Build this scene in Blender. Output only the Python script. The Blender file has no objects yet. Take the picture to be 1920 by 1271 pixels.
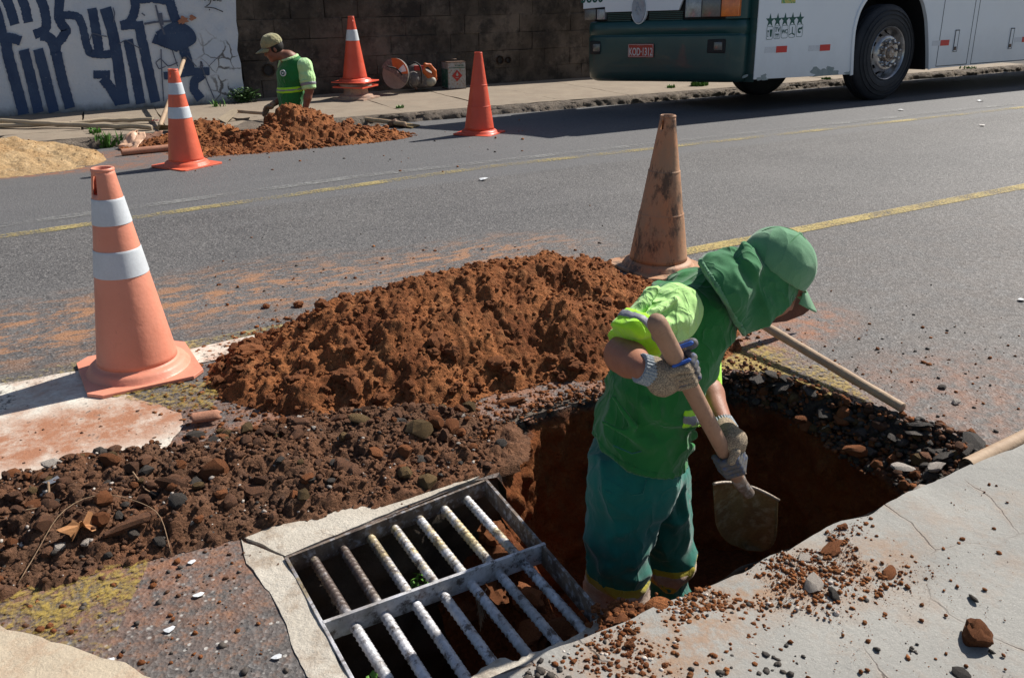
import bpy, bmesh, math, random
import numpy as np
from mathutils import Vector, Matrix, noise as mnoise
from mathutils.geometry import delaunay_2d_cdt
random.seed(7); rng = np.random.default_rng(7)
SC = bpy.context.scene
COL = SC.collection

# ------------------------------------------------------------ camera, sky, sun
FPX = 1584.0; CH = 1.5; PITCH = math.radians(22.77); HEAD = math.radians(59.35)
hd = np.array([math.cos(HEAD), math.sin(HEAD), 0.0])
CF = hd*math.cos(PITCH) + np.array([0, 0, -math.sin(PITCH)])
CR = np.array([math.sin(HEAD), -math.cos(HEAD), 0.0])
CU = np.cross(CR, CF)
CC = np.array([0, 0, CH])
cam = bpy.data.cameras.new('camera'); camo = bpy.data.objects.new('camera', cam); COL.objects.link(camo)
cam.sensor_width = 36.0; cam.lens = 36.0*FPX/1920.0; cam.clip_end = 500; cam.clip_start = 0.05
m = Matrix((CR, CU, -CF)).transposed().to_4x4(); m.translation = Vector(CC)
camo.matrix_world = m
SC.camera = camo
SUN = np.array([1.03, 0.17, 1.0]); SUN /= np.linalg.norm(SUN)
w = bpy.data.worlds.new('World'); SC.world = w; w.use_nodes = True
nt = w.node_tree
sky = nt.nodes.new('ShaderNodeTexSky'); sky.sky_type = 'NISHITA'; sky.sun_disc = False
sky.sun_elevation = math.asin(SUN[2]); sky.sun_rotation = math.atan2(SUN[0], SUN[1])
bg = nt.nodes['Background']; bg.inputs['Strength'].default_value = 0.062
nt.links.new(sky.outputs[0], bg.inputs['Color'])
sl = bpy.data.lights.new('sun', 'SUN'); sl.energy = 5.0; sl.angle = math.radians(0.53); sl.color = (1.0, 0.95, 0.87)
so = bpy.data.objects.new('sun', sl); COL.objects.link(so)
so.rotation_euler = Vector(-SUN).to_track_quat('-Z', 'Y').to_euler(); so.location = (5, 5, 12)
vs = SC.view_settings
SC.display_settings.display_device = 'sRGB'
vs.view_transform = 'Standard'; vs.look = 'None'; vs.exposure = 0.45; vs.gamma = 1.0; vs.use_curve_mapping = False
SC.cycles.max_bounces = 5; SC.cycles.use_denoising = True

# ------------------------------------------------------------ surveying helpers (photo pixel -> point of the place)
def ray(x, y): return CF + CR*(x-960)/FPX - CU*(y-635.5)/FPX
def PL(x, y, P0, n):
    d = ray(x, y); n = np.array(n, float); return CC + d*(((np.array(P0, float)-CC)@n)/(d@n))
def G(x, y, z=0.0): return PL(x, y, (0, 0, z), (0, 0, 1))
def YP(x, y, yy): return PL(x, y, (0, yy, 0), (0, 1, 0))
CAMB0, CAMB = 7.9, 0.045
def gz(y): return 0.0 if y < CAMB0 else -CAMB*(y-CAMB0)
def GG(x, y, off=0.0):
    z = 0.0
    for i in range(25): z = gz(G(x, y, z+off)[1])
    return G(x, y, z+off)
SWZ = 0.012      # top of the far pavement
V = Vector

# ------------------------------------------------------------ scene helpers
def link(o, parent=None):
    COL.objects.link(o)
    if parent is not None: o.parent = parent
    return o
def tag(o, label=None, cat=None, group=None, kind=None):
    if label: o['label'] = label
    if cat: o['category'] = cat
    if group: o['group'] = group
    if kind: o['kind'] = kind
    return o
def thing(name, label, cat, loc=(0, 0, 0), rot=(0, 0, 0), group=None):
    o = bpy.data.objects.new(name, None); o.empty_display_size = 0.1; link(o)
    o.location = V([float(c) for c in loc]); o.rotation_euler = rot
    return tag(o, label, cat, group)
def mesh(name, verts, faces, mat, parent=None, smooth=False, sharp=None):
    me = bpy.data.meshes.new(name)
    if isinstance(verts, np.ndarray): verts = verts.tolist()
    if isinstance(faces, np.ndarray): faces = faces.tolist()
    me.from_pydata([tuple(v) for v in verts], [], faces); me.validate(); me.update()
    if isinstance(mat, (list, tuple)):
        for mm in mat: me.materials.append(mm)
    else: me.materials.append(mat)
    if smooth:
        me.shade_smooth()
        if sharp: me.set_sharp_from_angle(angle=math.radians(sharp))
    return link(bpy.data.objects.new(name, me), parent)
def frombm(name, bm, mat, parent=None, smooth=False, sharp=None):
    me = bpy.data.meshes.new(name); bm.to_mesh(me); bm.free()
    me.materials.append(mat)
    if smooth:
        me.shade_smooth()
        if sharp: me.set_sharp_from_angle(angle=math.radians(sharp))
    return link(bpy.data.objects.new(name, me), parent)
def world_to(parent, o):   # keep world-space mesh data below an Empty
    bpy.context.view_layer.update()
    o.parent = parent; o.matrix_parent_inverse = (Matrix.Translation(parent.location) @ parent.rotation_euler.to_matrix().to_4x4()).inverted()
    return o
class MB:
    def __init__(s): s.v = []; s.f = []
    def add(s, v, f):
        b = len(s.v); s.v += [tuple(p) for p in v]; s.f += [[b+i for i in q] for q in f]; return s
    def box(s, c, size, rz=0.0, M=None):
        x, y, z = [k/2 for k in size]
        P = [V((a*x, b*y, d*z)) for a in (-1, 1) for b in (-1, 1) for d in (-1, 1)]
        R = M if M is not None else Matrix.Rotation(rz, 3, 'Z')
        P = [R @ p + V(c) for p in P]
        return s.add(P, [[0, 1, 3, 2], [4, 6, 7, 5], [0, 4, 5, 1], [2, 3, 7, 6], [0, 2, 6, 4], [1, 5, 7, 3]])
    def tube(s, pts, r, n=10, cap=True):
        pts = [V([float(q) for q in p]) for p in pts]; rs = r if isinstance(r, (list, tuple)) else [r]*len(pts)
        b = len(s.v); up = None
        for i, p in enumerate(pts):
            t = (pts[min(i+1, len(pts)-1)] - pts[max(i-1, 0)]).normalized()
            if up is None:
                up = V((0, 0, 1)) if abs(t.z) < .9 else V((1, 0, 0))
            a = t.cross(up).normalized(); c = a.cross(t).normalized(); up = c
            for k in range(n):
                q = 2*math.pi*k/n; s.v.append(tuple(p + (a*math.cos(q)+c*math.sin(q))*rs[i]))
        for i in range(len(pts)-1):
            for k in range(n):
                k2 = (k+1) % n; s.f.append([b+i*n+k, b+(i+1)*n+k, b+(i+1)*n+k2, b+i*n+k2])
        if cap:
            s.f.append([b+k for k in range(n)]); s.f.append([b+(len(pts)-1)*n+k for k in range(n)][::-1])
        return s
    def lathe(s, prof, n=32, M=None, c=(0, 0, 0), a0=0.0, skip=None):
        b = len(s.v); M = M or Matrix.Identity(3)
        for r, z in prof:
            for k in range(n):
                q = 2*math.pi*k/n+a0; s.v.append(tuple(M @ V((r*math.cos(q), r*math.sin(q), z)) + V(c)))
        for i in range(len(prof)-1):
            for k in range(n):
                if skip and skip(i, k): continue
                k2 = (k+1) % n; s.f.append([b+i*n+k, b+i*n+k2, b+(i+1)*n+k2, b+(i+1)*n+k])
        return s
    def prism(s, poly, ext):  # poly: 3D points, ext: extrusion vector
        n = len(poly); e = V(ext); P = [V([float(q) for q in p]) for p in poly]
        f = [list(range(n))[::-1], [n+i for i in range(n)]]
        for i in range(n): f.append([i, (i+1) % n, n+(i+1) % n, n+i])
        return s.add(P+[p+e for p in P], f)
    def build(s, name, mat, parent=None, smooth=False, sharp=None, bevel=0):
        if bevel:
            bm = bmesh.new(); vv = [bm.verts.new(v) for v in s.v]
            for f in s.f:
                try: bm.faces.new([vv[i] for i in f])
                except ValueError: pass
            bmesh.ops.recalc_face_normals(bm, faces=bm.faces)
            bmesh.ops.bevel(bm, geom=[e for e in bm.edges if len(e.link_faces) == 2 and e.calc_face_angle(0) > .6], offset=bevel, segments=2, affect='EDGES', profile=.6)
            return frombm(name, bm, mat, parent, smooth, sharp)
        return mesh(name, s.v, s.f, mat, parent, smooth, sharp)
def clean(o):
    bm = bmesh.new(); bm.from_mesh(o.data); bmesh.ops.recalc_face_normals(bm, faces=bm.faces); bm.to_mesh(o.data); bm.free(); return o

# numpy value noise
def _h(ix, iy, iz, s):
    n = (ix*374761393 + iy*668265263 + iz*1274126177 + s*974634777) & 0x7fffffff
    n = ((n ^ (n >> 13))*1103515245) & 0x7fffffff
    return ((n ^ (n >> 16)) & 0xffff)/65535.0*2-1
def vn(x, y, z=0.0, s=0):
    x = np.asarray(x, float); y = np.asarray(y, float)+0*x; z = np.asarray(z, float)+0*x
    fx, fy, fz = np.floor(x), np.floor(y), np.floor(z); ix, iy, iz = fx.astype(np.int64), fy.astype(np.int64), fz.astype(np.int64)
    u, v, t = x-fx, y-fy, z-fz; u, v, t = [q*q*(3-2*q) for q in (u, v, t)]
    r = 0
    for a in (0, 1):
        for b in (0, 1):
            for c in (0, 1):
                r = r + _h(ix+a, iy+b, iz+c, s)*(u if a else 1-u)*(v if b else 1-v)*(t if c else 1-t)
    return r
def fbm(x, y, z=0.0, s=0, o=4, g=.5):
    r = 0; a = 1.0; k = 1.0
    for i in range(o): r = r + a*vn(np.asarray(x)*k, np.asarray(y)*k, np.asarray(z)*k, s+i); a *= g; k *= 2.03
    return r

# ------------------------------------------------------------ materials
class NT:
    def __init__(s, name):
        s.m = bpy.data.materials.new(name); s.m.use_nodes = True; s.t = s.m.node_tree; s.n = s.t.nodes
        s.p = s.n['Principled BSDF']; s.out = s.n['Material Output']
        s.tc = s.n.new('ShaderNodeTexCoord').outputs['Object']
    def N(s, typ, **kw):
        n = s.n.new('ShaderNode'+typ)
        for k, v in kw.items(): setattr(n, k, v)
        return n
    def L(s, a, b): s.t.links.new(a, b)
    def S(s, sock, val):
        if hasattr(val, 'is_output'): s.L(val, sock)
        else: sock.default_value = val
    def noise(s, scale, detail=4, rough=.5, vec=None, dist=0):
        n = s.N('TexNoise'); n.inputs['Scale'].default_value = scale; n.inputs['Detail'].default_value = detail
        n.inputs['Roughness'].default_value = rough; n.inputs['Distortion'].default_value = dist
        s.L(vec if vec is not None else s.tc, n.inputs['Vector']); return n.outputs['Fac']
    def vor(s, scale, feature='F1', out='Distance', vec=None, rnd=1.0):
        n = s.N('TexVoronoi', feature=feature); n.inputs['Scale'].default_value = scale; n.inputs['Randomness'].default_value = rnd
        s.L(vec if vec is not None else s.tc, n.inputs['Vector']); return n.outputs[out]
    def mp(s, v, a, b, c=0.0, d=1.0):
        n = s.N('MapRange'); s.S(n.inputs[0], v); n.inputs[1].default_value = a; n.inputs[2].default_value = b
        n.inputs[3].default_value = c; n.inputs[4].default_value = d; return n.outputs[0]
    def math(s, op, a, b=0.0):
        n = s.N('Math', operation=op); s.S(n.inputs[0], a); s.S(n.inputs[1], b); return n.outputs[0]
    def mix(s, f, a, b, mode='MIX'):
        n = s.N('Mix', data_type='RGBA', blend_type=mode); s.S(n.inputs[0], f)
        for i, q in ((6, a), (7, b)):
            if hasattr(q, 'is_output'): s.L(q, n.inputs[i])
            else: n.inputs[i].default_value = (*q, 1)
        return n.outputs[2]
    def scaled(s, sc, rot=(0, 0, 0)):
        n = s.N('Mapping'); n.inputs['Scale'].default_value = sc; n.inputs['Rotation'].default_value = rot; s.L(s.tc, n.inputs['Vector']); return n.outputs[0]
    def bump(s, h, dist=.01, strength=1.0, prev=None):
        n = s.N('Bump'); n.inputs['Distance'].default_value = dist; n.inputs['Strength'].default_value = strength; s.L(h, n.inputs['Height'])
        if prev is not None: s.L(prev, n.inputs['Normal'])
        return n.outputs[0]
    def fin(s, col, rough=.8, bump=None, metal=0.0, spec=.5, alpha=None, coat=0):
        if hasattr(col, 'is_output'): s.L(col, s.p.inputs['Base Color'])
        else: s.p.inputs['Base Color'].default_value = (*col, 1)
        s.S(s.p.inputs['Roughness'], rough); s.S(s.p.inputs['Metallic'], metal); s.p.inputs['Specular IOR Level'].default_value = spec
        s.p.inputs['Coat Weight'].default_value = coat
        if bump is not None: s.L(bump, s.p.inputs['Normal'])
        if alpha is not None: s.L(alpha, s.p.inputs['Alpha'])
        return s.m
    def ellipse(s, cx, cy, rx, ry, rot=0.0, inner=.3):
        a = s.N('VectorMath', operation='SUBTRACT'); s.L(s.tc, a.inputs[0]); a.inputs[1].default_value = (cx, cy, 0)
        r = s.N('VectorRotate', rotation_type='Z_AXIS'); s.L(a.outputs[0], r.inputs['Vector']); r.inputs['Angle'].default_value = -rot
        b = s.N('VectorMath', operation='MULTIPLY'); s.L(r.outputs[0], b.inputs[0]); b.inputs[1].default_value = (1/rx, 1/ry, 0)
        c = s.N('VectorMath', operation='LENGTH'); s.L(b.outputs[0], c.inputs[0])
        return s.mp(c.outputs['Value'], 1.0, inner, 0, 1)
def simple(name, cols, rough=.7, ns=8, fs=120, fine=.18, bd=.002, bs=150, metal=0.0, spec=.4, coat=0, lo=.35, hi=.65, ovar=0.0):
    t = NT(name); c = cols[0]
    if len(cols) > 1: c = t.mix(t.mp(t.noise(ns, 6, .6), lo, hi), cols[0], cols[1])
    if len(cols) > 2: c = t.mix(t.mp(t.noise(ns*3.1, 5, .6), .5, .68), c, cols[2])
    f = t.mp(t.noise(fs, 3, .6), .25, .75, 1-fine, 1+fine)
    if ovar:
        oi = t.N('ObjectInfo'); f = t.math('MULTIPLY', f, t.mp(oi.outputs['Random'], 0, 1, 1-ovar, 1+ovar))
    g = t.N('CombineColor'); [t.L(f, g.inputs[i]) for i in range(3)]
    c = t.mix(1.0, c, g.outputs[0], 'MULTIPLY')
    b = t.bump(t.noise(bs, 5, .65), bd) if bd else None
    return t.fin(c, rough, b, metal, spec, coat=coat)

SOIL = (.32, .122, .046); SOIL2 = (.165, .056, .022); SOILD = (.33, .145, .06)
def soil_mat(name, a, b, c, stones=False):
    t = NT(name)
    col = t.mix(t.mp(t.noise(3.5, 6, .6), .38, .62), a, b)
    col = t.mix(t.mp(t.noise(14, 6, .7), .5, .72), col, c)
    v = t.vor(95, out='Color'); sp = t.N('SeparateColor'); t.L(v, sp.inputs[0])
    f = t.mp(sp.outputs[0], 0, 1, .72, 1.25); g = t.N('CombineColor'); [t.L(f, g.inputs[i]) for i in range(3)]
    col = t.mix(1.0, col, g.outputs[0], 'MULTIPLY')
    b1 = t.bump(t.noise(38, 8, .75), .016); b2 = t.bump(t.vor(140), .004, .8, b1)
    return t.fin(col, .95, b2, spec=.15)
M = {}
M['soil'] = soil_mat('orange_soil', SOIL, SOIL2, SOILD)
M['soil_wet'] = soil_mat('damp_soil', (.15, .047, .018), (.20, .065, .022), (.09, .035, .016))
M['rubble'] = soil_mat('brown_rubble', (.145, .076, .045), (.19, .088, .047), (.095, .057, .04))
M['rubble_stone'] = simple('rubble_stone', [(.16, .075, .042), (.085, .048, .034), (.22, .10, .05)], .92, 9, 80, .3, .006, 60, spec=.2, ovar=.45)
M['black_stone'] = simple('black_stone', [(.036, .031, .028), (.080, .064, .052)], .75, 14, 80, .3, .005, 60, spec=.35, ovar=.4)
M['ochre_stone'] = simple('ochre_stone', [(.15, .095, .04), (.095, .062, .032), (.2, .13, .06)], .92, 9, 80, .3, .006, 60, spec=.2, ovar=.3)
M['white_stone'] = simple('white_stone', [(.5, .44, .38), (.32, .27, .24), (.62, .58, .53)], .9, 22, 80, .25, .006, 60, spec=.2, ovar=.2)
M['brown_stone'] = simple('brown_stone', [(.24, .092, .038), (.17, .06, .026), (.3, .13, .06)], .94, 9, 80, .3, .006, 70, spec=.15, ovar=.25)
M['sand'] = soil_mat('sand', (.46, .32, .175), (.37, .23, .11), (.52, .39, .24))

def asphalt():
    t = NT('asphalt')
    v1 = t.vor(105, out='Color'); sp = t.N('SeparateColor'); t.L(v1, sp.inputs[0])
    c = t.mix(t.mp(t.noise(1.3, 6, .6), .35, .65), (.094, .090, .089), (.122, .116, .113))
    c = t.mix(t.mp(t.noise(.45, 5, .65), .45, .62, 0, .5), c, (.075, .072, .073))
    c = t.mix(t.mp(t.noise(.9, 6, .7, t.scaled((1, 1, 1), (.3, 0, 0))), .58, .66, 0, .3), c, (.16, .155, .15))
    c = t.mix(t.mp(sp.outputs[0], .72, .98), c, (.20, .19, .185))
    c = t.mix(t.mp(sp.outputs[1], .6, 1.0, 0, .85), c, (.030, .030, .032))
    c = t.mix(t.mp(t.noise(60, 4, .7), .5, .8, 0, .5), c, (.05, .047, .046))
    # long wear bands along the carriageway
    wv = t.noise(1.0, 5, .6, t.scaled((.25, 2.2, 1)))
    c = t.mix(t.mp(wv, .52, .75, 0, .35), c, (.165, .16, .158))
    # greyer, finer asphalt beyond the far line
    sx = t.N('SeparateXYZ'); t.L(t.tc, sx.inputs[0])
    far = t.mp(t.math('ADD', sx.outputs[1], t.mp(t.noise(2.0), 0, 1, -.05, .05)), 6.15, 6.25)
    c = t.mix(t.math('MULTIPLY', far, .55), c, (.118, .118, .122))
    # brownish grime near the work
    near = t.mp(sx.outputs[1], 4.6, 2.2, 0, .35)
    c = t.mix(t.math('MULTIPLY', near, t.mp(t.noise(6, 5, .6), .3, .6)), c, (.12, .088, .068))
    def stain(c, e, n, col, k=.9):
        return t.mix(t.math('MULTIPLY', t.math('MULTIPLY', e, n), k), c, col)
    streak = t.noise(7, 9, .72, t.scaled((.7, 1.7, 1), (0, 0, .1)))
    n1 = t.mp(streak, .49, .57); n2 = t.mp(t.noise(26, 6, .7), .5, .66); n3 = t.mp(t.noise(11, 7, .7), .42, .62)
    OR = (.36, .17, .075); RB = (.27, .105, .045)
    for (x, y, rx, ry) in ((1.0, 4.35, 1.1, .65), (.0, 4.3, .9, .6), (2.3, 4.25, 1.0, .5)):
        c = stain(c, t.ellipse(x, y, rx, ry), t.math('MAXIMUM', n1, t.math('MULTIPLY', n2, .55)), OR, .72)
    for (x, y, rx, ry, k) in ((3.0, 2.55, .55, .3, .9), (2.3, 2.35, .6, .45, .75), (1.7, 2.75, 1.5, .85, .9), (.3, 2.5, .9, .8, .8), (2.9, 1.7, .9, .5, .5),
                              (2.2, 8.9, 1.8, .65, .9), (.35, 8.45, .9, .25, .9), (1.0, 9.35, .8, .35, .9), (.9, 8.35, .8, .25, .45)):
        c = stain(c, t.ellipse(x, y, rx, ry, inner=.45), t.math('MAXIMUM', n3, t.math('MULTIPLY', n2, .6)), RB, k)
    c = stain(c, t.ellipse(.18, 2.0, .45, .6, inner=.4), n2, (.30, .14, .07), .55)
    # lighter cement spots
    c = t.mix(t.math('MULTIPLY', t.ellipse(.3, 1.75, .6, .5), t.mp(t.vor(28), .17, .10)), c, (.4, .38, .35))
    b = t.bump(t.vor(105), .003, .8); b = t.bump(t.noise(40, 6, .7), .006, .7, b)
    return t.fin(c, t.mp(t.noise(30), .3, .7, .62, .82), b, spec=.42)
M['asphalt'] = asphalt()

def paint(name, col, cov=.5, soft=.06, scale=30, dirt=(.3, .14, .07), dk=.3):
    t = NT(name)
    c = t.mix(t.mp(t.noise(8, 6, .7), .42, .7, 0, dk), col, dirt)
    c = t.mix(t.mp(t.noise(90, 3), .5, .75, 0, .35), c, (.2, .19, .17))
    n = t.math('ADD', t.math('MULTIPLY', t.noise(scale, 8, .75), .65), t.math('MULTIPLY', t.noise(2.2, 3), .35))
    if name == 'worn_white_paint':
        c = t.mix(t.math('MULTIPLY', t.ellipse(.0, 3.13, .75, .27, inner=.5), t.mp(t.noise(9, 8, .75), .28, .55, 0, .95)), c, (.33, .135, .065))
    a = t.mp(n, cov-soft, cov+soft)
    return t.fin(c, .75, t.bump(t.noise(70, 5, .7), .003), alpha=a)
M['yellow_old'] = paint('worn_yellow_paint', (.43, .33, .10), .485, .07, 60)
M['yellow_far'] = paint('faint_yellow_paint', (.38, .31, .12), .525, .07, 50)
M['grey_line'] = paint('faint_grey_paint', (.24, .24, .235), .53, .09, 26, (.2, .19, .18))
M['yellow_box'] = paint('worn_yellow_box_paint', (.36, .25, .05), .535, .06, 50, (.2, .12, .05))
M['white_paint'] = paint('worn_white_paint', (.66, .62, .54), .415, .03, 36, (.36, .15, .07), .75)

def concrete(name, a, b, dirt=None, cr=0.0, bd=.004, dk=.6, spots=()):
    t = NT(name)
    c = t.mix(t.mp(t.noise(2.5, 7, .65), .35, .65), a, b)
    c = t.mix(t.mp(t.noise(170, 3, .6), .35, .75, 0, .4), c, tuple(q*.55 for q in a))
    c = t.mix(t.mp(t.noise(220, 2, .6), .62, .75, 0, .5), c, tuple(min(.8, q*1.5) for q in a))
    h = t.noise(45, 7, .7)
    if dirt: c = t.mix(t.mp(t.noise(5.5, 8, .72), .5, .66, 0, dk), c, dirt)
    bb = t.bump(h, bd)
    for (x_, y_, rx, ry) in spots: c = t.mix(t.math('MULTIPLY', t.ellipse(x_, y_, rx, ry, inner=.2), t.mp(t.noise(16, 8, .75), .42, .58, 0, .85)), c, dirt)
    if cr:
        wp = t.N('Mix', data_type='VECTOR'); wp.inputs[0].default_value = .16
        nn = t.N('TexNoise'); nn.inputs['Scale'].default_value = 3.0; nn.inputs['Detail'].default_value = 6; t.L(t.tc, nn.inputs['Vector'])
        t.L(t.tc, wp.inputs[4]); t.L(nn.outputs['Color'], wp.inputs[5])
        e = t.vor(cr, 'DISTANCE_TO_EDGE', vec=wp.outputs[1])
        k = t.math('MULTIPLY', t.mp(e, .0065, .002), t.mp(t.noise(1.7, 3), .46, .56))
        soft = t.math('MULTIPLY', t.mp(e, .035, .0, 0, .38), t.mp(t.noise(1.7, 3), .46, .56))
        c = t.mix(soft, c, dirt or (.2, .1, .05)); c = t.mix(t.math('MULTIPLY', k, .8), c, (.07, .05, .04))
        bb = t.bump(t.math('SUBTRACT', 1.0, k), .003, 1.0, bb)
    return t.fin(c, .85, bb, spec=.3)
M['near_walk'] = concrete('near_pavement_concrete', (.335, .325, .30), (.265, .258, .24), (.30, .19, .12), 2.3, .004, .32, ((1.35, 1.19, .55, .13), (1.72, 1.13, .35, .16), (1.0, 1.12, .4, .16)))
M['far_walk'] = concrete('far_pavement_concrete', (.30, .245, .185), (.24, .195, .15), (.2, .14, .1), 0, .004, .4)
M['kerb_rough'] = concrete('rough_kerb', (.20, .16, .125), (.105, .085, .07), (.27, .22, .17), 0, .03, .7)
M['apron'] = concrete('whitewashed_concrete', (.60, .55, .47), (.45, .40, .33), (.25, .17, .11), 3.5, .008, .8)
M['slab_cream'] = concrete('cream_concrete', (.55, .46, .34), (.47, .39, .29), (.33, .16, .08), 0, .005, .5)
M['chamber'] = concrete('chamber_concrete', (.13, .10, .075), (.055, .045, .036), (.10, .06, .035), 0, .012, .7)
M['mortar'] = concrete('mortar', (.062, .054, .047), (.045, .040, .036), None, 0, .008)
def block_mat():
    t = NT('dark_weathered_block'); oi = t.N('ObjectInfo')
    g = t.N('NewGeometry'); pos = g.outputs['Position']
    c = t.mix(t.mp(t.noise(1.3, 7, .65, pos), .38, .62), (.065, .054, .044), (.16, .132, .108))
    c = t.mix(t.mp(t.noise(3.2, 7, .7, pos), .46, .62, 0, .85), c, (.034, .031, .029))
    c = t.mix(t.mp(t.noise(9, 5, .6, pos), .6, .75, 0, .6), c, (.19, .165, .14))
    f = t.mp(oi.outputs['Random'], 0, 1, .9, 1.13); cc = t.N('CombineColor'); [t.L(f, cc.inputs[i]) for i in range(3)]
    c = t.mix(1.0, c, cc.outputs[0], 'MULTIPLY')
    b = t.bump(t.noise(14, 8, .75, pos), .03); b = t.bump(t.noise(70, 4, .7, pos), .006, 1, b)
    return t.fin(c, .95, b, spec=.15)
M['block'] = block_mat()
def plaster():
    t = NT('pale_blue_white_plaster')
    c = t.mix(t.mp(t.noise(1.6, 6, .6), .35, .65), (.60, .64, .68), (.50, .57, .65))
    c = t.mix(t.mp(t.noise(1.1, 5, .6), .55, .75, 0, .5), c, (.25, .36, .55))
    c = t.mix(t.mp(t.noise(30, 6, .7), .58, .72, 0, .4), c, (.3, .29, .27))
    c = t.mix(t.math('MULTIPLY', t.mp(t.noise(6, 7, .75), .57, .62), .0), c, (.25, .16, .09))
    sx = t.N('SeparateXYZ'); t.L(t.tc, sx.inputs[0])
    low = t.mp(t.math('ADD', sx.outputs[2], t.mp(t.noise(7, 6, .7), 0, 1, -.08, .08)), .13, .0)
    c = t.mix(t.math('MULTIPLY', low, .85), c, (.075, .065, .045))
    # crackled patch near the broken edge
    nn = t.N('TexNoise'); nn.inputs['Scale'].default_value = 5; nn.inputs['Detail'].default_value = 5; t.L(t.tc, nn.inputs['Vector'])
    wp = t.N('Mix', data_type='VECTOR'); wp.inputs[0].default_value = .12; t.L(t.tc, wp.inputs[4]); t.L(nn.outputs['Color'], wp.inputs[5])
    e = t.vor(6, 'DISTANCE_TO_EDGE', vec=wp.outputs[1])
    reg = t.mp(t.math('ADD', sx.outputs[0], t.mp(t.noise(2.5, 4), 0, 1, -.3, .3)), 2.2, 2.65)
    up = t.mp(sx.outputs[2], 1.0, .7)
    k = t.math('MULTIPLY', t.math('MULTIPLY', t.mp(e, .06, .02), reg), t.math('MULTIPLY', up, t.mp(t.noise(4, 4, .6), .42, .52)))
    c = t.mix(t.math('MULTIPLY', k, .85), c, (.06, .055, .05))
    return t.fin(c, .85, t.bump(t.noise(25, 6, .7), .01), spec=.3)
M['plaster'] = plaster()
def gpaint():
    t = NT('navy_wall_paint')
    c = t.mix(t.mp(t.noise(4, 6, .6), .35, .65), (.028, .052, .115), (.045, .078, .15))
    sx = t.N('SeparateXYZ'); t.L(t.tc, sx.inputs[0])
    c = t.mix(t.mp(sx.outputs[2], .35, .05, 0, .5), c, (.05, .09, .19))
    c = t.mix(t.mp(t.noise(40, 6, .75), .63, .7, 0, .7), c, (.35, .38, .42))
    return t.fin(c, .8, t.bump(t.noise(30, 6, .7), .006), spec=.3)
M['gpaint'] = gpaint()
M['gthin'] = simple('thin_spray_paint', [(.10, .12, .17)], .85, bd=0)
def plastic(name, a, b, dirt, dk=.35, rough=.42):
    t = NT(name)
    c = t.mix(t.mp(t.noise(3, 5, .6), .35, .65), a, b)
    c = t.mix(t.mp(t.noise(7, 8, .75, t.scaled((1, 1, .35))), .55, .72, 0, dk), c, dirt)
    c = t.mix(t.mp(t.noise(75, 4, .7), .66, .74, 0, .45), c, tuple(q*.4 for q in dirt))
    return t.fin(c, t.mp(t.noise(9, 5), .3, .7, rough-.06, rough+.16), t.bump(t.noise(22, 5, .6), .0025), spec=.45)
M['cone_pink'] = plastic('faded_pink_orange_plastic', (.76, .30, .20), (.68, .25, .16), (.42, .17, .11), .45)
M['cone_orange'] = plastic('orange_red_plastic', (.78, .15, .075), (.68, .12, .06), (.34, .10, .06), .6)
M['cone_red'] = plastic('red_orange_plastic', (.70, .095, .045), (.60, .075, .036), (.30, .07, .045), .55)
M['cone_dirty'] = None
def dirtycone():
    t = NT('dirty_orange_plastic')
    c = t.mix(t.mp(t.noise(4, 6, .6), .35, .65), (.50, .215, .10), (.43, .25, .15))
    c = t.mix(t.mp(t.noise(9, 7, .7, t.scaled((1, 1, .4), (.4, .2, 0))), .42, .62, 0, .75), c, (.33, .22, .14))
    c = t.mix(t.mp(t.noise(7, 8, .75, t.scaled((1.3, 1.3, .6), (.5, .5, 0))), .515, .60, 0, .85), c, (.06, .042, .032))
    c = t.mix(t.mp(t.noise(5, 7, .8, t.scaled((1.6, 1.6, .45), (.2, .1, 3))), .56, .62, 0, .75), c, (.09, .06, .045))
    return t.fin(c, .6, t.bump(t.noise(22, 5, .6), .003), spec=.35)
M['cone_dirty'] = dirtycone()
M['cone_dusty'] = simple('dusty_rubber', [(.34, .24, .19), (.44, .27, .18), (.24, .17, .14)], .85)
M['band'] = simple('white_reflective_band', [(.62, .66, .70), (.54, .57, .60)], .45, 6, 120, .06, .0006, 60, spec=.5)
M['wood'] = None
def wood(name, a, b, d):
    t = NT(name)
    c = t.mix(t.mp(t.noise(9, 6, .65, t.scaled((1, 1, 1))), .35, .65), a, b)
    c = t.mix(t.mp(t.noise(60, 6, .7), .5, .75, 0, .5), c, d)
    return t.fin(c, .7, t.bump(t.noise(60, 5, .6), .002), spec=.3)
M['wood'] = wood('worn_wood', (.46, .335, .225), (.36, .25, .165), (.22, .14, .09))
M['wood_dark'] = wood('grimy_wood', (.37, .22, .15), (.30, .18, .12), (.16, .095, .065))
M['wood_pale'] = wood('pale_stick_wood', (.42, .34, .24), (.34, .27, .19), (.2, .15, .1))
M['clay'] = simple('clay_pipe', [(.40, .19, .12), (.33, .15, .09)], .8, 9)
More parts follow.
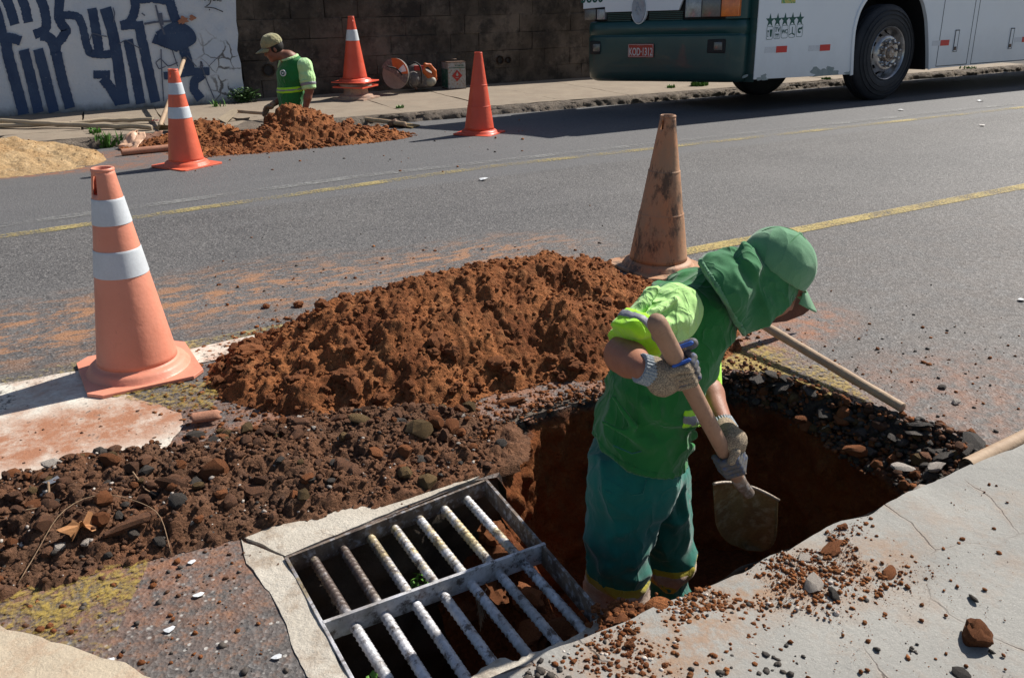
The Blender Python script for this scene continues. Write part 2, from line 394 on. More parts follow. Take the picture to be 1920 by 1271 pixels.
def steel():
    t = NT('painted_rusty_steel')
    c = t.mix(t.mp(t.noise(11, 7, .7), .40, .60), (.60, .60, .63), (.36, .35, .35))
    sx = t.N('SeparateXYZ'); t.L(t.tc, sx.inputs[0])
    yel = t.math('MULTIPLY', t.mp(sx.outputs[1], 1.68, 1.85), t.mp(t.noise(18, 6, .7), .44, .56))
    c = t.mix(t.math('MULTIPLY', yel, .75), c, (.42, .31, .10))
    c = t.mix(t.mp(t.noise(26, 7, .75), .52, .62, 0, .9), c, (.065, .045, .035))
    c = t.mix(t.mp(t.noise(8, 5, .7), .58, .7, 0, .7), c, (.14, .07, .04))
    c = t.mix(t.math('MULTIPLY', t.ellipse(.575, 1.93, .17, .27, inner=.6), t.mp(t.noise(30, 6, .7), .35, .5, .55, 1)), c, (.085, .06, .05))
    return t.fin(c, .5, t.bump(t.noise(80, 5, .7), .002), metal=.25, spec=.5)
M['steel'] = steel()
M['iron'] = simple('dark_rusty_iron', [(.13, .075, .05), (.07, .05, .042), (.2, .1, .06)], .6, 12, metal=.3)
M['frame_side'] = simple('grimy_iron_frame', [(.20, .155, .12), (.07, .05, .042), (.36, .36, .38)], .6, 14, metal=.25)
M['skin'] = None
def skin(name, a, b):
    t = NT(name)
    c = t.mix(t.mp(t.noise(14, 5, .6), .35, .65), a, b)
    c = t.mix(t.mp(t.noise(150, 3, .6), .55, .75, 0, .25), c, tuple(q*.55 for q in a))
    t.p.inputs['Subsurface Weight'].default_value = .08; t.p.inputs['Subsurface Radius'].default_value = (.012, .005, .003)
    return t.fin(c, .55, t.bump(t.noise(180, 4, .6), .0008), spec=.4)
M['skin'] = skin('tanned_skin', (.36, .155, .095), (.29, .12, .075))
M['skin2'] = skin('brown_skin', (.25, .105, .065), (.19, .08, .05))
def cloth(name, a, b, dirt=None, dk=.3, rough=.9, wv=520, fold=7, fd=.012):
    t = NT(name)
    c = t.mix(t.mp(t.noise(5, 6, .6), .35, .65), a, b)
    if dirt: c = t.mix(t.mp(t.noise(6, 7, .7), .52, .7, 0, dk), c, dirt)
    w1 = t.noise(wv, 2, .5)
    f = t.mp(w1, .3, .7, .9, 1.1); g = t.N('CombineColor'); [t.L(f, g.inputs[i]) for i in range(3)]
    c = t.mix(1.0, c, g.outputs[0], 'MULTIPLY')
    def ridge(sc, vec, d_): n_ = t.noise(sc, 2, .5, vec, .6); return t.math('POWER', t.math('SUBTRACT', 1.0, t.math('MULTIPLY', t.math('ABSOLUTE', t.math('SUBTRACT', n_, .5)), 4.0)), 3.0)
    b = t.bump(ridge(fold*.9, t.scaled((1, 1, .55), (.5, .6, .2)), 0), fd*1.1, .9); b = t.bump(ridge(fold*2.3, t.scaled((1, 1, .7), (-.4, .3, .9)), 0), fd*.4, .8, b); b = t.bump(w1, .0006, 1, b)
    t.p.inputs['Sheen Weight'].default_value = .25
    return t.fin(c, rough, b, spec=.2)
M['green'] = cloth('green_shirt_cloth', (.022, .19, .042), (.016, .15, .034), (.03, .10, .035), .3, fold=5, fd=.011)
M['cap_green'] = cloth('faded_green_cap_cloth', (.13, .30, .16), (.105, .26, .135), None, fold=4, fd=.006)
M['cape_green'] = cloth('green_neck_cape_cloth', (.045, .20, .075), (.032, .165, .060), None, fold=5, fd=.012)
M['lime'] = cloth('lime_sleeve_cloth', (.47, .78, .27), (.42, .72, .23), (.38, .55, .22), .25, fold=9, fd=.010)
M['lime2'] = cloth('pale_lime_sleeve_cloth', (.50, .78, .38), (.44, .72, .30), None)
M['neon'] = cloth('neon_yellow_trim', (.42, .85, .03), (.36, .78, .03), None, fd=.004)
M['teal'] = cloth('teal_trouser_cloth', (.010, .165, .125), (.008, .13, .10), (.05, .10, .07), .4, fold=5, fd=.0075)
M['ygrim'] = cloth('grimy_yellow_band_cloth', (.42, .36, .03), (.33, .28, .03), (.2, .13, .05), .5, fd=.004)
M['refl'] = simple('grey_reflective_tape', [(.25, .25, .28), (.21, .21, .24)], .5, 6, 200, .1, .001)
M['refl_dirty'] = simple('muddy_reflective_tape', [(.42, .32, .26), (.32, .22, .17)], .8)
M['khaki'] = cloth('khaki_cap_cloth', (.36, .32, .17), (.27, .25, .13), (.16, .16, .1), .6)
M['glove'] = None
def glove():
    t = NT('speckled_knit_glove')
    v = t.noise(330, 3, .7)
    c = t.mix(t.mp(v, .44, .58), (.17, .14, .11), (.46, .36, .25))
    c = t.mix(t.mp(t.noise(16, 5, .6), .5, .7, 0, .5), c, (.22, .14, .09))
    return t.fin(c, .95, t.bump(v, .0015), spec=.15)
M['glove'] = glove()
def cuff():
    t = NT('ribbed_glove_cuff'); v = t.noise(260, 3, .7)
    c = t.mix(t.mp(v, .42, .6), (.20, .24, .28), (.40, .43, .45))
    return t.fin(c, .95, t.bump(v, .002), spec=.15)
M['cuff'] = cuff()
M['glove_dark'] = simple('grey_blue_rubber_coating', [(.085, .088, .098), (.15, .135, .115), (.06, .09, .19)], .7, 26, 200, .2, .001)
M['glove_blue'] = simple('blue_rubber_edge', [(.03, .10, .42), (.05, .14, .5)], .6, 20, 200, .1, .0005)
M['blade'] = simple('muddy_steel_blade', [(.24, .17, .07), (.17, .11, .05), (.3, .26, .16)], .55, 9, 120, .2, .001, 80, metal=.35)
M['blade_edge'] = simple('worn_steel', [(.34, .30, .26), (.22, .17, .13)], .5, 14, metal=.5)
M['hoe'] = simple('soil_caked_blade', [(.17, .07, .04), (.11, .05, .032)], .8, 12)
M['black'] = simple('black_rubber', [(.018, .018, .02), (.028, .027, .027)], .75, 8, 100, .2, .001)
M['tyre'] = simple('tyre_rubber', [(.016, .018, .023), (.028, .03, .036)], .7, 5, 60, .15, .001)
M['boot'] = simple('muddy_boot', [(.06, .03, .02), (.1, .05, .03)], .8)
M['hair'] = simple('dark_hair', [(.012, .01, .009)], .7)
M['eye'] = simple('eye', [(.03, .02, .015)], .3, bd=0)
M['eyewhite'] = simple('eye_white', [(.6, .56, .5)], .4, bd=0)
M['leaf'] = simple('grass_green', [(.10, .26, .03), (.06, .17, .02)], .6, 9, bd=0, ovar=.3)
M['leaf_dark'] = simple('dark_leaf_green', [(.045, .11, .02), (.03, .075, .015)], .6, 9, bd=0)
M['dryleaf'] = simple('dry_leaf', [(.45, .22, .09), (.36, .16, .06)], .7, 12, bd=.001)
M['twig'] = simple('dry_twig', [(.24, .15, .09), (.33, .22, .13)], .85)
M['plastic_sheet'] = simple('cream_plastic_sheet', [(.62, .36, .23), (.68, .45, .31)], .45, 5)
M['brown_sheet'] = simple('brown_paper', [(.24, .11, .06), (.16, .075, .045)], .75, 5)
M['litter'] = simple('white_litter', [(.62, .64, .66)], .6, bd=0)
M['pinkrag'] = simple('pink_rag', [(.6, .12, .14)], .8)
# bus
def paintwork(name, a, b=None, rough=.35, dirt=(.22, .2, .18), dk=.25):
    t = NT(name); c = t.mix(t.mp(t.noise(1.2, 4, .5), .35, .65), a, b or a)
    sx = t.N('SeparateXYZ'); t.L(t.tc, sx.inputs[0])
    lo = t.mp(t.math('ADD', sx.outputs[2], t.mp(t.noise(4, 6, .7), 0, 1, -.3, .3)), .9, .35, 0, dk)
    c = t.mix(lo, c, dirt)
    return t.fin(c, t.mp(t.noise(5, 5), .3, .7, rough-.05, rough+.1), t.bump(t.noise(1.5, 2), .004), spec=.5, coat=.2)
M['bus_white'] = paintwork('bus_white_paint', (.80, .84, .88), (.77, .81, .85))
M['bus_green'] = paintwork('bus_dark_green_paint', (.006, .060, .058), (.005, .05, .05), .38, (.05, .06, .055), .4)
M['dark'] = simple('black_trim', [(.012, .012, .014)], .6, bd=0)
M['seam'] = simple('panel_gap', [(.03, .035, .04)], .8, bd=0)
M['glass'] = simple('dark_bus_glass', [(.012, .016, .02)], .08, bd=0, spec=.8)
M['lamp_clear'] = simple('lamp_glass', [(.34, .36, .38), (.20, .21, .22)], .12, 9, 40, .2, .002, 30, spec=.8, coat=.6)
M['lamp_grey'] = simple('smoked_lamp_glass', [(.10, .095, .09), (.13, .12, .11)], .2, 9, 40, .2, .001, 200, spec=.7, coat=.5)
M['lamp_orange'] = simple('orange_lamp_glass', [(.85, .20, .012), (.70, .14, .01)], .2, 12, 40, .1, .002, 90, spec=.7, coat=.5)
M['sign_red'] = simple('red_plate', [(.46, .055, .03), (.38, .045, .028)], .5, bd=0)
M['refl_red'] = simple('red_reflector', [(.62, .03, .025)], .4, bd=0)
M['refl_white'] = simple('white_reflector', [(.62, .64, .67)], .4, bd=0)
M['deco_green'] = simple('dark_green_print', [(.006, .085, .065)], .5, bd=0)
M['plate_white'] = simple('plate_white', [(.66, .60, .56)], .5, bd=0)
M['chrome'] = simple('dusty_polished_steel', [(.55, .55, .56), (.36, .33, .31)], .3, 9, 60, .15, .001, 60, metal=.8)
M['hubm'] = simple('grimy_hub_steel', [(.36, .28, .22), (.22, .17, .14), (.5, .5, .5)], .5, 12, metal=.5)
M['emblem'] = simple('grey_emblem', [(.42, .45, .49), (.34, .37, .41)], .4, bd=0)
M['scrape'] = simple('bare_scraped_panel', [(.22, .27, .27), (.32, .35, .34)], .7, 12, bd=0)
M['sticker'] = simple('green_yellow_sticker', [(.12, .36, .14), (.6, .52, .14)], .5, 14, bd=0, lo=.48, hi=.52)
M['saw_orange'] = simple('orange_saw_plastic', [(.52, .115, .02), (.42, .09, .02)], .5, 8)
M['saw_grey'] = simple('grimy_grey_saw_casing', [(.15, .135, .13), (.09, .08, .08), (.24, .2, .17)], .65, 10)
M['saw_cream'] = simple('cream_saw_plastic', [(.36, .34, .28), (.26, .24, .2)], .6, 10)
M['disc'] = simple('worn_cutting_disc', [(.27, .25, .225), (.20, .18, .155)], .55, 8, metal=.2)
M['tin'] = simple('stained_white_tin', [(.36, .37, .38), (.30, .29, .27), (.26, .15, .10)], .5, 10, metal=.1)
M['tin_green'] = simple('green_tin_side', [(.02, .10, .065), (.05, .13, .1), (.22, .24, .23)], .5, 8)
M['label_red'] = simple('red_diamond_label', [(.40, .03, .025), (.32, .03, .025)], .6, bd=0)
M['badge_white'] = simple('white_badge', [(.6, .66, .66)], .6, bd=0)
M['badge_green'] = simple('dark_badge', [(.03, .12, .09)], .6, bd=0)

# ------------------------------------------------------------ implicit-surface modelling for people
def unit(v): v = np.array(v, float); return v/np.linalg.norm(v)
class SDF:
    """smooth union of tapered capsules and ellipsoids, cut by planes, meshed with surface nets"""
    def __init__(s): s.p = []; s.cuts = []
    def cap(s, a, b, ra, rb=None, k=.02, neg=False): s.p.append(('c', np.array(a, float), np.array(b, float), ra, ra if rb is None else rb, k, neg)); return s
    def chain(s, pts, rs, k=.02):
        for i in range(len(pts)-1): s.cap(pts[i], pts[i+1], rs[i], rs[i+1], k)
        return s
    def ell(s, c, ax, r, k=.02, neg=False): s.p.append(('e', np.array(c, float), np.array([unit(a) for a in ax]), np.array(r, float), 0, k, neg)); return s
    def cut(s, p, n): s.cuts.append((np.array(p, float), unit(n))); return s       # removes the side n points to
    def mesh(s, name, h, mat, parent=None, grow=0.0, disp=None, smooth=1, cuts=None):
        lo = np.full(3, 1e9); hi = -lo
        for q in s.p:
            if q[6]: continue
            if q[0] == 'c':
                R = max(q[3], q[4]); lo = np.minimum(lo, np.minimum(q[1], q[2])-R); hi = np.maximum(hi, np.maximum(q[1], q[2])+R)
            else: R = q[3].max(); lo = np.minimum(lo, q[1]-R); hi = np.maximum(hi, q[1]+R)
        lo -= 4*h+grow; hi += 4*h+grow
        n = np.ceil((hi-lo)/h).astype(int)+1
        ax = [lo[i]+h*np.arange(n[i]) for i in range(3)]
        D = np.full(n, .3, np.float32)
        for q in s.p:
            k = q[5]
            if q[0] == 'c': R = max(q[3], q[4]); a = np.minimum(q[1], q[2])-R; b = np.maximum(q[1], q[2])+R
            else: R = q[3].max(); a = q[1]-R; b = q[1]+R
            mg = k+grow+3*h
            i0 = np.maximum(0, np.floor((a-mg-lo)/h).astype(int)); i1 = np.minimum(n, np.ceil((b+mg-lo)/h).astype(int)+1)
            X = ax[0][i0[0]:i1[0], None, None].astype(np.float32); Y = ax[1][None, i0[1]:i1[1], None].astype(np.float32); Z = ax[2][None, None, i0[2]:i1[2]].astype(np.float32)
            if q[0] == 'c':
                A, B = q[1], q[2]; ab = B-A; L2 = max(1e-9, ab@ab)
                t = np.clip(((X-A[0])*ab[0]+(Y-A[1])*ab[1]+(Z-A[2])*ab[2])/L2, 0, 1)
                d = np.sqrt((X-A[0]-t*ab[0])**2+(Y-A[1]-t*ab[1])**2+(Z-A[2]-t*ab[2])**2) - (q[3]+(q[4]-q[3])*t)
            else:
                c = q[1]; r = q[3]; W = q[2]
                l = [((X-c[0])*W[i][0]+(Y-c[1])*W[i][1]+(Z-c[2])*W[i][2]) for i in range(3)]
                k0 = np.sqrt(sum((l[i]/r[i])**2 for i in range(3)))+1e-6; k1 = np.sqrt(sum((l[i]/r[i]**2)**2 for i in range(3)))+1e-6
                d = k0*(k0-1)/k1
            sl_ = tuple(slice(i0[i], i1[i]) for i in range(3)); O = D[sl_]
            if q[6]:
                O2 = -O; hh = np.clip(.5+.5*(d-O2)/k, 0, 1); D[sl_] = -((d*(1-hh)+O2*hh)-k*hh*(1-hh))
            else:
                hh = np.clip(.5+.5*(O-d)/k, 0, 1); D[sl_] = (O*(1-hh)+d*hh)-k*hh*(1-hh)
        D -= grow
        X = ax[0][:, None, None]; Y = ax[1][None, :, None]; Z = ax[2][None, None, :]
        for p, nn in (s.cuts if cuts is None else cuts):
            pl = ((X-p[0])*nn[0]+(Y-p[1])*nn[1]+(Z-p[2])*nn[2]).astype(np.float32)
            D = np.maximum(D, pl)
        for e in range(3):
            for side in (0, -1):
                ix = [slice(None)]*3; ix[e] = side; D[tuple(ix)] = np.maximum(D[tuple(ix)], .01)
        v, f = surfnets(D, lo, h)
        f = np.array(f)
        # light smoothing
        if smooth:
            nb = np.zeros_like(v); cnt = np.zeros(len(v))
            for a, b in ((0, 1), (1, 2), (2, 3), (3, 0)):
                np.add.at(nb, f[:, a], v[f[:, b]]); np.add.at(cnt, f[:, a], 1); np.add.at(nb, f[:, b], v[f[:, a]]); np.add.at(cnt, f[:, b], 1)
            v = v*.5 + .5*nb/np.maximum(cnt, 1)[:, None]
        if disp is not None:
            N = np.zeros_like(v); fn = np.cross(v[f[:, 2]]-v[f[:, 0]], v[f[:, 3]]-v[f[:, 1]])
            for a in range(4): np.add.at(N, f[:, a], fn)
            N /= np.linalg.norm(N, axis=1)[:, None]+1e-12
            v = v + N*disp(v)[:, None]
        o = mesh(name, v, f, mat, None, True)
        if parent is not None: world_to(parent, o)
        return o
def surfnets(D, lo, h):
    S = D < 0; n = np.array(D.shape)
    C = [S[a:n[0]-1+a, b:n[1]-1+b, c:n[2]-1+c] for a in (0, 1) for b in (0, 1) for c in (0, 1)]
    cnt = sum(c.astype(np.int8) for c in C); act = (cnt > 0) & (cnt < 8)
    idx = np.argwhere(act); ids = np.full(act.shape, -1, np.int64); ids[act] = np.arange(len(idx))
    acc = np.zeros((len(idx), 3)); m = np.zeros(len(idx))
    for ax_ in range(3):
        for o1 in (0, 1):
            for o2 in (0, 1):
                oth = [i for i in range(3) if i != ax_]; p = np.zeros(3, int); p[oth[0]] = o1; p[oth[1]] = o2; q = p.copy(); q[ax_] = 1
                A = D[tuple((idx+p).T)]; B = D[tuple((idx+q).T)]
                k = (A < 0) != (B < 0); t = np.where(k, A/(A-B+1e-20), 0)
                pt = p[None, :]+t[:, None]*(q-p)[None, :]
                acc[k] += pt[k]; m[k] += 1
    v = lo + h*(idx+acc/np.maximum(m, 1)[:, None])
    F = []
    for ax_ in range(3):
        a, b = [(1, 2), (2, 0), (0, 1)][ax_]
        s0 = [slice(None)]*3; s1 = [slice(None)]*3
        s0[ax_] = slice(0, n[ax_]-1); s1[ax_] = slice(1, n[ax_])
        ch = S[tuple(s0)] != S[tuple(s1)]
        e = np.argwhere(ch); e = e[(e[:, a] > 0) & (e[:, b] > 0) & (e[:, a] < n[a]-1) & (e[:, b] < n[b]-1)]
        ins = S[tuple(e.T)]
        da = np.zeros(3, int); da[a] = 1; db = np.zeros(3, int); db[b] = 1
        q = np.stack([ids[tuple((e-da-db).T)], ids[tuple((e-db).T)], ids[tuple(e.T)], ids[tuple((e-da).T)]], 1)
        q[~ins] = q[~ins][:, ::-1]; F.append(q)
    return v, np.concatenate(F)
def wrinkle(a, sc=(9, 9, 9), seed=0, o=3):
    return lambda v: a*fbm(v[:, 0]*sc[0], v[:, 1]*sc[1], v[:, 2]*sc[2], seed, o)

# ------------------------------------------------------------ ground: road with the pit, drain and far hole cut out
def w2(x, y, z=0.0): p = G(x, y, z); return (float(p[0]), float(p[1]))
SWE = 1.285; SWH = 0.05
rim0 = [(1.175, 1.30), (1.165, 1.75), (1.17, 2.08), (1.23, 2.16), w2(925, 812), w2(1000, 779), w2(1080, 757), w2(1150, 740), w2(1250, 716), w2(1350, 702), w2(1460, 703), w2(1545, 733), w2(1620, 762), w2(1700, 790), w2(1775, 812), w2(1835, 848), (2.62, 1.30)]
def off(p, dx, dy): return (p[0]+dx, p[1]+dy)
rimB = [(1.19, 1.30), (1.19, 1.75), (1.20, 2.06), (1.26, 2.12), off(rim0[4], .05, -.05), off(rim0[5], .02, -.03), off(rim0[6], .01, -.03), off(rim0[7], 0, -.03), w2(1250, 742, -.05), w2(1350, 735, -.08), w2(1452, 768, -.13), w2(1525, 815, -.16), w2(1570, 850, -.17), w2(1620, 885, -.17), w2(1670, 905, -.15), w2(1705, 922, -.12), (2.22, 1.30)]
zB = [-.06, -.06, -.08, -.10, -.07, -.06, -.06, -.06, -.07, -.09, -.13, -.16, -.17, -.17, -.15, -.12, -.10]
def resample(P, n):
    P = np.array(P, float); d = np.r_[0, np.cumsum(np.linalg.norm(np.diff(P[:, :2], axis=0), axis=1))]
    t = np.linspace(0, d[-1], n); return np.stack([np.interp(t, d, P[:, i]) for i in range(P.shape[1])], 1), t
# common parameter: resample by index so both rings stay matched
def byidx(P, n):
    P = np.array(P, float); t = np.linspace(0, len(P)-1, n); return np.stack([np.interp(t, np.arange(len(P)), P[:, i]) for i in range(P.shape[1])], 1)
NR = 260
r0 = byidx(rim0, NR); rb = byidx([(*p, z) for p, z in zip(rimB, zB)], NR)
jit = fbm(r0[:, 0]*9, r0[:, 1]*9, 0, 3, 4)*.022; jit[:30] *= .2
nrm = np.stack([np.gradient(r0[:, 1]), -np.gradient(r0[:, 0])], 1); nrm /= np.linalg.norm(nrm, axis=1)[:, None]
r0 = r0 + nrm*jit[:, None]
r0[-1] = (2.62, 1.28); r0[0] = (1.175, 1.28)
AP_IN = [(.452, 1.40), (.452, 2.035), (1.165, 2.11)]    # drain opening, left/top
hole = [tuple(p) for p in r0[34:]] + [(.452, 1.28), (.452, 1.40), (.452, 2.02), (1.10, 2.105)]
HB = [(2.45, 9.15), (3.25, 9.12), (3.3, 9.75), (2.5, 9.78)]    # the second hole, behind the far soil pile

def sheet(name, outer, holes, z, mat, step, zfun=None, jit=0.0, kind='structure', parent=None):
    P = [V((p[0], p[1])) for p in outer]; E_ = [(i, (i+1) % len(outer)) for i in range(len(outer))]
    loops = [np.array(outer)]
    for h in holes:
        b = len(P); P += [V((p[0], p[1])) for p in h]; E_ += [(b+i, b+(i+1) % len(h)) for i in range(len(h))]; loops.append(np.array(h))
    A = np.array(outer); x0, y0 = A.min(0); x1, y1 = A.max(0)
    for x in np.arange(x0+step, x1, step):
        for y in np.arange(y0+step, y1, step):
            if inside(A, x, y) and not any(inside(l, x, y) for l in loops[1:]): P.append(V((x+random.uniform(-.2, .2)*step, y+random.uniform(-.2, .2)*step)))
    vv, ee, ff, *_ = delaunay_2d_cdt(P, E_, [], 1, 1e-6)
    F = []
    for f in ff:
        c = sum((vv[i] for i in f), V((0, 0)))/len(f)
        if inside(A, c.x, c.y) and not any(inside(l, c.x, c.y) for l in loops[1:]): F.append(list(f))
    vs3 = [(v.x, v.y, (zfun(v.x, v.y) if zfun else 0)+z) for v in vv]
    o = mesh(name, vs3, F, mat, parent, True); 
    if kind: o['kind'] = kind
    return o
def inside(poly, x, y):
    px, py = poly[:, 0], poly[:, 1]; qx, qy = np.roll(px, -1), np.roll(py, -1)
    c = ((py > y) != (qy > y)) & (x < (qx-px)*(y-py)/(qy-py+1e-15)+px)
    return bool(c.sum() % 2)
zf = lambda x, y: gz(y)
road_near = sheet('road', [(-8, 1.28), (.44, 1.28), (.452, 1.2801), (2.75, 1.2802), (26, 1.28), (26, CAMB0), (-8, CAMB0)], [hole], 0, M['asphalt'], .5)
road_far = sheet('road', [(-8, CAMB0), (26, CAMB0), (26, 10.02), (-8, 10.02)], [HB], 0, M['asphalt'], .6, zf)
# outer terrain so the ground goes on beyond the street
mesh('ground', [(-60, -40, -1.0), (90, -40, -1.0), (90, 60, -1.0), (-60, 60, -1.0)], [[0, 1, 2, 3]], M['far_walk'])['kind'] = 'structure'

# pit: rim -> shelf -> foot -> floor
PZ = -0.86
rows = []
nr = 34
cen = np.array([1.75, 1.75])
for k in range(7):
    t = k/6; rows.append(np.c_[r0*(1-t)+rb[:, :2]*t, rb[:, 2]*t**.8])
for k in range(1, nr):
    t = k/(nr-1); q = rb[:, :2]+(rb[:, :2]-cen)*(.06*math.sin(t*2.6)) - (rb[:, :2]-cen)*(.12*t)
    rows.append(np.c_[q, rb[:, 2]*(1-t)+PZ*t])
W = np.array(rows); R_, N_, _ = W.shape
Vp = W.reshape(-1, 3)
cc = Vp[:, :2]-cen; cc /= np.linalg.norm(cc, axis=1)[:, None]+1e-9
dep = np.clip(-Vp[:, 2]/.05, 0, 1)
dd = fbm(Vp[:, 0]*7, Vp[:, 1]*7, Vp[:, 2]*7, 11, 5)*.045+np.abs(vn(Vp[:, 0]*22, Vp[:, 1]*22, Vp[:, 2]*22, 5))*.02
Vp[:, :2] += cc*(dd*dep)[:, None]
Vp[:, 2] += (fbm(Vp[:, 0]*14, Vp[:, 1]*14, Vp[:, 2]*9, 21, 3)*.018)*dep*(Vp[:, 2] > PZ+.02)
Fp = [[r*N_+i, r*N_+i+1, (r+1)*N_+i+1, (r+1)*N_+i] for r in range(R_-1) for i in range(34, N_-1)]
def pitmat():
    t = NT('pit_side'); sx = t.N('SeparateXYZ'); t.L(t.tc, sx.inputs[0])
    col = t.mix(t.mp(t.noise(3.5, 6, .6), .38, .62), (.24, .080, .026), (.16, .050, .018))
    col = t.mix(t.mp(t.noise(14, 6, .7), .5, .72), col, (.30, .12, .042))
    zz = t.math('ADD', sx.outputs[2], t.mp(t.noise(9, 6, .65), 0, 1, -.07, .07))
    right = t.mp(t.math('ADD', sx.outputs[0], t.mp(t.noise(5, 4), 0, 1, -.2, .2)), 1.95, 2.25, -.035, -.135)
    top = t.mp(t.math('SUBTRACT', zz, right), -.02, .02)
    blk = t.mix(t.mp(t.noise(35, 5, .7), .4, .65), (.028, .025, .024), (.085, .066, .052))
    col = t.mix(top, col, blk)
    b1 = t.bump(t.noise(30, 8, .75), .03); b2 = t.bump(t.vor(70), .008, .8, b1)
    return t.fin(col, .95, b2, spec=.15)
pw = mesh('pit_side', Vp, Fp, pitmat(), None, True); pw['kind'] = 'structure'
fl = np.array([[p[0], p[1], PZ-.002] for p in Vp[-N_:]]); 
mesh('pit_floor', [(.3, 1.0, PZ+.03), (3, 1.0, PZ+.03), (3, 2.8, PZ+.03), (.3, 2.8, PZ+.03)], [[0, 1, 2, 3]], M['soil_wet'])['kind'] = 'structure'
# near side of the pit: concrete kerb face then soil
g = MB()
xs = np.linspace(.3, 3.0, 110); zs = np.linspace(SWH-.004, PZ, 26)
vv = []
for z in zs:
    for x in xs:
        y = SWE + fbm(x*6, z*6, 0, 8, 4)*.022*(1 if z < .0 else .4)+(-.02 if z < -.12 else 0) + fbm(x*25, z*25, 0, 9, 2)*.004
        vv.append((x, float(y)-.004, z))
ff = [[r*110+i, r*110+i+1, (r+1)*110+i+1, (r+1)*110+i] for r in range(25) for i in range(109)]
mesh('pit_near_side', vv, ff, M['kerb_rough'], None, True)['kind'] = 'structure'

# drain chamber below the grate
g = MB()
def wallgrid(a, b, z0, z1, n, m_, s, mat, name, amp=.03):
    a, b = np.array(a), np.array(b); d = (b-a)/np.linalg.norm(b-a); nn = np.array([d[1], -d[0]]); vv = []; 
    for j in range(m_):
        for i in range(n):
            p = a+(b-a)*i/(n-1); z = z0+(z1-z0)*j/(m_-1)
            q = float(fbm(p[0]*9, p[1]*9, z*9, s, 4))*amp*min(1, j/3)
            vv.append((p[0]+nn[0]*q, p[1]+nn[1]*q, z))
    ff = [[j*n+i, j*n+i+1, (j+1)*n+i+1, (j+1)*n+i] for j in range(m_-1) for i in range(n-1)]
    o = mesh(name, vv, ff, mat, None, True); o['kind'] = 'structure'; return o
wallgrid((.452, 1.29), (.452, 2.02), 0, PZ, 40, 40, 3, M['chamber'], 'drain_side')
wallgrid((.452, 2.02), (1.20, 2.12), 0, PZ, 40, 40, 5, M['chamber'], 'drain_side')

# whitewashed concrete surround of the grate
def rough_poly(pts, step=.02, amp=.01, seed=0, freq=14):
    P = np.array(list(pts)+[pts[0]], float); out = []
    for a, b in zip(P[:-1], P[1:]):
        n = max(2, int(np.linalg.norm(b-a)/step))
        for i in range(n):
            p = a+(b-a)*i/n; d = (b-a)/np.linalg.norm(b-a); q = float(fbm(p[0]*freq, p[1]*freq, 0, seed, 3))*amp
            out.append((p[0]-d[1]*q, p[1]+d[0]*q))
    return out
def slab(name, outer, z0, z1, mat, parent=None, rnd=.006, kind='structure', amp=.004, step=.035):
    o = sheet(name, outer, [], 0, mat, step, lambda x, y: z1+float(fbm(x*9, y*9, 0, 31, 3))*amp, kind=kind, parent=parent)
    bm = bmesh.new(); bm.from_mesh(o.data)
    be = [e for e in bm.edges if e.is_boundary]
    r = bmesh.ops.extrude_edge_only(bm, edges=be); 
    for v_ in [x for x in r['geom'] if isinstance(x, bmesh.types.BMVert)]: v_.co.z = z0
    bmesh.ops.recalc_face_normals(bm, faces=bm.faces); bm.to_mesh(o.data); bm.free()
    o.data.set_sharp_from_angle(angle=math.radians(40)); return o
ap1 = [(.445, 1.32), (.447, 2.03), (.36, 2.17), (.345, 2.05), (.372, 1.9), (.37, 1.75), (.362, 1.6), (.375, 1.45), (.36, 1.32)]
slab('concrete_surround', rough_poly(ap1, .02, .006, 4, 12), -.05, .005, M['apron'])
ap2 = [(.452, 2.026), (.70, 2.058), (.95, 2.09), (1.10, 2.108), (1.20, 2.13), (1.24, 2.20), (1.13, 2.205), (.98, 2.19), (.8, 2.185), (.6, 2.165), (.45, 2.185), (.372, 2.168)]
slab('concrete_surround', rough_poly(ap2, .02, .004, 5, 12), -.06, .008, M['apron'])
# broken mortar lip at the near ends of the bars
ap3 = [(.44, 1.27), (1.16, 1.27), (1.15, 1.345), (1.0, 1.352), (.85, 1.345), (.7, 1.36), (.44, 1.37)]
slab('mortar_lip', rough_poly(ap3, .012, .016, 6, 22), -.09, .0, M['apron'], amp=.012, step=.02)
# cream slab in the near left corner
cr_ = [w2(-160, 1125), w2(0, 1184), w2(120, 1222), w2(250, 1271), w2(420, 1340), w2(200, 1500), w2(-160, 1400)]
slab('cream_slab', rough_poly(cr_, .03, .012, 7, 10), -.01, .022, M['slab_cream'])

# near pavement
sw_edge = [(x, SWE+float(fbm(x*5, 3.3, 0, 15, 4))*.016) for x in np.arange(-3, 12, .03)]
slab('near_pavement', sw_edge+[(12, -3.5), (-3, -3.5)], -.05, SWH, M['near_walk'], amp=.004, step=.16)

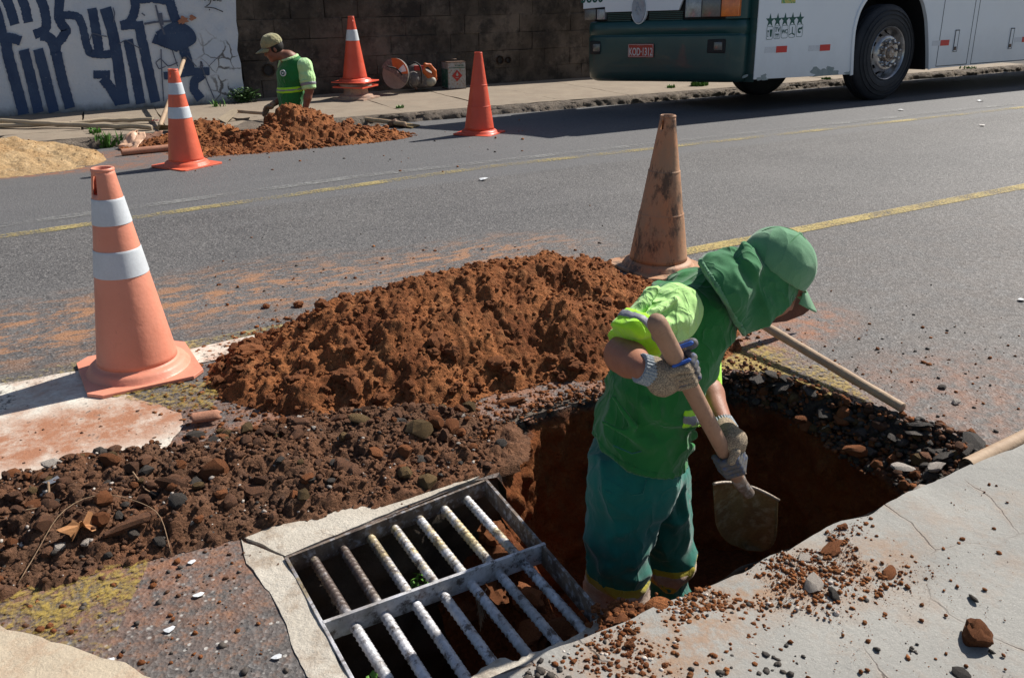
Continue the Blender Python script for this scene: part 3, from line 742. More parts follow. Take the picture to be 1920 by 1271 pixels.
# far pavement: separate poured slabs on a rough kerb
base = mesh('far_pavement', [(-10, 9.99, SWZ-.03), (28, 9.99, SWZ-.03), (28, 13, SWZ-.03), (-10, 13, SWZ-.03)], [[0, 1, 2, 3]], M['mortar']); base['kind'] = 'structure'
xj = [-7.5, -5.6, -3.7, -1.9, -.2, .75, 1.6, 2.4, 3.3, 4.42, 5.6, 6.75, 7.95, 9.3, 10.8, 12.3, 14, 16, 18]
k = 0
for i in range(len(xj)-1):
    for (ya, yb) in (((10.03, 12.44),) if i > 7 else ((10.03, 10.5+.12*math.sin(i*2)), (10.5+.12*math.sin(i*2), 12.44))):
        sl_ = .06 if i > 7 else .2
        a, b = xj[i]+.006, xj[i+1]-.006
        P = [(a-.0, ya+.006), (b, ya+.006), (b+sl_, yb-.006), (a+sl_, yb-.006)]
        P = rough_poly(P, .12, .010, k, 3)
        o = slab('paving_slab', P, SWZ-.04, SWZ+random.uniform(-.003, .003), M['far_walk'], base, kind=None, amp=.004, step=.4); k += 1
# rough kerb
vv = []; n = 700; prof = [(10.06, SWZ+.001), (10.03, SWZ-.004), (10.0, SWZ-.02), (9.965, SWZ-.05), (9.95, SWZ-.08), (9.93, -.098), (9.91, -.104)]
xs = np.linspace(-8, 18, n)
for j, (y, z) in enumerate(prof):
    a = 0 if j == 0 else (.4 if j == 1 else 1)
    dy = fbm(xs*2, j*.3, 0, 17, 5)*.035*a+fbm(xs*22, j*1.3, 0, 18, 3)*.022*a; dz = fbm(xs*14, j*1.1, 5, 19, 3)*.016*a
    vv += [(x, y+p, z+q) for x, p, q in zip(xs, dy, dz)]
ff = [[j*n+i, j*n+i+1, (j+1)*n+i+1, (j+1)*n+i] for j in range(len(prof)-1) for i in range(n-1)]
mesh('kerb', vv, ff, M['kerb_rough'], None, True)['kind'] = 'structure'
# second hole sides
vv = []
hb = np.array(HB+[HB[0]]); H4, _t = resample(hb, 80)
for z in np.linspace(0, -.7, 10): vv += [(p[0]+random.uniform(-.01, .01), p[1]+random.uniform(-.01, .01), gz(p[1])+z) for p in H4]
mesh('far_hole_side', vv, [[r*80+i, r*80+i+1, (r+1)*80+i+1, (r+1)*80+i] for r in range(9) for i in range(79)], M['soil_wet'])['kind'] = 'structure'
mesh('far_hole_floor', [(2.3, 9, -.68), (3.5, 9, -.68), (3.5, 9.9, -.68), (2.3, 9.9, -.68)], [[0, 1, 2, 3]], M['soil_wet'])['kind'] = 'structure'

# painted markings, each a sheet 4 mm above the asphalt
def strip(name, pts, wd, mat, z=.004, n=60):
    P, _ = resample([(*p,) for p in pts], n); d = np.gradient(P, axis=0); d /= np.linalg.norm(d, axis=1)[:, None]; nn = np.stack([-d[:, 1], d[:, 0]], 1)
    vv = [(*(p+q*wd/2), gz(p[1])+z) for p, q in zip(P, nn)]+[(*(p-q*wd/2), gz(p[1])+z) for p, q in zip(P, nn)]
    o = mesh(name, vv, [[i, i+1, n+i+1, n+i] for i in range(n-1)], mat); o['kind'] = 'structure'; return o
Lh = w2(1300, 470); Lr = w2(1920, 350)
strip('yellow_line', [(-4, Lh[1]+.02), (.3, Lh[1]+.05), (1.2, Lh[1]+.02)], .10, M['yellow_far'])
strip('yellow_line', [(2.6, Lh[1]+.01), Lh, Lr, (22, Lr[1])], .115, M['yellow_old'])
a, b, c_ = w2(0, 445), w2(900, 315), w2(1900, 204)
strip('yellow_line', [(-6, a[1]-.1), a, b, c_, (24, c_[1]+.1)], .11, M['yellow_far'])
a, b, c_ = w2(0, 424), w2(700, 328), w2(1900, 196)
strip('grey_line', [(-6, a[1]-.1), a, b, c_], .11, M['grey_line'])
def patch(name, px, mat, z=.004, seed=1, amp=.012):
    o = sheet(name, rough_poly([w2(*p) for p in px], .04, amp, seed, 9), [], z, mat, .1); return o
patch('white_marking', [(-260, 775), (0, 720), (165, 694), (200, 728), (338, 776), (345, 800), (300, 860), (0, 900), (-260, 960)], M['white_paint'], .004, 3, .01)
patch('white_marking', [(330, 664), (425, 640), (520, 622), (520, 655), (420, 672), (345, 690)], M['white_paint'], .0045, 4)
patch('yellow_marking', [(205, 745), (260, 725), (420, 715), (400, 770), (330, 775)], M['yellow_box'], .0075, 5)
patch('yellow_marking', [(-60, 1100), (0, 1080), (280, 1035), (275, 1060), (196, 1243), (120, 1222), (0, 1184), (-60, 1165)], M['yellow_box'], .004, 6, .004)
patch('yellow_marking', [(1340, 690), (1400, 640), (1470, 655), (1560, 700), (1640, 760), (1560, 740), (1460, 700)], M['yellow_box'], .004, 7, .02)

# ------------------------------------------------------------ stones, crumbs and piles
def stone_mesh(name, mat, seed, flat=.8, ang=0.0, sub=2, amp=.28):
    bm = bmesh.new(); bmesh.ops.create_icosphere(bm, subdivisions=sub, radius=1.0); r = random.Random(seed)
    o = V((r.uniform(-50, 50), r.uniform(-50, 50), r.uniform(-50, 50)))
    cuts = [(V((r.gauss(0, 1), r.gauss(0, 1), r.gauss(0, 1))).normalized(), r.uniform(.55, .85)) for _ in range(8 if ang else 1 if sub > 2 else 3)]
    sc = V((1, r.uniform(.65, .95), flat*r.uniform(.75, 1.05)))
    for v in bm.verts:
        p = v.co.copy(); p *= 1+amp*mnoise.noise(p*1.3+o)+amp*.5*mnoise.noise(p*3.3+o)+(amp*.3*mnoise.noise(p*8+o) if sub > 2 else 0)
        for nn, d in cuts:
            q = p.dot(nn)
            if q > d: p -= nn*(q-d)*.96
        v.co = V((p.x*sc.x, p.y*sc.y, p.z*sc.z))
    me = bpy.data.meshes.new(name); bm.to_mesh(me); bm.free(); me.materials.append(mat)
    me.shade_smooth(); me.set_sharp_from_angle(angle=math.radians(24)); return me
def lib(kind, mat, n=5, **kw): return [stone_mesh('stone', M[mat], sum(map(ord, kind)) % 97+i*13, **kw) for i in range(n)]
STL = {'brown': lib('brown', 'brown_stone'), 'rub': lib('rubb', 'rubble_stone', ang=1), 'black': lib('black', 'black_stone', ang=1, flat=.7),
       'ochre': lib('ochre', 'ochre_stone'), 'white': lib('white', 'white_stone', ang=1, flat=.6), 'clod': lib('clod2', 'brown_stone', flat=.7, amp=.45, sub=3)}
def stone(kind, p, r, parent, name='stone', stretch=None, rot=None):
    me = random.choice(STL[kind]); o = link(bpy.data.objects.new(name, me)); 
    o.location = V([float(c) for c in p]); s = stretch or (1, 1, 1); o.scale = (r*s[0], r*s[1], r*s[2])
    o.rotation_euler = rot or (random.uniform(-.4, .4), random.uniform(-.4, .4), random.uniform(0, 6.28))
    if parent is not None: world_to_fast(parent, o)
    return o
def world_to_fast(parent, o):
    o.parent = parent; o.matrix_parent_inverse = (Matrix.Translation(parent.location) @ parent.rotation_euler.to_matrix().to_4x4()).inverted()
ICO = None
def crumbs(name, pts, rad, mat, parent=None, flat=.75, kind='stuff'):
    """many small angular crumbs joined into one mesh"""
    global ICO
    if ICO is None:
        bm = bmesh.new(); bmesh.ops.create_icosphere(bm, subdivisions=1, radius=1.0)
        ICO = (np.array([v.co for v in bm.verts]), np.array([[v.index for v in f.verts] for f in bm.faces])); bm.free()
    bv, bf = ICO; n = len(pts); pts = np.array(pts, float); rad = np.array(rad, float)
    j = 1+rng.normal(0, .2, (n, len(bv), 1)); sc = np.stack([rng.uniform(.7, 1.3, n), rng.uniform(.7, 1.3, n), flat*rng.uniform(.7, 1.2, n)], 1)
    P = bv[None]*j*sc[:, None, :]*rad[:, None, None]
    a = rng.uniform(0, 6.28, n); ca, sa = np.cos(a)[:, None], np.sin(a)[:, None]
    X = P[..., 0]*ca-P[..., 1]*sa; Y = P[..., 0]*sa+P[..., 1]*ca
    P = np.stack([X, Y, P[..., 2]], 2)+pts[:, None, :]
    F = (bf[None]+np.arange(n)[:, None, None]*len(bv)).reshape(-1, 3)
    me = bpy.data.meshes.new(name); V_ = P.reshape(-1, 3)
    me.vertices.add(len(V_)); me.vertices.foreach_set('co', V_.ravel()); me.loops.add(len(F)*3); me.loops.foreach_set('vertex_index', F.ravel().astype(np.int32))
    me.polygons.add(len(F)); me.polygons.foreach_set('loop_start', np.arange(0, len(F)*3, 3, dtype=np.int32)); me.update(); me.validate()
    me.materials.append(mat); o = link(bpy.data.objects.new(name, me))
    if parent is not None: world_to_fast(parent, o)
    if kind: o['kind'] = kind
    return o
class Heap:
    def __init__(s, x0, x1, y0, y1, st):
        s.x = np.arange(x0, x1, st); s.y = np.arange(y0, y1, st); s.st = st; s.X, s.Y = np.meshgrid(s.x, s.y, indexing='ij'); s.Z = np.full(s.X.shape, -.02)
    def ridge(s, pts, rf, rb_, soft=.12, pw=1.0, shrink=False):
        """pts: x, y, height; rf/rb_: run of the front (-y) and back slope"""
        P, _ = resample(pts, 60)
        for x, y, h in P:
            dx = s.X-x; dy = s.Y-y; r = np.where(dy < 0, rf, rb_)
            rx = (rf+rb_)/2
            q = min(1, .3+.7*h/.22) if shrink else 1; rx *= q; r = r*q
            t = np.sqrt((dx/rx)**2+(dy/r)**2+soft**2)-soft*.4
            s.Z = np.maximum(s.Z, h*(1-np.clip(t, 0, 1.4)**pw))
    def rough(s, amp, f, seed, o=4):
        m = np.clip(s.Z/.03, 0, 1); s.Z += fbm(s.X*f, s.Y*f, 0, seed, o)*amp*m
    def bumps(s, n, r0_, r1_, hk=.6, mask=.004, pw=2.2):
        Z0 = s.Z.copy()
        for _ in range(n):
            i = rng.integers(len(s.x)); j = rng.integers(len(s.y)); z = Z0[i, j]
            if z < mask: continue
            r = r0_+(r1_-r0_)*rng.random()**pw; k = int(r/s.st)+1
            a, b, c, d = max(0, i-k), min(len(s.x), i+k+1), max(0, j-k), min(len(s.y), j+k+1)
            e = rng.uniform(.7, 1.4); dx = (s.X[a:b, c:d]-s.x[i])*e; dy = (s.Y[a:b, c:d]-s.y[j])/e
            q = r*r-dx*dx-dy*dy; t = z+np.sqrt(np.clip(q, 0, None))*hk-r*.22
            s.Z[a:b, c:d] = np.where(q > 0, np.maximum(s.Z[a:b, c:d], t), s.Z[a:b, c:d])
    def at(s, x, y):
        i = int(np.clip((x-s.x[0])/s.st, 0, len(s.x)-1)); j = int(np.clip((y-s.y[0])/s.st, 0, len(s.y)-1)); return float(s.Z[i, j])
    def build(s, name, mat, parent=None, zb=None, thr=0.0, mats=None, pick=None):
        n, m_ = s.X.shape; idx = np.arange(n*m_).reshape(n, m_)
        q = np.stack([idx[:-1, :-1], idx[1:, :-1], idx[1:, 1:], idx[:-1, 1:]], -1).reshape(-1, 4)
        Zf = s.Z.ravel(); keep = (Zf[q] > thr).any(1); q = q[keep]
        zz = Zf + (zb(s.X, s.Y).ravel() if zb else 0)
        P = np.stack([s.X.ravel(), s.Y.ravel(), zz], 1)
        u, inv = np.unique(q, return_inverse=True); P = P[u]; q = inv.reshape(-1, 4)
        me = bpy.data.meshes.new(name); me.vertices.add(len(P)); me.vertices.foreach_set('co', P.ravel()); me.loops.add(len(q)*4); me.loops.foreach_set('vertex_index', q.ravel().astype(np.int32))
        me.polygons.add(len(q)); me.polygons.foreach_set('loop_start', np.arange(0, len(q)*4, 4, dtype=np.int32)); me.update(); me.validate()
        for mm in (mats or [mat]): me.materials.append(mm)
        me.shade_smooth(); o = link(bpy.data.objects.new(name, me))
        if parent is not None: world_to_fast(parent, o)
        return o
def scatter(hp, n, r0_, r1_, cond=None, zb=None, pw=3, sink=.25, base=0.0, box=None):
    P = []; R = []
    x0, x1, y0, y1 = box or (hp.x[0], hp.x[-1], hp.y[0], hp.y[-1])
    while len(P) < n:
        x, y = rng.uniform(x0, x1), rng.uniform(y0, y1); z = hp.at(x, y) if hp else 0
        if cond and not cond(x, y, z): continue
        r = r0_+(r1_-r0_)*rng.random()**pw; zz = (zb(x, y) if zb else 0)
        P.append((x, y, max(z, base)+zz+r*sink)); R.append(r)
    return P, R

# main heap of orange soil
pile = thing('soil_pile', 'large heap of freshly dug orange-brown soil between the tall pink cone and the open pit', 'soil heap', (1.6, 3.1, 0))
H1 = Heap(.28, 3.05, 2.30, 4.05, .0075)
H1.ridge([(.76, 3.27, .06), (.90, 3.29, .13), (1.05, 3.30, .19), (1.3, 3.26, .265), (1.6, 3.25, .315), (1.85, 3.26, .34), (2.1, 3.22, .345), (2.25, 3.14, .32), (2.35, 3.02, .24)], .66, .50, .10, shrink=True)
H1.ridge([(1.02, 3.03, .12), (1.2, 2.98, .20), (1.5, 2.95, .24)], .36, .4, .1)
H1.ridge([(1.95, 2.85, .22), (2.12, 2.78, .15)], .34, .35, .1)
H1.Z -= .012*(H1.X > 0)
H1.rough(.045, 2.4, 41, 3); H1.rough(.018, 9, 42, 4)
# run-off ribs on the front face
H1.Z += np.clip(H1.Z/.1, 0, 1)*np.abs(vn(H1.X*9+fbm(H1.X*3, H1.Y*3, 0, 9, 2)*1.5, H1.Y*2.2, 0, 44))*.022
H1.rough(.012, 26, 46, 3); H1.bumps(170, .014, .06, .5, pw=3); H1.bumps(3600, .004, .013, .7, pw=3)
H1.rough(.008, 55, 45, 2)
H1.build('mound', M['soil'], pile, thr=.004)
on = lambda x, y, z: z > .01 and inpitfree(x, y)
hole_np = np.array(hole)
def inpitfree(x, y): return not inside(hole_np, x, y)
P, R = scatter(H1, 5200, .003, .013, on); crumbs('crumbs', P, R, M['soil'], pile)
P, R = scatter(H1, 2600, .003, .013, lambda x, y, z: z < .012 and inpitfree(x, y) and (((x-1.72)/1.33)**2+((y-3.1)/.85)**2) < rng.random()**.6*1.3, base=0); crumbs('crumbs', P, R, M['soil'], pile)
for kx in range(120):
    for _ in range(50):
        x, y = random.uniform(.5, 2.9), random.uniform(2.45, 3.6); z = H1.at(x, y)
        # lumps gather at the foot of the front slope
        if z > .004 and z < .25 and inpitfree(x, y) and random.random() < (1.0 if z < .08 else .22): break
    r = random.uniform(.012, .03) if random.random() < .85 else random.uniform(.03, .045)
    stone('clod', (x, y, z+r*.25), r, pile, 'clod')
# some larger wedges visible on the face
for px, py, z, r, st in ((930, 690, .15, .06, (1.9, .6, .5)), (965, 600, .26, .045, (1.5, .9, .6)), (640, 655, .2, .05, (1.3, 1, .9)), (820, 600, .26, .05, (.7, 1, 1.3)), (480, 640, .10, .06, (1.8, 1, .6)), (1080, 640, .16, .035, (1, 1, .8)), (560, 690, .12, .045, (1.2, 1, .8))):
    p = G(px, py, z); p[2] = H1.at(p[0], p[1])+r*.05; stone('clod', p, r, pile, 'clod', st, (.2, .35, random.uniform(0, 3)))

# dark rubble spread in the foreground
rub = thing('rubble_pile', 'low spread of dark brown rubble in front of the orange soil, left of the grate', 'rubble', (.5, 2.6, 0))
H2 = Heap(-1.0, 1.42, 2.0, 3.25, .007)
H2.ridge([(-.9, 2.62, .085), (-.2, 2.62, .09), (.2, 2.62, .10), (.5, 2.56, .11), (.8, 2.50, .10), (1.05, 2.40, .07), (1.2, 2.3, .03)], .42, .30, .14)
H2.ridge([(-.9, 2.45, .07), (.1, 2.42, .08), (.5, 2.38, .075), (.8, 2.3, .045)], .25, .25, .1)
H2.Z -= .012
H2.rough(.025, 4, 51, 4); H2.rough(.014, 14, 52, 3)
H2.bumps(1500, .012, .04, .75, pw=2.5); H2.bumps(9000, .005, .016, .8)
H2.Z[(H2.X > .42) & (H2.Y < 2.11)] = -.02
H2.build('mound', M['rubble'], rub, thr=.003)
ond = lambda x, y, z: z > .006 and inpitfree(x, y) and not (x > .42 and y < 2.13)
near2 = lambda x, y, z: z <= .006 and inpitfree(x, y) and not (x > .44 and y < 2.06) and abs(y-2.6) < .62 and rng.random() < .5
P, R = scatter(H2, 7500, .002, .011, ond); crumbs('rubble_crumbs', P, R, M['rubble'], rub)
P, R = scatter(H2, 1500, .003, .011, ond); crumbs('rubble_crumbs', P, R, M['rubble_stone'], rub)
P, R = scatter(H2, 420, .002, .009, ond); crumbs('pale_crumbs', P, R, M['white_stone'], rub)
P, R = scatter(H2, 260, .003, .010, ond); crumbs('dark_crumbs', P, R, M['black_stone'], rub)
P, R = scatter(H2, 900, .002, .009, near2); crumbs('rubble_crumbs', P, R, M['rubble_stone'], rub)
for kx in range(290):
    for _ in range(60):
        x, y = random.uniform(-.45, 1.3), random.uniform(2.1, 3.1); z = H2.at(x, y)
        if ond(x, y, z): break
    r = random.uniform(.011, .022) if random.random() < .8 else random.uniform(.022, .036)
    kd = random.choices(['rub', 'black', 'ochre', 'white', 'brown'], [7, 1.0, 1.4, .6, 2.6])[0]
    if kd == 'white': r *= .7
    stone(kd, (x, y, z+r*.35), r, rub)
def big(kd, px, py, z, r, st=(1, 1, 1), parent=rub, name='stone', rot=None):
    p = G(px, py, z); hz = max(H2.at(p[0], p[1]), 0) if parent is rub else z; p[2] = hz+r*.3*st[2]; return stone(kd, p, r, parent, name, st, rot)
for q in (('brown', 400, 865, .12, .042, (1.3, 1, 1)), ('brown', 210, 868, .10, .034, (1.3, 1, .9)), ('rub', 645, 850, .1, .05, (1.3, 1, .9)), ('rub', 470, 880, .12, .04), ('rub', 320, 905, .1, .04, (1.4, 1, .8)),
          ('ochre', 785, 800, .09, .052, (1.2, 1, .9)), ('ochre', 760, 897, .02, .032), ('ochre', 677, 806, .05, .035, (1.3, 1, .7)), ('black', 365, 805, .03, .03, (1.3, 1, 1)), ('black', 470, 815, .03, .026),
          ('black', 185, 835, .03, .026), ('black', 790, 850, .05, .028), ('rub', 130, 870, .05, .028), ('white', 100, 880, .06, .028, (1.5, 1, .7)), ('white', 115, 1040, .02, .022), ('white', 165, 1030, .02, .02),
          ('rub', 400, 1018, .0, .016, (1.3, 1, 1)), ('rub', 85, 1005, .05, .036), ('ochre', 570, 935, .04, .024), ('brown', 75, 950, .07, .04, (1.5, 1, .8)), ('brown', 800, 875, .05, .022), ('brown', 575, 890, .08, .026),
          ('brown', 625, 745, .05, .03), ('brown', 870, 730, .05, .03), ('ochre', 880, 765, .03, .03), ('black', 940, 835, .03, .024), ('black', 205, 1050, .0, .016)): big(*q)
big('rub', 250, 985, .05, .085, (1.25, .45, .42), rot=(.35, 0, .25))

# far heap of soil beside the second hole
zroad = lambda X_, Y_: np.where(np.asarray(Y_) < CAMB0, 0.0, -CAMB*(np.asarray(Y_)-CAMB0))
zr1 = lambda x, y: gz(y)
pile2 = thing('soil_pile', 'cone-shaped heap of orange soil at the far kerb in front of the capped worker', 'soil heap', (2.7, 8.9, gz(8.9)))
H3 = Heap(1.35, 3.95, 8.35, 9.5, .013)
H3.ridge([(1.75, 8.95, .06), (2.1, 8.9, .14), (2.45, 8.92, .33), (2.62, 8.93, .42), (2.85, 8.93, .34), (3.1, 8.92, .20), (3.4, 8.88, .10), (3.6, 8.85, .03)], .52, .35, .08)
H3.Z -= .01; H3.rough(.035, 4, 61, 4); H3.rough(.02, 13, 62, 3); H3.bumps(400, .02, .05, .6, pw=2.5); H3.bumps(4500, .01, .025, .8)
H3.build('mound', M['soil'], pile2, zb=zroad, thr=.004)
ok3 = lambda x, y, z: z > .01
P, R = scatter(H3, 1800, .005, .022, ok3, zr1); crumbs('crumbs', P, R, M['soil'], pile2)
P, R = scatter(H3, 700, .004, .02, lambda x, y, z: z < .012 and ((x-2.6)/1.35)**2+((y-8.85)/.52)**2 < rng.random()**.6*1.3, zr1, base=0); crumbs('crumbs', P, R, M['soil'], pile2)
for kx in range(70):
    for _ in range(50):
        x, y = random.uniform(1.6, 3.6), random.uniform(8.4, 8.95); z = H3.at(x, y)
        if z > .01 and z < .3: break
    stone('clod', (x, y, z+gz(y)), random.uniform(.02, .055), pile2, 'clod')
pile3 = thing('soil_pile', 'small low heap of orange soil on the far kerb behind the two-banded cone', 'soil heap', (1.9, 9.6, 0))
H4_ = Heap(1.0, 2.5, 9.2, 10.25, .013)
H4_.ridge([(1.25, 9.62, .06), (1.55, 9.66, .12), (1.85, 9.75, .24), (2.0, 9.75, .22), (2.2, 9.6, .10)], .34, .3, .1)
H4_.Z -= .01; H4_.rough(.035, 5, 71, 4); H4_.bumps(400, .02, .05, .6); H4_.bumps(2000, .01, .025, .8)
H4_.build('mound', M['soil'], pile3, zb=lambda X_, Y_: zroad(X_, Y_)+np.clip((Y_-9.9)/.12, 0, 1)*.1, thr=.004)
P, R = scatter(H4_, 700, .006, .022, ok3, zr1); crumbs('crumbs', P, R, M['soil'], pile3)
P, R = scatter(H4_, 350, .005, .018, lambda x, y, z: z < .012 and y < 9.8, zr1, base=0); crumbs('crumbs', P, R, M['soil'], pile3)
for (x, y, r) in ((2.08, 9.55, .08), (1.7, 9.5, .06), (2.2, 9.5, .05), (1.5, 9.45, .05), (1.95, 9.45, .05), (1.35, 9.45, .04)): stone('clod', (x, y, gz(y)+.06), r, pile3, 'clod')
# sand heap
sand = thing('sand_pile', 'heap of fine yellow sand on the road at the left edge', 'sand heap', (-.2, 9.0, gz(9)))
H5 = Heap(-2.4, .8, 8.1, 10.1, .013)
H5.ridge([(-1.7, 9.1, .34), (-.5, 9.12, .29), (-.02, 9.18, .27), (.15, 9.2, .22)], .82, .6, .10)
H5.Z -= .012; H5.rough(.04, 3, 81, 3); H5.rough(.010, 20, 82, 3)
H5.build('mound', M['sand'], sand, zb=zroad, thr=.003)
P, R = scatter(H5, 900, .003, .010, ok3, zr1); crumbs('sand_lumps', P, R, M['sand'], sand)

# stones and broken asphalt on the shelf at the right end of the pit
shelf = thing('broken_asphalt', 'dark crumbled asphalt and stones along the right rim of the pit', 'rubble', (2.5, 1.7, 0))
def shelf_pt(u, t):
    i = int(u*(NR-1)); a = r0[i]; b = rb[i]; return (a[0]*(1-t)+b[0]*t, a[1]*(1-t)+b[1]*t, b[2]*t**.8)
P = []; R = []
for _ in range(2600):
    u = random.uniform(.58, .985); t = random.uniform(-.15, 1.0); p = shelf_pt(u, t); r = .003+.012*random.random()**2.5
    P.append((p[0]+random.gauss(0, .012), p[1]+random.gauss(0, .012), (p[2] if t > 0 else 0)+r*.3)); R.append(r)
crumbs('crumbs', P[:900], R[:900], M['black_stone'], shelf); crumbs('crumbs', P[900:2100], R[900:2100], M['rubble_stone'], shelf); crumbs('crumbs', P[2100:], R[2100:], M['soil'], shelf)
for _ in range(190):
    u = random.uniform(.60, .98); t = random.uniform(0, 1.0); p = shelf_pt(u, t); r = random.uniform(.010, .024) if random.random() < .85 else random.uniform(.024, .038)
    kd = random.choices(['black', 'rub', 'brown', 'white', 'ochre'], [5, 4, 2.2, .35, .8])[0]
    stone(kd, (p[0], p[1], p[2]+r*.4), r, shelf)
for (px, py, z, r, kd, st) in ((1692, 880, -.08, .034, 'white', (1.6, 1, .7)), (1752, 880, -.05, .03, 'white', (.8, 1.6, 1)), (1640, 790, -.04, .02, 'white', (1, 1, 1)), (1762, 905, -.03, .018, 'white', (1.4, 1, .7)), (1500, 790, -.1, .03, 'brown', (1, 1, 1)), (1610, 850, -.13, .04, 'brown', (1.4, 1, .7)), (1690, 780, 0, .02, 'brown', (1, 1, 1)), (1800, 840, 0, .024, 'rub', (1, 1, 1)), (1820, 815, 0, .022, 'brown', (1, 1, 1))):
    p = G(px, py, z); stone(kd, (p[0], p[1], z+r*.3), r, shelf, 'stone', st)
for _ in range(16):
    p = shelf_pt(random.uniform(.56, .95), random.uniform(-.05, .35)); stone('black', (p[0], p[1], min(p[2], 0)+.006), random.uniform(.035, .06), shelf, 'asphalt_piece', (1.3, .9, .45))
# asphalt lumps along back rim
P = []; R = []
for _ in range(900):
    u = random.uniform(.2, .62); p = shelf_pt(u, random.uniform(-.6, .35)); r = .003+.010*random.random()**3
    P.append((p[0]+random.gauss(0, .03), p[1]+abs(random.gauss(0, .03)), max(p[2], -.03)+r*.3)); R.append(r)
crumbs('crumbs', P[:420], R[:420], M['soil'], shelf); crumbs('crumbs', P[420:], R[420:], M['rubble_stone'], shelf)
# slab of severed road edge along the back rim
E_b = [tuple(off(rim0[4], .02, .0)), tuple(rim0[5]), tuple(rim0[6]), tuple(rim0[7]), tuple(rim0[8])]
ed = E_b+[off(p, 0, .035) for p in E_b[::-1]]
slab('broken_road_edge', rough_poly(ed, .02, .008, 12, 20), -.075, .007, M['kerb_rough'], amp=.008, step=.03)

# brown lumps between drain and pit, seen through the bars
lumps = thing('soil_lump_pile', 'heap of brown earth lumps under the right-hand bars of the drain grate', 'soil heap', (1.1, 1.7, -.3))
for (x, y, z, r, st) in ((1.12, 1.93, -.20, .06, (1, 1.3, 1)), (1.04, 1.86, -.26, .055, (1, 1, 1)), (1.13, 1.80, -.27, .06, (1, 1.2, .9)), (1.08, 1.70, -.33, .07, (1, 1, 1)), (1.14, 1.60, -.26, .07, (.8, 1.3, .9)), (1.05, 1.55, -.35, .07, (1, 1, 1)), (1.13, 1.47, -.22, .065, (1, 1, .8)), (1.10, 1.40, -.30, .06, (1, 1, 1)), (.96, 1.93, -.36, .05, (1, 1, 1)), (1.12, 2.02, -.16, .05, (1, 1, 1))):
    stone('clod', (x, y, z), r, lumps, 'clod', st)
HL = Heap(.95, 1.33, 1.28, 2.14, .008)
HL.Z = -.28-.5*np.clip((1.14-HL.X)/.3, 0, 1)-.5*np.clip((HL.X-1.18)/.14, 0, 1)**1.4+.12*np.clip((HL.Y-1.8)/.3, 0, 1)
HL.Z += fbm(HL.X*12, HL.Y*12, 0, 91, 4)*.05; HL.build('mound', M['soil_wet'], lumps, thr=-5)
# crumbly soil corner by the lower end of the frame
P = []; R = []
lc = thing('soil_clump', 'loose clump of orange soil at the corner between grate frame and near pavement', 'soil clump', (1.2, 1.3, 0))
for (px, py, r) in ((1165, 1165, .028), (1192, 1140, .022), (1180, 1150, .02), (1145, 1165, .018), (1205, 1150, .02), (1155, 1148, .018), (1178, 1172, .02), (1130, 1182, .014)):
    p = G(px, py, .03); stone('clod', (p[0], p[1], .03), r, lc, 'clod', (1, 1, .9))
for _ in range(350):
    p = G(random.gauss(1172, 28), random.gauss(1160, 15), .02); r = .003+.009*random.random()**2; P.append((p[0], p[1], .02+random.uniform(-.02, .02))); R.append(r)
crumbs('crumbs', P, R, M['soil'], lc)
g = MB(); g.lathe([(.0, .035), (.03, .03), (.045, .008), (.055, -.02), (.06, -.08)], 20); o = g.build('mound', M['soil'], None, True); o.location = (1.20, 1.285, 0.02); world_to_fast(lc, o)

# debris on the near pavement
P = []; R = []; P2 = []; R2 = []; P3 = []; R3 = []
for _ in range(15000):
    t = random.random(); 
    if random.random() < .75: x, y = random.gauss(1330, 150), 0; y = 1140-(x-1250)*.46+abs(random.gauss(0, 75))-8
    elif random.random() < .7: x, y = random.gauss(1560, 90), random.gauss(1070, 40)
    else: x, y = random.uniform(1000, 1900), random.uniform(900, 1290)
    p = G(x, y, SWH); 
    if p[1] > SWE-.005 or p[0] < .8: continue
    if vn(p[0]*7, p[1]*7, 0, 77) + .5*vn(p[0]*19, p[1]*19, 0, 78) < -.45+.45*random.random(): continue
    r = .0010+.0070*random.random()**9
    q = random.random()
    (P if q < .9 else P2 if q < .96 else P3).append((p[0], p[1], SWH+r*.3)); (R if q < .9 else R2 if q < .96 else R3).append(r)
crumbs('soil_crumbs', P, R, M['soil'], None); crumbs('dark_grit', P2, R2, M['black_stone'], None); crumbs('pale_grit', P3, R3, M['white_stone'], None)
def single(name, label, cat, kd, px, py, r, st=(1, 1, 1), z=SWH, rot=None, group=None):
    p = G(px, py, z); o = stone(kd, (p[0], p[1], z+r*.35*st[2]), r, None, name, st, rot); return tag(o, label, cat, group)
single('soil_clod', 'big rough brown soil clod lying alone on the near pavement at the lower right', 'clod', 'clod', 1833, 1200, .043, (1.15, .9, .9), rot=(0, .1, .6))
single('concrete_chunk', 'pale speckled concrete chunk on the near pavement below the pit', 'stone', 'white', 1527, 1097, .034, (1.25, .9, .75), rot=(.1, 0, .4))
single('asphalt_chunk', 'dark asphalt bit touching the pale speckled chunk on the near pavement', 'stone', 'black', 1562, 1118, .019, (1.4, .9, .8))
single('brick_chunk', 'flat reddish clod among crumbs just right of the pale speckled chunk', 'clod', 'brown', 1668, 1075, .022, (1.5, 1, .45))
single('concrete_flake', 'grey flat concrete flake at the pavement edge by crumbly soil', 'stone', 'white', 1512, 1047, .026, (1.3, 1, .25), rot=(.1, .1, .2))
single('brick_chunk', 'orange flat clod on the pavement edge above the pale speckled chunk', 'clod', 'clod', 1560, 1030, .032, (1.3, 1, .4))
single('asphalt_chunk', 'small black asphalt crumb alone on clean pavement at the right', 'stone', 'black', 1825, 1124, .014, (1.4, .8, .7))
single('asphalt_chunk', 'black asphalt bit at the bottom right edge of the near pavement', 'stone', 'black', 1800, 1266, .02, (1.2, 1, .5))
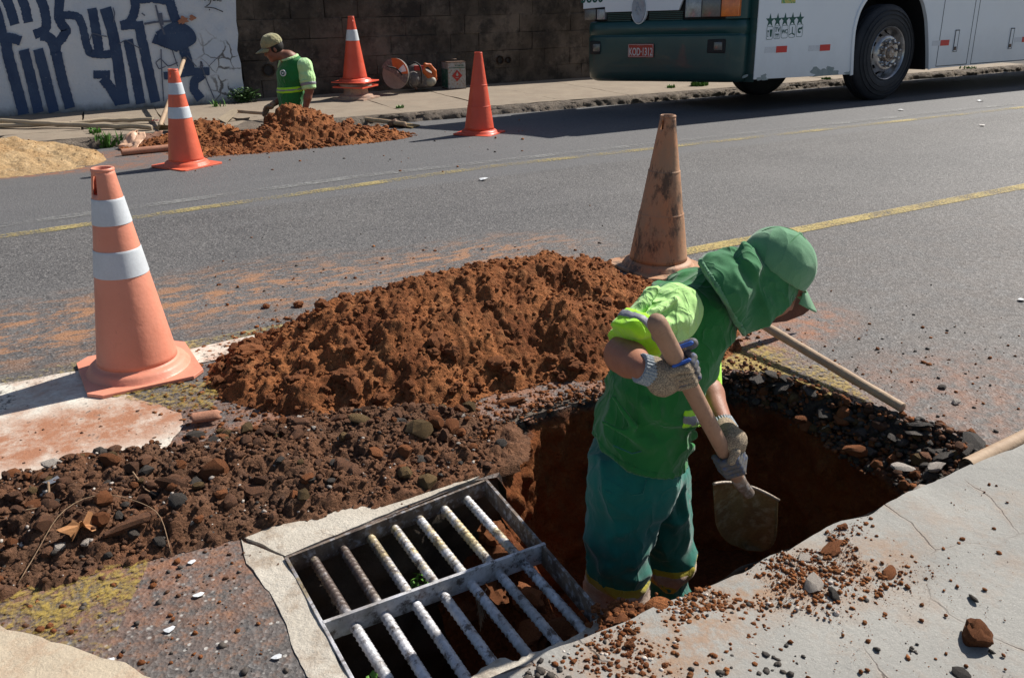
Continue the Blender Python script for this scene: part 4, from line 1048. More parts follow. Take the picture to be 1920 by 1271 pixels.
single('soil_clod', 'medium brown clod near the kerb corner at the bottom of the pavement', 'clod', 'clod', 1180, 1212, .014)
single('soil_clod', 'brown clod on the pavement edge in the middle of the crumbs', 'clod', 'clod', 1580, 990, .014, (1.2, 1, 1))
P = []; R = []
for cx, cy, n in ((1010, 1262, 60), (1440, 1240, 40), (1340, 1255, 30), (1700, 1215, 10)):
    for _ in range(n):
        p = G(random.gauss(cx, 28), random.gauss(cy+10, 16), SWH); 
        if p[1] < SWE-.01: r = .002+.009*random.random()**3; P.append((p[0], p[1], SWH+r*.3)); R.append(r)
crumbs('dark_grit', P, R, M['black_stone'], None)
# loose bits on the road surface
P = []; R = []; P2 = []; R2 = []
for _ in range(1500):
    q = random.random()
    if q < .4: p = G(random.uniform(380, 1250), random.gauss(560, 60)-(0), 0)
    elif q < .7: p = G(random.gauss(1650, 170), random.gauss(690, 60), 0)
    elif q < .85: p = G(random.uniform(0, 560), random.uniform(1050, 1260), 0)
    else: p = GG(random.uniform(100, 1000), random.gauss(275, 25))
    if not inpitfree(p[0], p[1]) or p[1] < 1.33 or p[1] > 9.85 or p[0] < -2: continue
    if p[0] > .33 and p[1] < 2.2 and p[0] < 1.3: continue
    r = .002+.009*random.random()**4*(1.6 if p[1] > 6 else 1)
    A_, B_ = (P, R) if random.random() < .6 else (P2, R2); A_.append((p[0], p[1], gz(p[1])+r*.3)); B_.append(r)
crumbs('soil_crumbs', P, R, M['soil'], None); crumbs('dark_grit', P2, R2, M['black_stone'], None)
for (px, py, r, kd, lb, cat) in ((1765, 728, .017, 'black', 'black asphalt lump on the road right of the long hoe handle', 'stone'), (1645, 655, .012, 'brown', 'small brown lump on the road above the hoe handle', 'clod'), (1793, 757, .02, 'white', 'pale crushed lump on the road right of the hoe handle end', 'stone'),
                             (500, 577, .02, 'clod', 'brown clod on the asphalt behind the left tail of the soil heap', 'clod'), (560, 575, .026, 'clod', 'larger brown clod on the asphalt at the back foot of the soil heap', 'clod')):
    if r: p = G(px, py, 0); tag(stone(kd, (p[0], p[1], r*.35), r, None, 'soil_clod' if cat == 'clod' else 'asphalt_chunk'), lb, cat)

# ------------------------------------------------------------ walls on the far side
WY, BY = 12.2, 12.45
wall = thing('painted_wall', 'pale blue-white rendered wall covered with navy blue lettering at the left', 'wall', (1.5, WY, SWZ))
def wxz(px, py): p = YP(px, py, WY); return (float(p[0]), float(p[2]))
edge = [wxz(x, y) for x, y in ((460, 192), (459, 170), (452, 145), (449, 120), (446, 95), (446, 65), (442, 40), (444, 15), (440, -5), (443, -60), (438, -120), (440, -200), (440, -330))]
edge = [(x+float(fbm(x*20, z*9, 0, 5, 3))*.02, max(z, -.12)) for x, z in edge]
poly = [(-9, -.12)]+[(edge[0][0], -.12)]+edge[1:]+[(-9, edge[-1][1])]
P3 = [V((x, WY, z)) for x, z in poly]
o = MB().prism(P3, (0, .24, 0)).build('render_coat', M['plaster'], None); clean(o); world_to_fast(wall, o)
gi = [0]
def brush(pts, wd, mat='gpaint', px=4.0, name='painted_stroke', rag=.0035):
    """flat brush stroke on the wall; pts in quarter photo pixels"""
    P, t = resample([(a, b) for a, b in pts], max(6, int(len(pts)*9)))
    # round the corners
    for _ in range(3 if len(pts) > 2 else 0): P[1:-1] = (P[:-2]+2*P[1:-1]+P[2:])/4
    d = np.gradient(P, axis=0); d /= np.linalg.norm(d, axis=1)[:, None]+1e-9; nn = np.stack([-d[:, 1], d[:, 0]], 1)
    w_ = np.full(len(P), wd/2); gi[0] += 1; rag = rag*500
    y = WY-.0015-.0006*gi[0]
    ra = rng.normal(0, rag, (len(P), 2))
    a = P+nn*(w_+ra[:, 0])[:, None]; b = P-nn*(w_+ra[:, 1])[:, None]
    a = [wxz(e[0]/px, e[1]/px) for e in a]; b = [wxz(e[0]/px, e[1]/px) for e in b]
    v = [(p[0], y, max(p[1], .02)) for p in a]+[(p[0], y, max(p[1], .02)) for p in b]; n = len(P)
    o = mesh(name, v, [[i, i+1, n+i+1, n+i] for i in range(n-1)], M[mat]); world_to_fast(wall, o); return o
for pts, wd in (([(30, -40), (75, 60), (112, 188)], 74), ([(150, -40), (190, 60), (212, 172)], 72), ([(290, -40), (330, 60), (348, 150), (345, 215), (318, 240), (255, 262)], 72),
                ([(300, 270), (350, 270), (395, 310), (425, 420), (462, 580), (525, 812)], 78), ([(450, -40), (442, 60), (440, 130), (465, 190), (500, 230), (465, 290), (425, 330), (410, 420)], 72),
                ([(455, 118), (530, 115), (590, 130), (620, 200), (645, 320), (672, 400), (740, 412), (835, 408)], 60), ([(690, 65), (715, 200), (745, 400)], 72),
                ([(790, 62), (840, 230), (885, 460), (930, 785)], 84), ([(700, 562), (825, 562)], 62), ([(770, 590), (830, 660), (900, 780)], 76),
                ([(958, 300), (985, 420), (1015, 560), (1055, 780)], 72), ([(1035, 165), (1075, 350), (1165, 768)], 74), ([(1015, -30), (1015, 60), (1000, 120), (970, 175), (905, 195)], 66),
                ([(905, 200), (1050, 190)], 56), ([(975, 5), (1130, -12), (1285, 12)], 66), ([(1272, 10), (1300, 110), (1335, 200)], 72), ([(1150, 290), (1250, 330), (1340, 360)], 70),
                ([(1175, 260), (1260, 215)], 40), ([(1370, 350), (1395, 430), (1425, 525)], 76), ([(1228, 572), (1330, 560), (1440, 540), (1570, 535)], 58), ([(1520, 560), (1455, 610), (1450, 670), (1505, 745)], 66),
                ([(-30, 60), (10, 200), (25, 300)], 66), ([(-30, 290), (80, 285), (155, 310)], 74), ([(40, 300), (60, 420), (110, 600), (180, 862)], 84),
                ([(178, 375), (215, 520), (290, 845)], 78), ([(285, 370), (325, 520), (405, 842)], 78), ([(425, 400), (455, 560), (525, 812)], 76), ([(690, 430), (740, 425)], 10)):
    brush(pts, wd)
el = [wxz((1325+145*math.cos(a)*(1+.06*math.sin(3*a)))/4, (275+103*math.sin(a)*(1+.05*math.cos(4*a)))/4) for a in np.linspace(0, 6.2832, 40)[:-1]]
gi[0] += 1; o = mesh('painted_blob', [(x, WY-.0015-.0006*gi[0], z) for x, z in el], [list(range(39))], M['gpaint']); world_to_fast(wall, o)
for pts, wd in (([(1165, 40), (1195, 160), (1232, 262)], 14), ([(1200, 100), (1215, 190)], 26), ([(1080, 182), (1150, 168), (1280, 160)], 16), ([(1205, 370), (1212, 560), (1226, 760)], 9), ([(1500, 460), (1545, 600), (1605, 740)], 8),
                ([(1240, 500), (1190, 520), (1165, 470), (1200, 440), (1260, 500), (1330, 470)], 9), ([(1290, 380), (1330, 500)], 8), ([(1500, 520), (1506, 460), (1520, 500)], 10),
                ([(668, 310), (690, 250), (760, 270), (800, 275)], 8), ([(890, 330), (940, 300), (1020, 350), (1060, 370)], 8), ([(845, 60), (858, 100), (850, 170)], 9), ([(1060, 100), (1085, 120)], 10),
                ([(1400, 420), (1470, 500)], 7), ([(1640, 420), (1560, 500)], 5)):
    brush(pts, wd, 'gthin', name='thin_stroke', rag=.001)
# hand-written tag
for pts in ([(1498, 2), (1520, -40), (1535, 8)], [(1500, -8), (1530, -8)], [(1550, -16), (1562, 4), (1582, -14)], [(1584, -16), (1570, 30), (1545, 48)], [(1594, -14), (1596, 6), (1612, 4), (1616, -14)], [(1628, -44), (1624, 10)], [(1644, -12), (1626, -2), (1646, 12)], [(1654, -8), (1652, 14)], [(1654, -22), (1655, -18)],
            [(1530, 54), (1600, 62), (1668, 90)], [(1566, 70), (1568, 80)]):
    brush(pts, 7, 'dark', name='tag_letter', rag=.0006)
# bare render spots
for c, r in (((1375, 152), 28), ((1440, 135), 20), ((1348, 165), 14)):
    gi[0] += 1; q = [wxz((c[0]+r*1.2*math.cos(a)*(1+.3*math.sin(5*a+c[0])))/4, (c[1]+r*math.sin(a)*(1+.3*math.cos(3*a)))/4) for a in np.linspace(0, 6.2832, 22)[:-1]]
    o = mesh('flaked_spot', [(x, WY-.0015-.0006*gi[0], z) for x, z in q], [list(range(21))], M['clay']); world_to_fast(wall, o)

# dark block wall
bw = thing('block_wall', 'tall dark weathered concrete block wall behind the cones and the bus', 'wall', (8, BY, SWZ))
o = MB().box((11, BY+.16, 1.15), (16.4, .24, 2.6)).build('mortar_bed', M['mortar']); world_to_fast(bw, o)
blocks = []
for i in range(6):
    bm = bmesh.new(); bmesh.ops.create_cube(bm, size=1); bmesh.ops.scale(bm, vec=(.496, .12, .2668), verts=bm.verts)
    bmesh.ops.bevel(bm, geom=bm.edges[:], offset=.005, segments=1, affect='EDGES')
    r = random.Random(i)
    for v in bm.verts: v.co += V((r.gauss(0, .003), r.gauss(0, .005), r.gauss(0, .003)))
    me = bpy.data.meshes.new('block'); bm.to_mesh(me); bm.free(); me.materials.append(M['block']); blocks.append(me)
bh, bwid = .268, .497
for r_ in range(8):
    x = 3.02+(0 if r_ % 2 else -.249)
    while x < 18:
        if r_ == 1 and x < 3: x += .3
        o = link(bpy.data.objects.new('block', random.choice(blocks))); z = SWZ-.03+bh*(r_+.5)
        o.location = (x+bwid/2, BY-.0+random.uniform(-.003, .003)+.02, z+random.uniform(-.002, .002)); o.rotation_euler = (0, 0, random.uniform(-.006, .006))
        world_to_fast(bw, o); x += bwid
        if r_ > 5 and x > 10: break
# weep pipes in the wall
def wpipe(px, py, r, lb):
    p = YP(px, py, BY-.05); M_ = Matrix.Rotation(math.pi/2, 3, 'X')
    t = thing('drain_pipe', lb, 'pipe', p)
    g = MB(); g.lathe([(r, .02), (r, -.03), (r*.78, -.03), (r*.78, .02)], 20, M_); g.build('pipe_ring', M['iron'], t, True, 40)
    g = MB(); g.lathe([(r*.8, .0), (.0001, .0)], 20, M_); g.build('pipe_bore_shade', M['dark'], t)  # flat black disc closes the ring, painted shade for the hollow inside
p_ = 0
for px, py, r, lb in ((937, 113, .065, 'dark open drain pipe in the block wall, left one of the pair'), (952, 113, .05, 'smaller rusty drain pipe in the block wall, right one of the pair'), (503, 132, .085, 'dark round drain pipe low in the wall behind the capped worker')):
    wpipe(px, py, r, lb)
    P = YP(px, py, BY-.08)

# ------------------------------------------------------------ plants
def tuft(loc, n, h, spread, lb, mat='leaf', cat='grass tuft', name='grass_tuft', wd=.006, lean=.6, group=None):
    g = MB()
    for i in range(n):
        a = random.uniform(0, 6.28); r = spread*random.random()**.6; b = V((loc[0]+r*math.cos(a), loc[1]+r*math.sin(a)*.6, loc[2])); a2 = random.uniform(0, 6.28); L_ = h*random.uniform(.5, 1.1); ln = lean*random.random()
        d = V((math.cos(a2)*ln, math.sin(a2)*ln, 1)).normalized(); s = V((-math.sin(a2), math.cos(a2), 0))*wd*random.uniform(.6, 1.3)
        m1 = b+d*L_*.55; tip = b+d*L_+V((math.cos(a2), math.sin(a2), -.5))*L_*ln*.5
        g.add([b-s, b+s, m1+s*.8, m1-s*.8, tip], [[0, 1, 2, 3], [3, 2, 4]])
    o = g.build(name, M[mat], None); return tag(o, lb, cat, group)
def gp(px, py, z=None): p = GG(px, py) if z is None else G(px, py, z); return p
p = gp(206, 276); tuft((p[0], p[1], p[2]), 130, .17, .13, 'bright green grass tuft at the kerb beside the crumpled plastic sheet', wd=.012)
p = gp(178, 250, SWZ); tuft(p, 40, .07, .06, 'small green weed growing on the far pavement above the kerb by the sand', wd=.01)
p = gp(1310, 161, SWZ); tuft(p, 150, .12, .17, 'bright green grass tuft on the far kerb below the bus front', wd=.013)
p = gp(1258, 165, SWZ); tuft(p, 45, .06, .08, 'small green weed on the far kerb left of the larger tuft under the bus', wd=.012)
p = gp(750, 203, SWZ); tuft(p, 22, .05, .05, 'tiny weed on the far kerb edge behind the bandless red cone', wd=.01)
p = gp(402, 196, SWZ); tuft((p[0], 11.8, SWZ), 14, .12, .10, 'thin weeds in a far pavement crack right of the two-banded cone', 'leaf', wd=.01)
for px, w_, lb in ((1520, .1, 'small weeds on the kerb seen below the white side panel of the bus'), (1795, .22, 'row of weeds along the kerb behind the bus, right of its front wheel')):
    p = gp(px, 146 if px < 1600 else 127, SWZ); tuft((p[0], 10.1, SWZ), 60, .05, w_, lb, wd=.01)
def bush(c, rx, ry, rz, n, lb, mat, ls=.03, name='weed_bush', cat='weed', stems=6):
    t = thing(name, lb, cat, (c[0], c[1], c[2]-rz))
    g = MB(); gs = MB()
    for i in range(n):
        d = V((random.gauss(0, .45), random.gauss(0, .45), random.gauss(0, .45))); 
        if d.length > 1: d.normalize()
        p = V(c)+V((d.x*rx, d.y*ry, d.z*rz)); s = ls*random.uniform(.5, 1.2)
        R_ = Matrix.Rotation(random.uniform(0, 6.28), 3, 'Z') @ Matrix.Rotation(random.uniform(-.9, .9), 3, 'X')
        v = [R_ @ V(q)*s for q in ((-.5, 0, 0), (0, -.3, .06), (.6, 0, -.05), (0, .3, .06))]
        g.add([p+q for q in v], [[0, 1, 2], [0, 2, 3]])
    for i in range(stems):
        gs.tube([V((c[0], c[1], c[2]-rz)), V(c)+V((random.gauss(0, rx*.3), random.gauss(0, ry*.3), 0)), V(c)+V((random.gauss(0, rx*.6), random.gauss(0, ry*.5), rz*.7))], .003, 5)
    world_to_fast(t, g.build('foliage', M[mat], None)); world_to_fast(t, gs.build('stem', M['leaf_dark'], None)); return t
p = YP(452, 172, 12.12); bush((p[0]+.02, 12.08, .10), .22, .10, .11, 700, 'dark green weeds at the foot of the wall where the painted render ends', 'leaf_dark', .045)
bush((.535, 1.52, -.22), .055, .13, .13, 330, 'small leafy plant growing inside the drain below the left bars', 'leaf', .028)
bush((.84, 1.96, -.20), .035, .04, .05, 22, 'tiny bright green seedling in the drain between the middle bars', 'leaf', .03, stems=2)

# ------------------------------------------------------------ traffic cones
def cone(name, lb, loc, mat, bands=(), H=.85, rz=0.0, rb=.158, rt=.040, base=.222, cham=.05, baser=.028, slot=None, rot=(0, 0), rims=(), body='cone_body', group='traffic cones around the work'):
    t = thing(name, lb, 'traffic cone', loc, (rot[0], rot[1], rz), group)
    b, c = base, cham; z0 = .004
    # chamfered square flange that rises slightly to the ring
    oc = [(b, -b+c), (b, b-c), (b-c, b), (-b+c, b), (-b, b-c), (-b, -b+c), (-b+c, -b), (b-c, -b)]
    g = MB(); v = [(x, y, z0) for x, y in oc]+[(x, y, z0+.012) for x, y in oc]+[(x*.995, y*.995, z0+.014) for x, y in oc]
    n = 8; f = [list(range(8))[::-1]]+[[i, (i+1) % 8, 8+(i+1) % 8, 8+i] for i in range(8)]+[[8+i, 8+(i+1) % 8, 16+(i+1) % 8, 16+i] for i in range(8)]+[[16+i for i in range(8)]]
    g.add(v, f); g.build('base', M[mat], t)
    g = MB(); r1 = rb+baser; g.lathe([(r1+.022, z0+.012), (r1+.012, z0+.020), (r1+.006, z0+.034), (r1-.006, z0+.044), (r1-.018, z0+.047), (rb+.003, z0+.050), (rb-.001, z0+.056)], 48)
    g.build('base_ring', M[mat], t, True)
    zb, zt = .055, H; N_ = 48
    zs = [zb+(zt-zb)*i/34 for i in range(35)]; 
    def rad(z): return rb+(rt-rb)*(z-zb)/(zt-zb)
    prof = []
    for i, z in enumerate(zs):
        r = rad(z)
        for (zr, amp) in rims: r += amp if z < zr else 0
        prof.append((r, z))
    sk = None
    if slot:
        a0, a1, i0, i1 = slot; sk = lambda i, k: (i0 <= i < i1 and a0 <= k < a1)
    g = MB(); g.lathe(prof, N_, skip=sk); o = g.build(body, M[mat], t, True, 60)
    md = o.modifiers.new('thick', 'SOLIDIFY'); md.thickness = .006; md.offset = -1
    g = MB(); r = rad(zt); g.lathe([(r+.0005, zt-.012), (r+.003, zt-.009), (r+.003, zt-.001), (r, zt+.002), (r-.007, zt+.001), (r-.009, zt-.01)], N_); g.build('top_rim', M[mat], t, True, 50)
    for (z1, z2) in bands:
        g = MB(); g.lathe([(rad(z1)+.0012, z1), (rad(z1)+.0022, z1+.001)]+[(rad(z)+.0022, z) for z in np.linspace(z1+.01, z2-.01, 6)]+[(rad(z2)+.0022, z2-.001), (rad(z2)+.0012, z2)], N_)
        g.build('reflective_band', M['band'], t, True, 50)
    for (zr, amp) in rims:
        rr = rad(zr)+sum(a for z_, a in rims if zr < z_); g = MB(); g.lathe([(rr+amp+.0005, zr-.008), (rr+amp+.0025, zr-.002), (rr+.002, zr+.003), (rr, zr+.006)], N_); g.build('moulded_rib', M[mat], t, True)
    return t
camdir = math.degrees(math.atan2(-CF[1], -CF[0]))
def slotk(deg, n=48): return int(round(deg/360*n))
p = G(261, 690)
cone('traffic_cone', 'large faded pink cone with two white bands standing nearest at the left', (p[0], p[1]-.02, 0), 'cone_pink', ((.432, .538), (.638, .738)), rz=.02, slot=(26, 30, 30, 33), rot=(0, .0))
p = GG(351, 311)
cone('traffic_cone', 'bright orange cone with two white bands on the road by the leaning hoe', (p[0], p[1], p[2]), 'cone_orange', ((.425, .520), (.625, .72)), H=.83, rz=.5, cham=.02, rb=.152, slot=(25, 27, 31, 33))
p = GG(899, 251)
cone('traffic_cone', 'plain red-orange cone without bands on the road at the edge of the bus shadow', (p[0], p[1], p[2]), 'cone_red', (), rz=.62, cham=.02, rims=((.30, .002), (.52, .002)))
p = G(1233, 500)
cone('traffic_cone', 'dirty brownish-orange cone with black scuffs standing behind the digging worker', (p[0], p[1], 0), 'cone_dirty', (), rz=.05, rims=((.32, .003), (.555, .003)), slot=(24, 27, 31, 33))
# stack on the far pavement
sp = G(669, 180, SWZ); sp = np.array([4.60, 11.72, SWZ]); 
q = YP(668, 178, 11.72); sp = np.array([q[0], 11.72, SWZ])
def squat(lb, z, top, rtop, base):
    t = thing('traffic_cone', lb, 'traffic cone', (sp[0], sp[1], z), (0, 0, .75), 'traffic cones around the work')
    b = base; g = MB(); v = [(x, y, zz) for zz in (0, .02) for x, y in ((b, b*.9), (-b*.95, b), (-b, -b*.92), (b*.96, -b))]
    g.add(v, [[3, 2, 1, 0], [4, 5, 6, 7], [0, 1, 5, 4], [1, 2, 6, 5], [2, 3, 7, 6], [3, 0, 4, 7]]); g.build('base', M['cone_dusty'] if z < .05 else M['cone_red'], t)
    g = MB(); g.lathe([(b*.98, .02), (b*.93, .05), (b*.80, .055), (b*.72, .07), (b*.68, top*.55), (b*.66, top*.8), (rtop, top), (rtop*.3, top+.006)], 36); g.build('cone_body', M['cone_dusty'], t, True, 50); return t
squat('crushed dusty cone at the bottom of the stack on the far pavement', SWZ, .15, .17, .25)
squat('second cone of the stack on the far pavement, only its rim showing', SWZ+.157, .055, .17, .24)
cone('traffic_cone', 'red cone with one white band on top of the stack against the block wall', (sp[0], sp[1], SWZ+.222), 'cone_red', ((.55, .69),), H=.86, rz=.72, rb=.170, base=.250, baser=.045, cham=.015, slot=(31, 33, 32, 34))

# ------------------------------------------------------------ tools
def pole(name, lb, cat, pts, r, mat='wood', wob=.004, n=26, group=None, hollow=False, seed=0):
    P, t = resample([tuple(p) for p in pts], n); P[:, 0] += vn(P[:, 0]*4, P[:, 1]*4, seed, 3)*wob; P[:, 2] += np.abs(vn(P[:, 0]*4, P[:, 1]*4, seed+5, 3))*wob
    rs = [r*(1+.06*float(vn(i*.5, seed, 0, 9))) for i in range(n)]
    rs[0] *= .7; rs[-1] *= .7
    P0 = P[0]-(P[1]-P[0])*0; 
    g = MB(); g.tube([P[0]+(P[0]-P[1])*.0] + list(P[0:1]+(P[1:2]-P[0:1])*.12) + list(P[1:-1]) + list(P[-1:]+(P[-2:-1]-P[-1:])*.12) + [P[-1]], [rs[0]]+[r]+rs[1:-1]+[r]+[rs[-1]], 12)
    o = g.build(name, M[mat], None, True, 50)
    if lb: tag(o, lb, cat, group)
    return o
gr = 'wooden poles on the far pavement'
z = SWZ+.03
pole('wooden_pole', 'long wavy pole lying across the others on the far pavement at the left edge', 'pole', [G(-120, 224, z+.03), G(0, 229, z+.03), G(60, 231, z+.03), G(150, 236, z), G(285, 240, z)], .027, 'wood_pale', .02, 34, gr, seed=1)
pole('wooden_pole', 'pole ending at a pink rag on the far pavement beside the leaning hoe', 'pole', [G(135, 232, z), G(200, 227, z), G(240, 226, z), G(288, 227, z)], .024, 'wood_pale', .02, 26, gr, seed=2)
pole('wooden_pole', 'pale stick lowest of the poles on the pavement at the left edge', 'pole', [G(-120, 238, z), G(0, 236, z), G(55, 236, z), G(130, 233, z-.004)], .024, 'wood_pale', .01, 26, gr, seed=3)
p = G(291, 228, SWZ+.02); g = MB()
for i in range(9): g.box((p[0]+random.uniform(-.05, .1), p[1]+random.uniform(-.05, .05), p[2]+random.uniform(0, .02)), (random.uniform(.02, .06), .03, .006), random.uniform(0, 3))
tag(g.build('rag', M['pinkrag'], None), 'small torn pink rag at the end of a pole on the far pavement', 'rag')
# leaning hoe
t = thing('hoe', 'hoe leaning against the painted wall with its head on the far pavement', 'hoe', G(300, 238, SWZ))
a = G(300, 237, SWZ+.04); b = YP(346, 110, 12.16)
world_to_fast(t, pole('handle', None, None, [a, a+(b-a)*.5, b], .024, 'wood', .004))
g = MB(); pa = [G(290, 240, SWZ+.004), G(298, 245, SWZ+.004), G(325, 244, SWZ+.008), G(330, 238, SWZ+.05), G(302, 236, SWZ+.06)]
o = MB().prism(pa, (0, 0, .010)).build('blade', M['blade']); clean(o); world_to_fast(t, o)
# spade lying behind the small soil heap
t = thing('spade', 'flat spade lying on the far pavement left of the capped worker, blade towards the cone', 'spade', G(440, 215, SWZ))
a = G(443, 209, SWZ+.07); b = G(520, 215, SWZ+.10); world_to_fast(t, pole('handle', None, None, [a, b], .02, 'wood', .002))
pa = [G(408, 224, SWZ+.02), G(440, 203, SWZ+.09), G(446, 210, SWZ+.08), G(424, 232, SWZ+.0)]
o = MB().prism(pa, (0, 0, .008)).build('blade', M['wood_pale']); clean(o); world_to_fast(t, o)
# broken slab piece beside it
o = slab('x', rough_poly([w_[:2] for w_ in (G(430, 246, 0), G(455, 232, 0), G(500, 226, 0), G(530, 232, 0), G(470, 252, 0))], .04, .03, 3, 6), -.1, .02, M['kerb_rough'], kind=None, step=.08)
o.name = 'broken_slab'; tag(o, 'broken grey kerb slab lying between the small and the large soil heap', 'slab')
# tools right of the far heap
t = thing('hoe', 'hoe lying on the road at the right foot of the far soil heap', 'hoe', GG(735, 232))
a = GG(633, 218, .08); b = GG(760, 233, .05); world_to_fast(t, pole('handle', None, None, [a, b], .026, 'wood', .003))
pa = [GG(737, 234, .02), GG(752, 231, .02), GG(787, 236, .006), GG(772, 241, .006)]
o = MB().prism(pa, (0, 0, .012)).build('blade', M['blade']); clean(o); world_to_fast(t, o)
c = GG(738, 231, .05); o = MB().tube([c+np.array([-.05, .03, -.03]), c+np.array([.03, -.03, .02])], .04, 10).build('socket', M['iron'], None, True); world_to_fast(t, o)
pole('wooden_rod', 'loose wooden handle lying under the hoe beside the far soil heap', 'handle', [GG(640, 230, .03), GG(715, 228, .03)], .025, 'wood', .003)
pole('wooden_board', 'short wooden stake beside the hoe right of the far soil heap', 'stake', [GG(718, 229, .03), GG(760, 236, .03)], .016, 'wood_dark', .003)
# clay pipe at the far kerb, plastic and paper sheets
o = MB().tube([GG(228, 286, .035), GG(300, 279, .035), GG(404, 270, .035)], .034, 14).build('clay_pipe', M['clay'], None, True, 50); tag(o, 'long pinkish pipe lying on the road behind the two-banded orange cone', 'pipe')
def sheetgrid(name, corners, n, amp, seed, mat, lb, cat, f=6):
    A, B, C_, D_ = [np.array(c) for c in corners]; vv = []
    for i in range(n):
        for j in range(n):
            u, v = i/(n-1), j/(n-1); p = A*(1-u)*(1-v)+B*u*(1-v)+C_*u*v+D_*(1-u)*v
            d = float(fbm(u*f, v*f, 0, seed, 4)); vv.append((p[0]+d*amp, p[1]-abs(d)*amp, p[2]+float(fbm(u*f, v*f, 3, seed, 4))*amp))
    o = mesh(name, vv, [[i*n+j, i*n+j+1, (i+1)*n+j+1, (i+1)*n+j] for i in range(n-1) for j in range(n-1)], mat, None, True, 28)
    md = o.modifiers.new('t', 'SOLIDIFY'); md.thickness = .004; return tag(o, lb, cat)
sheetgrid('plastic_sheet', [GG(218, 281, .0), GG(262, 278, .02), YP(268, 250, 9.75), YP(246, 244, 9.8)], 16, .03, 3, M['plastic_sheet'], 'crumpled cream plastic sheet stuck in the soil at the far kerb', 'plastic sheet', 2.5)
sheetgrid('paper_sheet', [GG(262, 278, .0), GG(300, 268, .03), YP(306, 248, 9.86), YP(261, 247, 9.84)], 12, .03, 8, M['brown_sheet'], 'brown sheet of paper standing behind the crumpled plastic sheet', 'paper', 3)
# hoe in the foreground, head up
hoe = thing('hoe', 'large hoe with long pale handle lying at the right rim of the pit', 'hoe', G(1415, 603, .1))
hz = .115
a = G(1412, 598, hz); b = G(1693, 766, .03)
world_to_fast(hoe, pole('handle', None, None, [a, b], .0195, 'wood', .002, seed=4))
g = MB(); d = unit(b-a); g.tube([a-d*.035, a-d*.03, a+d*.02, a+d*.05], [.030, .034, .030, .024], 14); world_to_fast(hoe, g.build('socket', M['hubm'], None, True, 50))
bl = [PL(x_, y_, a, d) for x_, y_ in ((1418, 598), (1425, 560), (1460, 538), (1498, 545), (1524, 575), (1505, 590), (1474, 602), (1440, 606))]
c0 = sum(bl)/len(bl); bl = [c0+(q-c0)*1.0 for q in bl]
nn = np.cross(bl[2]-bl[0], bl[5]-bl[0]); nn /= np.linalg.norm(nn)
vv = []; K = len(bl)
g = MB(); 
for s_ in (-.003, .003): vv += [q+nn*s_ for q in bl]+[c0+nn*(s_+.018)]
g.add(vv, [[i, (i+1) % K, K] for i in range(K)]+[[K+1+(i+1) % K, K+1+i, 2*K+1] for i in range(K)]+[[i, K+1+i, K+1+(i+1) % K, (i+1) % K] for i in range(K)])
world_to_fast(hoe, g.build('blade', M['hoe'], None, True, 40))
# hollow wooden handle at the right edge, on the road against the kerb
o = MB(); a = G(1812, 874, .035); b = G(1990, 786, .035); P, _ = resample([a, b], 14)
o.tube(list(P), .027, 16, cap=False); d = unit(b-a)
o.tube([P[0], P[0]+d*.12], .019, 16, cap=False); 
o = o.build('wooden_pipe', M['wood'], None, True, 50); tag(o, 'pale hollow wooden pole lying against the kerb at the right edge', 'pole')
M['bore'] = simple('end_grain', [(.05, .03, .02)], .9)
# pottery shard / pipe piece in the foreground rubble
a, b = G(358, 783, .03), G(412, 775, .03); n = 9; vv = []
ax_ = unit(b-a); up = np.array([0, 0, 1.0]); sd = np.cross(ax_, up)
for i in range(10):
    for k in range(n):
        q = math.pi*k/(n-1); r = .022; p = a+(b-a)*i/9
        p = p+sd*math.cos(q)*r*(1 if i < 9 else .7)+up*(math.sin(q)*r*(1 if i < 9 else .7)-.012)+ax_*(.006*math.sin(k*2.1) if i in (0, 9) else 0); vv.append(p)
o = mesh('clay_pipe_shard', np.array(vv), [[i*n+k, i*n+k+1, (i+1)*n+k+1, (i+1)*n+k] for i in range(9) for k in range(n-1)], M['clay'], None, True); md = o.modifiers.new('t', 'SOLIDIFY'); md.thickness = .006
tag(o, 'curved terracotta pipe shard between the pink cone and the rubble', 'pipe shard')
# dry leaf, twigs, litter
p = G(148, 965, .12); p[2] = H2.at(p[0], p[1])+.035; o_ = []
for k, a in enumerate(np.linspace(0, 6.283, 26)[:-1]):
    r = .042*(.45+.55*abs(math.cos(2.5*a)))*(1 if math.cos(a) > -.8 else 1.5); o_.append((p[0]+r*math.cos(a+.6), p[1]+r*math.sin(a+.6)*.8, p[2]+.02*math.cos(3*a)+.012*math.sin(5*a)))
o = mesh('dry_leaf', o_+[tuple(p)], [[k, (k+1) % 25, 25] for k in range(25)], M['dryleaf'], None, False); md = o.modifiers.new('t', 'SOLIDIFY'); md.thickness = .0012; tag(o, 'curled dry orange-brown leaf on the foreground rubble', 'leaf')
def twig(pts, r, lb):
    q = []
    for px, py, dz in pts:
        p = G(px, py, .1); p[2] = max(H2.at(p[0], p[1]), 0)+dz*.6+.006; q.append(p)
    P, _ = resample(q, 24)
    for _ in range(2): P[1:-1] = (P[:-2]+P[1:-1]*2+P[2:])/4
    tag(MB().tube(list(P), r, 6).build('twig', M['twig'], None, True), lb, 'twig')
twig([(20, 1048, 0), (60, 1010, .02), (110, 965, .035), (165, 940, .04), (215, 935, .03), (270, 938, .03), (300, 950, .02), (312, 990, 0)], .0013, 'long thin dry twig arching over the rubble above the dry leaf')
twig([(30, 952, .0), (70, 945, .01), (105, 935, .0)], .002, 'short twig on the rubble at the left edge')
twig([(250, 890, .01), (270, 905, .015), (290, 918, .005)], .0025, 'short pale twig on the rubble right of the orange stone')
